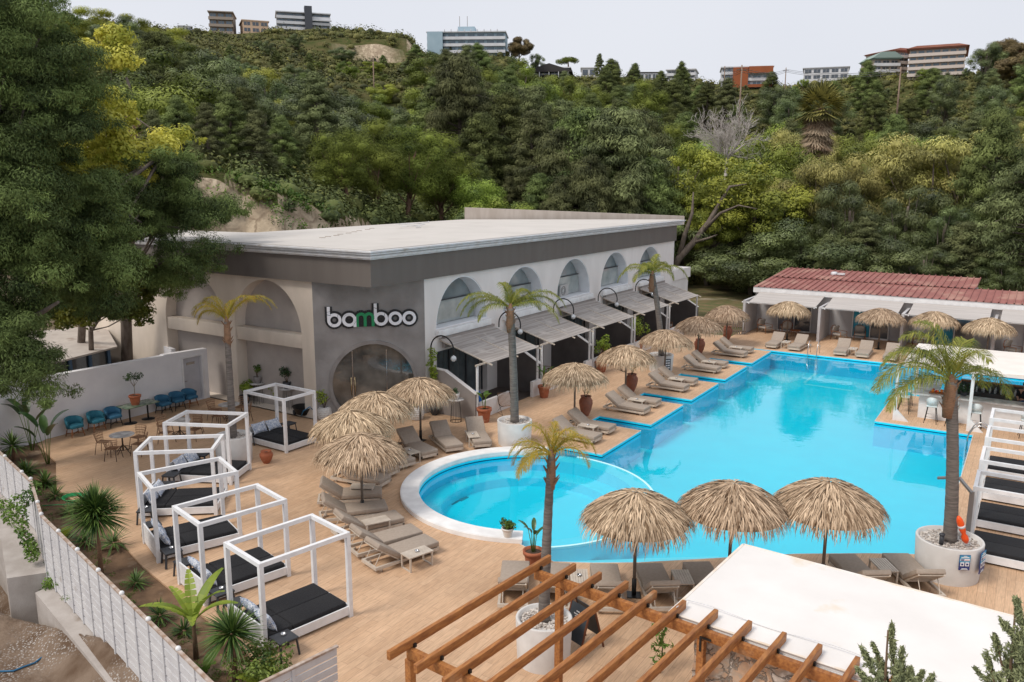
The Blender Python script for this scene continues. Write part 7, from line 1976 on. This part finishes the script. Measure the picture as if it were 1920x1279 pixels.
# fan palm with dead skirt
x, y = bearing(1525, 108); gz = TZ(x, y); t = thing('fan_palm', 'tall fan palm with hanging dead fronds above the right wood', 'palm tree', (x, y, gz))
zt = AD(1525, 203, 108)[2]-gz; mb = MB(); mb.tube([(0, 0, -1), (0, 0, zt)], [.45, .35], n=8); mb.build('trunk', M_barkr, t)
def fan(mb, c, d, L, n_, W, rng, hue):
    d = unit(d); s0 = unit(np.cross(d, (0.1, 0.05, 1))); u0 = np.cross(s0, d); tip = np.array(c)+d*L*.45
    mb.tube([c, tip], .03, n=4, val=hue)
    for k in range(n_):
        a = -1.5+3.0*k/(n_-1); dd = unit(d*math.cos(a)+s0*math.sin(a)+u0*.15+np.array([0, 0, -.15])); e = tip+dd*L*.62+np.array([0, 0, -.25*L*abs(math.sin(a))]); w_ = unit(np.cross(dd, u0))*W
        mb.add([tip-w_*.3, tip+w_*.3, (tip+e)/2+w_, (tip+e)/2-w_, e], [[0, 1, 2, 3], [3, 2, 4]], float(np.clip(hue+rng.normal()*.15, 0, 1)))
mb = MB(); rng = np.random.default_rng(4)
for k in range(46): a = rng.random()*6.28; e = rng.uniform(-.55, 1.25); fan(mb, (0, 0, zt), (math.cos(a)*math.cos(e), math.sin(a)*math.cos(e), math.sin(e)), 3.4, 15, .10, rng, rng.random())
mb.build('green_fronds', M_euc, t); mb = MB()
for k in range(90): a = rng.random()*6.28; e = rng.uniform(-1.45, -.5); fan(mb, (0, 0, zt+.3-rng.uniform(0, 3.6)), (math.cos(a)*math.cos(e), math.sin(a)*math.cos(e), math.sin(e)), 2.7, 11, .09, rng, rng.random())
mb.build('dead_fronds', mat('dead_frond', (.20, .13, .08), (.46, .36, .25), attr=True, rough=.9), t)

# --- random fill, nearer trees first, up to about 300 in all
taken = [(o.location.x, o.location.y) for o in bpy.data.objects if o.get('category') in ('tree', 'palm tree') and o.parent is None]
def free(x, y, r): return all((x-a)**2+(y-b)**2 > r*r for a, b in taken)
LMK = [(-200, 'at the far left'), (120, 'under the left hilltop'), (330, 'below the brown ridge house'), (460, 'below the peach ridge house'), (540, 'below the grey tower house'), (650, 'below the eroded scarp'), (760, 'near the end of the scarp'), (850, 'below the pale blue building'), (950, 'below the brown ridge tree'), (1030, 'below the gabled ridge house'), (1110, 'below the ragged ridge pines'), (1200, 'below the low white ridge houses'), (1290, 'below the antenna house'), (1370, 'below the orange and white house'), (1450, 'below the ridge utility pole'), (1530, 'below the wide white house'), (1620, 'below the greenish roofed house'), (1710, 'below the red roofed hotel'), (1800, 'below the right end of the hotel'), (1890, 'at the right edge')]
KND = {'conA': 'dark conifer', 'conB': 'drooping dark conifer', 'conC': 'slim blue green conifer', 'conD': 'wide drooping conifer', 'brdA': 'bright green tree', 'brdB': 'dark leafy tree', 'limA': 'yellow green tree', 'eucA': 'pale olive tree', 'eucB': 'dark willowy tree', 'mqA': 'green domed bush', 'mqB': 'yellow green domed bush', 'mqC': 'dark domed bush', 'brn': 'russet tree', 'pinA': 'pine', 'pinB': 'pine'}
FILLED = []
def fill(n_, u0, u1, d0, d1, kinds, hmin, hmax, label, group, rmin=3.5, wide=(.9, 1.25), cat='tree', cond=None):
    c = 0; tries = 0
    while c < n_ and tries < n_*30:
        tries += 1; u = R0.uniform(u0, u1); D = math.sqrt(R0.uniform(d0*d0, d1*d1)); x, y = bearing(u, D)
        if not free(x, y, rmin): continue
        if cond and not cond(u, D): continue
        k = R0.choice(kinds); h = R0.uniform(hmin, hmax); gz = TZ(x, y)
        o = PR[k] if k not in USED else dup(PR[k]); USED.add(k)
        s = h/10; w_ = s*R0.uniform(*wide); o.location = (x, y, gz-.2); o.rotation_euler = (R0.uniform(-.06, .06), R0.uniform(-.06, .06), R0.random()*6.28); o.scale = (w_, w_, s); o['label'] = label; o['category'] = cat; o['group'] = group
        taken.append((x, y)); c += 1; FILLED.append((o, k, u, D, h))
    return c
fill(16, 1390, 1930, 76, 84, ['eucB', 'mqC', 'conC'], 5, 8, 'dark tree in the low dense row right behind the red roof', 'dark trees right behind the red roof', 3, (1.2, 1.7))
fill(24, 1240, 1990, 88, 120, ['brdA', 'eucA', 'conA', 'eucB', 'brdB', 'limA'], 9, 14, 'mixed tree in the wood behind the red roof', 'trees of the wood behind the red roof', 5)
fill(38, 1230, 2000, 122, 195, ['conA', 'brdB', 'mqA', 'brdA', 'conC', 'eucB', 'pinA', 'limA', 'eucA', 'conB'], 10, 16, 'tree on the upper slope of the right wood', 'trees on the upper right slope', 6)
fill(28, 860, 1240, 92, 130, ['conA', 'conB', 'conC', 'conD'], 13, 18, 'dark conifer on the lower middle slope', 'conifers on the lower middle slope', 5)
fill(48, 800, 1260, 132, 230, ['conA', 'conC', 'brdB', 'pinB', 'mqA', 'conB', 'conA', 'brdA'], 9.5, 16, 'tree on the upper middle slope below the ridge houses', 'trees on the upper middle slope', 6)
fill(34, 1050, 1980, 195, 280, ['conA', 'brdB', 'conC', 'conB'], 10, 15, 'dark tree of the belt under the right ridge', 'trees of the belt under the right ridge', 7)
fill(26, 250, 640, 76, 128, ['conA', 'conC', 'brdB', 'mqC', 'conB', 'mqA', 'mqB'], 5.5, 11, 'dark tree on the slope above the rock face', 'trees on the slope above the rock face', 5)
fill(26, -40, 480, 125, 205, ['mqC', 'brdB', 'conA', 'mqA', 'mqB', 'brdA'], 5, 8.5, 'dark bushy tree on the left hill', 'bushy trees on the left hill', 6.5, (1.2, 1.7))
fill(16, 560, 850, 100, 180, ['conC', 'mqC', 'brdB', 'conA', 'mqA'], 5, 9, 'tree on the slope above the pines', 'trees on the slope above the pines', 7)
fill(24, 440, 900, 190, 285, ['mqA', 'mqC', 'mqB', 'brdB', 'conA'], 3.0, 6, 'bush on the terraces below the eroded scarp', 'bushes below the eroded scarp', 8, (1.1, 1.6), 'shrub')
fill(16, 1080, 1980, 288, 306, ['conA', 'brdB', 'mqC', 'brdA'], 3, 6, 'dark tree between the houses on the ridge', 'trees between the ridge houses', 8)

by = {}
for (o, k, u, D, h) in FILLED:
    lm = [p for a, p in LMK if a <= u][-1] if u >= -200 else LMK[0][1]
    tier = 'foot of the slope' if D < 100 else 'lower slope' if D < 135 else 'middle slope' if D < 185 else 'upper slope' if D < 240 else 'high slope' if D < 285 else 'ridge line'
    KN = KND[k].replace('slim blue green', 'slim').replace('yellow green domed bush', 'lime bush').replace('dark domed', 'dark').replace('green domed', 'green')
    lm = lm.replace('wide white house', 'white house').replace('low white ridge houses', 'low white houses').replace('orange and white house', 'orange house')
    by.setdefault('%s on the %s %s' % (KN, tier, lm) if tier[0] != 'f' else '%s at the %s %s' % (KN, tier, lm), []).append((u, o))
for lb, L_ in by.items():
    L_.sort(key=lambda a: a[0])
    for i, (u, o) in enumerate(L_):
        o['label'] = lb if len(L_) == 1 else lb+', '+('left one' if i == 0 else 'right one' if i == len(L_)-1 else ['second', 'third', 'fourth', 'fifth', 'sixth'][min(4, i-1)])
CN = {}
for o in bpy.data.objects:
    if o.get('group') in ('dark conifers left of the pines', 'tall dark conifers behind the long building') and o.parent is None: CN.setdefault(o['group'], []).append(o)
for g_, L_ in CN.items():
    L_.sort(key=lambda o: math.atan2(o.location.x, o.location.y))
    for i, o in enumerate(L_):
        o['label'] = ['first', 'second', 'third', 'fourth', 'fifth', 'sixth', 'seventh', 'eighth', 'ninth', 'tenth', 'eleventh', 'twelfth', 'thirteenth', 'fourteenth', 'fifteenth'][i]+' from the left of the '+('dark conifers left of the pines' if 'left' in g_ else 'tall dark conifers behind the roof parapet')

# --- undergrowth too dense to count, as two sheets of scrub
def scrub(name, n_, m, label, keep, rad=(1.1, 2.4), nl=46, L=.62, W=.34, seed=5):
    rng = np.random.default_rng(seed); mb = MB(); c = 0; C = []
    while c < n_:
        k = 4000; U = rng.uniform(-260, 2250, k); D = np.sqrt(rng.uniform(56**2, 322**2, k))
        ang = np.arctan((U-960)/FPX)+YAW; X = D*np.sin(ang); Y = D*np.cos(ang)
        fd = np.interp(U, UCOL, FD)+np.interp(U, UCOL, P1)*.8; ok = (D > fd) & keep(X, Y, U, D)
        # keep the scarp face bare
        ok &= ~((U > 515) & (U < 785) & (D > 284) & (D < 296) & (rng.random(k) < .8))
        X, Y, D = X[ok], Y[ok], D[ok]; Z = terr(X, Y)
        for x, y, z, d_ in zip(X, Y, Z, D):
            C.append((x, y, z, d_)); c += 1
            if c >= n_: break
    for (x, y, z, d_) in C:
        s = rad[0]*.6+(rad[1]*1.35-rad[0]*.6)*rng.random()**1.6; nl_ = int(nl*(1 if d_ > 170 else 2.2 if d_ > 100 else 4)); vc = rng.random()
        leaves(mb, (x, y, z+s*.15), (s, s, s*rng.uniform(.5, .95)), nl_, L*(.28+.85*min(1, d_/260)), W*(.28+.85*min(1, d_/260)), rng=rng, shell=.6, vc=vc, v=(0, 1), out=.6)
    o = mb.build(name, m); stuff(o, label, 'scrub')
    return o
scrub('dark_scrub', 3600, mat('scrub_dark', (0.028, 0.038, 0.011), (0.188, 0.201, 0.049), attr=True, rough=.8), 'dense dark green scrub covering the hillsides between the trees', lambda X, Y, U, D: np.ones_like(X, bool), seed=5)
scrub('ridge_scrub', 3800, mat('scrub_ridge', (0.031, 0.037, 0.010), (0.204, 0.193, 0.056), attr=True, rough=.8), 'low mixed scrub covering the far upper slopes', lambda X, Y, U, D: D > 215, rad=(1.2, 2.6), nl=40, seed=15)
scrub('low_scrub', 1500, mat('scrub_low', (.035, .055, .015), (.16, .19, .05), attr=True, rough=.8), 'green undergrowth at the foot of the slope above the long flat roof', lambda X, Y, U, D: (D < 125) & (U > 430) & (U < 1300), rad=(.8, 1.7), nl=40, seed=25)
scrub('olive_scrub', 1700, mat('scrub_olive', (0.050, 0.064, 0.015), (0.273, 0.260, 0.058), attr=True, rough=.8), 'lighter olive scrub in patches on the hillsides', lambda X, Y, U, D: vnoise(X, Y, 28, 9) > .06, rad=(1.0, 2.0), seed=6)
# tall grass at the lawn edge
mb = MB(); rng = np.random.default_rng(12)
for i in range(170):
    u = rng.uniform(1262, 1420); D = rng.uniform(84, 92); x, y = bearing(u, D); s = rng.uniform(.6, 1.3)
    leaves(mb, (x, y, TZ(x, y)+.5), (s, s, .9), 60, .7, .07, rng=rng, shell=.3, out=.1, droop=-.9, v=(0, 1), core=False)
stuff(mb.build('tall_grass', mat('reed_grass', (.07, .08, .02), (.24, .21, .07), attr=True, rough=.9)), 'tall olive reeds at the far edge of the lawn', 'grass')
mb = MB()
for i in range(150):
    u = rng.uniform(330, 620); D = rng.uniform(56, 66); x, y = bearing(u, D); s = rng.uniform(.25, .8)
    leaves(mb, (x, y, TZ(x, y)+.1), (s, s, s*.7), 70, .2, .1, rng=rng, v=(0, 1), core=False)
stuff(mb.build('cliff_bushes', M_lf), 'small green bushes and herbs on the pale rock face', 'bushes')

# ------------------------------------------------------------------ big trees at the near left
def image_cloud(poly, n_, d0, d1, rng, seedpts=()):
    P = np.array(poly, float); lo = P.min(0); hi = P.max(0); out = []
    def inside(x, y):
        c = False; j = len(P)-1
        for i in range(len(P)):
            if (P[i][1] > y) != (P[j][1] > y) and x < (P[j][0]-P[i][0])*(y-P[i][1])/(P[j][1]-P[i][1])+P[i][0]: c = not c
            j = i
        return c
    while len(out) < n_:
        x = rng.uniform(lo[0], hi[0]); y = rng.uniform(lo[1], hi[1])
        if inside(x, y): out.append(AD(x, y, rng.uniform(d0, d1)))
    return out
def big_tree(name, label, base, tops, polys, m, leafL, leafW, nleaf, cr, trunk_r, seed, barkm=M_bark, droop=.5, flat=.6, shell=.35, out=.75, branches=26, hang=()):
    rng = np.random.default_rng(seed); t = thing(name, label, 'tree', base); b = np.array(base); mb = MB(); cb = MB()
    T = [np.array([0, 0, 0.])]+[np.array(p)-b for p in tops]; mb.tube(T, np.linspace(trunk_r, trunk_r*.3, len(T)), n=10)
    k = 0
    for poly, n_, d0, d1 in polys:
        for c in image_cloud(poly, n_, d0, d1, rng):
            c = np.array(c)-b; s = cr*rng.uniform(.6, 1.25); vc = rng.random()
            leaves(cb, c, (s, s, s*flat), int(nleaf*(s/cr)**2), leafL, leafW, rng=rng, shell=shell, out=out, droop=droop, vc=vc, v=(0, 1))
            for j in range(3):      # outer sprays that break up the outline
                u = rdir(1, rng)[0]; u[2] = u[2]*.4-.2; cc = c+u*s*rng.uniform(.9, 1.4)
                leaves(cb, cc, (s*.38, s*.38, s*.26), int(nleaf*.22), leafL, leafW, rng=rng, shell=.1, out=.3, droop=droop, vc=vc, v=(0, 1), core=False)
            k += 1
            if k % max(1, (sum(p[1] for p in polys)//branches)) == 0:
                i = min(len(T)-1, max(1, int(rng.integers(1, len(T))))); p = T[i]
                mb.tube([p, (p+c)/2+rng.normal(size=3)*.3, c], [trunk_r*.3, trunk_r*.18, .03], n=6)
    for pts, r_ in hang:
        P = [np.array(AD(*q_))-b for q_ in pts]; mb.tube(P, np.linspace(r_, r_*.3, len(P)), n=7)
    mb.build('trunk', barkm, t); cb.build('crown', m, t); return t
M_ncon = mat('near_conifer_needles', (0.015, 0.026, 0.009), (0.189, 0.257, 0.072), attr=True, rough=.75, spec=.2)
b1 = AD(-20, 900, 33); b1 = (b1[0], b1[1], -.3)
big_tree('conifer', 'huge dark conifer filling the left edge, with a branch hanging before the white wall', b1, [AD(-15, 500, 33), AD(0, 250, 33.5), AD(20, 60, 34)],
         [([(-140, -60), (85, -60), (95, 20), (150, 90), (185, 150), (170, 215), (150, 290), (110, 330), (60, 360), (-140, 360)], 165, 30, 35), ([(-140, 340), (95, 330), (125, 430), (105, 530), (62, 590), (35, 640), (-140, 650)], 130, 29.5, 33.5), ([(20, 590), (65, 600), (85, 680), (88, 735), (45, 735), (28, 660)], 14, 28.5, 30), ([(-100, 560), (50, 590), (60, 640), (20, 690), (-100, 690)], 22, 29, 31)],
         M_ncon, .13, .027, 1000, .76, .30, 71, hang=[([(-10, 640, 32), (40, 600, 31), (75, 588, 30.5), (110, 566, 30)], .16)])
b2 = AD(232, 640, 44); b2 = (b2[0], b2[1], -.1)
big_tree('conifer', 'spreading dark conifer overhanging the left end of the flat roof', b2, [AD(235, 540, 43), AD(245, 450, 41), AD(285, 370, 39.5), AD(305, 290, 38.5)],
         [([(268, 275), (330, 268), (352, 300), (360, 350), (380, 400), (345, 430), (300, 440), (235, 420), (225, 350), (245, 300)], 62, 36.5, 40), ([(355, 370), (440, 372), (430, 395), (395, 412), (385, 432), (358, 420)], 13, 36, 38), ([(300, 455), (390, 455), (418, 480), (400, 497), (365, 500), (350, 530), (320, 545), (305, 500)], 17, 34, 36.5),
          ([(110, 330), (225, 330), (238, 430), (238, 500), (235, 560), (205, 590), (180, 585), (110, 560), (85, 430)], 130, 31, 38)],
         M_ncon, .13, .027, 1000, .74, .28, 72, hang=[([(240, 440, 37.5), (300, 425, 37), (350, 428, 36.5)], .10), ([(290, 500, 36), (330, 480, 35.5), (390, 470, 35.3)], .07)])
b3 = AD(140, 640, 46); b3 = (b3[0], b3[1], -.1)
big_tree('broadleaf_tree', 'bright yellow leaved tree showing between the dark conifers at the left', b3, [AD(160, 500, 42), AD(190, 350, 42), AD(210, 180, 43)],
         [([(205, 55), (250, 60), (245, 85), (215, 95)], 5, 42, 43.5), ([(135, 82), (200, 85), (235, 100), (225, 125), (160, 105)], 8, 41.5, 43.5), ([(150, 190), (200, 175), (232, 195), (228, 245), (225, 300), (165, 320), (145, 250)], 34, 34.5, 40), ([(100, 270), (160, 290), (160, 320), (100, 315)], 10, 34, 36), ([(222, 285), (290, 250), (340, 250), (320, 275), (270, 300), (275, 345), (230, 350)], 20, 38, 42), ([(20, 110), (40, 110), (40, 125), (20, 125)], 2, 36.5, 37)],
         M_yel, .16, .10, 260, .62, .2, 73, droop=.2, flat=.7, branches=14)
b4 = AD(165, 640, 44); b4 = (b4[0], b4[1], -.1)
big_tree('broadleaf_tree', 'lime green leafy tree under the dark conifers, in front of the blue shed', b4, [AD(170, 620, 42), AD(190, 590, 39), AD(210, 560, 38)],
         [([(72, 580), (150, 550), (270, 555), (276, 580), (235, 590), (212, 592), (150, 600), (128, 610), (88, 600)], 28, 35.5, 39), ([(235, 490), (300, 500), (290, 550), (240, 540)], 10, 37, 39)],
         mat('lime_near_leaves', (.045, .07, .010), (.26, .27, .03), attr=True, rough=.6, translucent=.2), .15, .09, 240, .6, .14, 74, droop=.2, flat=.65, branches=8)
# juniper tips in front of the camera, lower right
def juniper(name, label, px, ytip, D, sprays, seed, sc=1.0):
    rng = np.random.default_rng(seed); tp = np.array(AD(px, ytip, D)); b = np.array([tp[0]+.15, tp[1]-.1, 0.0]); t = thing(name, label, 'tree', tuple(b)); h = tp[2]
    mb = MB(); mb.tube([(0, 0, 0), (-.05, 0, h*.6), tuple(tp-b)], [.07, .035, .006], n=7)
    cb = MB()
    for (sx, sy, ln, wd) in sprays:
        e = np.array(AD(sx, sy, D+rng.uniform(-.25, .25)))-b; s0 = np.array([e[0]*.35, e[1]*.35, e[2]-ln*.8]); mid = (s0+e)/2+rng.normal(size=3)*.02
        mb.tube([s0, mid, e], [.014, .009, .003], n=4)
        for k in range(int(34*ln/.4)):
            f = rng.random()**.8; p = s0*(1-f)+e*f if f < .5 else mid*(2-2*f)+e*(2*f-1); up = unit(e-s0); wv = unit(np.cross(up, rdir(1, rng)[0])); q_ = p+wv*wd*(1.05-f)*rng.uniform(.3, 1)+up*wd*.6
            P = np.stack([p+(q_-p)*g_ for g_ in np.linspace(.2, 1.05, 7)]); cb_d = unit_rows(np.tile(unit(q_-p), (7, 1))+rng.normal(size=(7, 3))*.35)
            V, F = leaf_quads(np.repeat(P, 3, 0)+rng.normal(size=(21, 3))*.008, rdir(21, rng), unit_rows(np.repeat(cb_d, 3, 0)+rng.normal(size=(21, 3))*.4), .045, .012); cb.add(V, F, np.clip(rng.random(21)*.8+.1, 0, 1))
    mb.build('trunk', M_stem, t); cb.build('crown', mat('juniper_foliage', (.085, .105, .045), (.33, .35, .17), attr=True, rough=.7), t)
juniper('juniper', 'juniper shoots in the foreground before the white roof, right of the timber beams', 1665, 1182, 6.5, [(1672, 1182, .55, .10), (1620, 1222, .4, .09), (1640, 1215, .4, .08), (1690, 1222, .45, .09), (1652, 1245, .35, .1), (1705, 1262, .3, .09), (1612, 1262, .3, .08), (1730, 1262, .25, .06), (1745, 1270, .2, .06), (1680, 1250, .35, .1), (1625, 1275, .25, .1)], 31)
juniper('juniper', 'juniper branch in the lower right corner of the view', 1905, 1130, 6.5, [(1906, 1130, .55, .08), (1880, 1172, .35, .08), (1900, 1190, .4, .08), (1870, 1205, .35, .09), (1912, 1215, .35, .1), (1855, 1235, .35, .1), (1890, 1240, .35, .11), (1915, 1265, .35, .1), (1865, 1268, .3, .1), (1835, 1262, .2, .08)], 32)
x_, y_ = G(1238, 1262)[:2]; t = thing('young_shrub', 'young shrub with yellow green leaves beside the pergola post', 'shrub', (x_, y_, 0)); mb = MB(); mb.tube([(0, 0, 0), (.03, 0, .7), (0, .02, 1.25)], [.018, .013, .006], n=5); mb.build('stem', M_stem, t)
mb = MB()
for k in range(9): leaves(mb, (random.uniform(-.14, .14), random.uniform(-.14, .14), .35+.11*k), (.15, .15, .1), 20, .13, .05, core=False, v=(0, 1))
mb.build('foliage', M_lf, t)

# ------------------------------------------------------------------ houses on the ridge
def hb(name, label, px0, px1, yt, yb, D, floors, cols, body, trim, winm, rz=0.0, roof=None, depth=12.0, balc=True, extra=None, cat='building', parapet=.5):
    c = ((px0+px1)/2); a0 = np.array(AD(px0, yb, D)); a1 = np.array(AD(px1, yb, D)); W_ = float(np.linalg.norm(a1[:2]-a0[:2])); tp = AD(c, yt, D)[2]; bz = AD(c, yb, D)[2]; Hh = tp-bz
    m_ = (a0+a1)/2; an = math.atan2(a1[1]-a0[1], a1[0]-a0[0])+rz
    t = thing(name, label, cat, (m_[0], m_[1], bz), an)
    mb = MB(); mb.bb(-W_/2, W_/2, 0, depth, -4, Hh); mb.build('wall', body, t)
    fh = Hh/floors; cw = W_/cols
    for f in range(floors):
        if balc:
            mb = MB(); mb.bb(-W_/2-.2, W_/2+.2, -1.3, -.02, f*fh-.12, f*fh+.12); mb.bb(-W_/2-.2, W_/2+.2, -1.3, -1.2, f*fh+.121, f*fh+.85); mb.build('balcony', trim, t)
        for k in range(cols):
            mb = MB(); x0 = -W_/2+cw*k; mb.bb(x0+cw*.14, x0+cw*.86, -.06, .0-.005, f*fh+fh*.28, f*fh+fh*.84); wd_ = mb.build('window', winm, t)
            if D < 340 and cols < 6:
                mb = MB(); mb.bb(x0+cw*.48, x0+cw*.52, -.12, -.07, f*fh+fh*.28, f*fh+fh*.84); mb.bb(x0+cw*.12, x0+cw*.88, -.14, -.065, f*fh+fh*.84, f*fh+fh*.88); mb.build('frame', trim, wd_)
    mb = MB(); mb.bb(-W_/2-.4, W_/2+.4, -(1.4 if balc else .3), depth+.3, Hh+.01, Hh+.35)
    if roof is not None and roof[1]:
        hh = roof[1]; mb.prism([(-W_/2-1, 0), (W_/2+1, 0), (W_/2-2, hh), (-W_/2+2, hh)], -depth-.4, 1.8, M=Matrix(((1, 0, 0, 0), (0, 0, -1, 0), (0, 1, 0, Hh+.36), (0, 0, 0, 1))))
    mb.build('roof', roof[0] if roof else trim, t)
    if extra: extra(t, W_, Hh, fh)
    return t
hw = mat('house_white', (.66, .66, .68), (.58, .58, .60), .3, .9); hg = mat('house_grey', (.20, .215, .235), (.26, .27, .29), .3, .8); hbk = mat('house_brown', (.22, .175, .14), (.26, .21, .17), .3, .9); hp = mat('house_peach', (.70, .50, .35), (.64, .45, .31), .3, .9)
hblu = mat('house_blue', (.36, .47, .54), (.31, .42, .49), .3, .9); hor = mat('house_orange', (.33, .10, .04), (.28, .085, .035), .3, .9); hbe = mat('house_beige', (.58, .49, .42), (.52, .44, .37), .3, .9); hred = mat('house_red_roof', (.40, .17, .12), (.34, .14, .10), .3, .9); hgr = mat('house_green_roof', (.25, .33, .30), None, .3, .9)
hwin = mat('far_window', (.045, .06, .08), (.09, .11, .14), .6, .15, spec=.8); hwinb = mat('far_window_blue', (.07, .12, .17), (.12, .18, .23), .6, .15, spec=.8)
hb('apartment_house', 'brown flat roofed house, leftmost on the far ridge', 394, 438, 24, 64, 335, 3, 3, hbk, mat('house_tan', (.33, .27, .22), None, 3, .9), hwinb, -.1)
hb('apartment_house', 'small peach coloured house on the ridge right of the brown one', 456, 504, 40, 63, 335, 2, 3, hp, mat('house_peach_trim', (.62, .46, .34), None, 3, .9), hwin, .1, balc=False)
def twr(t, W_, Hh, fh):
    mb = MB(); mb.bb(W_*.02, W_*.16, -2.6, 1.5, -5, Hh+2.4); mb.build('stair_tower', mat('house_dark', (.075, .08, .095), None, 3, .8), t)
    mb = MB(); mb.bb(W_*.16, W_/2+.5, -2.2, -1.4, Hh*.55, Hh*.62); mb.build('canopy', hw, t)
hb('apartment_house', 'grey glazed apartment house with a dark tower on the ridge', 520, 619, 26, 57, 335, 3, 6, hg, hw, hwinb, .05, extra=twr)
def ants(t, W_, Hh, fh):
    mb = MB(); mb.bb(-W_*.12, W_*.10, 2, 8, Hh+.35, Hh+2.4); mb.build('roof_house', hblu, t)
    for q_ in (-.1, .0):
        mb = MB(); mb.cyl((W_*q_, 3, Hh+2.4), (W_*q_, 3, Hh+6), .08, n=5); mb.build('antenna', M_pole, t)
    mb = MB(); mb.bb(-W_*.5, -W_*.3, -1.9, -1.35, -4, Hh+.2); mb.build('blue_stair_wall', hblu, t)
    mb = MB()
    for k in range(9): mb.bb(-W_*.28+k*W_*.085, -W_*.27+k*W_*.085, -1.5, -1.2, Hh+.35, Hh+.95)
    mb.build('parapet_posts', hw, t)
hb('apartment_house', 'long pale blue and white apartment building on the middle of the ridge', 802, 947, 62, 100, 300, 3, 8, hblu, hw, hwinb, -.12, extra=ants)
def gab(t, W_, Hh, fh):
    mb = MB(); mb.prism([(-W_*.56, Hh*.55), (W_*.56, Hh*.55), (W_*.56, Hh*.68), (0, Hh*1.45), (-W_*.56, Hh*.68)], -9, 1.9, M=XZ); mb.build('gable_roof', mat('slate_dark', (.05, .045, .045), None, 3, .9), t)
    for k in range(5):
        mb = MB(); mb.bb(-W_*.48+k*W_*.235, -W_*.46+k*W_*.235, -1.9, -1.6, 0, Hh*.62); mb.build('post', hw, t)
hb('chalet', 'single storey house with a dark gabled roof on the ridge', 992, 1068, 128, 146, 305, 1, 4, mat('house_black', (.04, .04, .045), None, 3, .8), hw, hwin, -.08, extra=gab, balc=False)
hb('house', 'low white house with a dark roof on the ridge, left of the antenna house', 1180, 1236, 137, 153, 320, 1, 4, hw, hw, hwin, .1, balc=False, roof=(mat('slate_dark', (.05, .045, .045), None, 3, .9), 0))
hb('house', 'white two storey house with roof antennas on the ridge', 1250, 1303, 132, 152, 320, 2, 3, hw, hw, hwin, -.1)
def orr(t, W_, Hh, fh):
    mb = MB(); mb.bb(W_*.03, W_*.5, -2.4, -1.4, fh*2.05, fh*3.05); mb.bb(W_*.03, W_*.5, -2.4, -1.4, -.2, fh*.35); mb.bb(-W_*.28, W_*.02, -1.6, -1.35, -1, Hh); mb.build('orange_panel', hor, t)
hb('apartment_house', 'white and orange apartment house behind the utility pole', 1352, 1447, 127, 164, 310, 3, 5, hw, hw, hwinb, .06, extra=orr)
hb('house', 'wide white house with a grey roof behind dark trees on the ridge', 1506, 1590, 128, 150, 320, 2, 5, hw, mat('house_lgrey', (.36, .36, .37), None, 3, .9), hwin, 0, balc=False)
hb('apartment_house', 'pale house with a greenish roof left of the large hotel', 1634, 1684, 112, 148, 320, 3, 3, hbe, hw, hwin, .35, roof=(hgr, 2.0))
def sidew(t, W_, Hh, fh): pass
hb('hotel', 'large four storey beige hotel with a red roof on the right ridge', 1702, 1806, 92, 142, 310, 4, 7, hbe, mat('house_pink', (.60, .52, .47), None, 3, .9), hwinb, -.02, roof=(hred, .7), depth=26)
hb('hotel_wing', 'oblique side wing of the large beige hotel on the right ridge', 1662, 1706, 98, 142, 325, 4, 4, hbe, mat('house_pink', (.60, .52, .47), None, 3, .9), hwinb, .75, roof=(hred, .7), depth=12)
hb('house', 'small house with a red roof at the right edge of the ridge', 1898, 1940, 106, 122, 300, 1, 3, hw, hw, hwin, 0, roof=(hred, 1.5), balc=False)
hb('house', 'tiny white house left of the brown house on the far ridge', 336, 360, 50, 66, 330, 1, 2, hw, hw, hwin, 0, balc=False)
hb('house', 'small pinkish house left of the pale blue building', 866, 882, 82, 100, 330, 2, 2, hbe, hbe, hwin, 0, balc=False) if False else hb('house', 'small white house between ridge trees right of the dark gabled house', 1090, 1118, 128, 146, 340, 1, 2, hw, hw, hwin, 0, balc=False)
# utility poles and wires
def upole(px, yt, yb, D, label):
    b = AD(px, yb, D); tp = AD(px, yt, D)[2]; t = thing('utility_pole', label, 'utility pole', (b[0], b[1], b[2]), -YAW+.3, 'utility poles on the hillside')
    mb = MB(); mb.cyl((0, 0, -6), (0, 0, tp-b[2]), .2, .13, n=7); mb.build('pole', mat('pole_wood', (.22, .15, .11), (.30, .22, .17), 3, .9), t)
    mb = MB(); mb.bb(-1.1, 1.1, -.08, .08, tp-b[2]-1.0, tp-b[2]-.85); mb.build('crossarm', M_pole, t); return (b[0], b[1], tp-.9)
w = [upole(701, 107, 160, 215, 'wooden utility pole with crossarm below the eroded scarp'), upole(1388, 122, 184, 175, 'tall wooden utility pole before the orange and white house'), upole(1472, 127, 160, 280, 'utility pole between the orange house and the white house'), upole(1685, 126, 176, 185, 'tall utility pole below the large hotel'), upole(1358, 124, 150, 270, 'thin utility pole left of the orange and white house')]
mb = MB()
for a, b_ in ((4, 1), (1, 2), (2, 3)):
    for s in (-1, 0, 1):
        p, q_ = np.array(w[a]), np.array(w[b_]); mb.tube([p+(q_-p)*f+np.array([0, 0, .4*s-4*f*(1-f)]) for f in np.linspace(0, 1, 14)], .05, n=3, caps=False)
tag(mb.build('power_line', M_black), 'thin power lines strung between the utility poles on the right hillside', 'power line')
# unused prototypes must not stay at the origin
for k, o in PR.items():
    if k not in USED:
        for c in list(o.children): bpy.data.objects.remove(c)
        bpy.data.objects.remove(o)
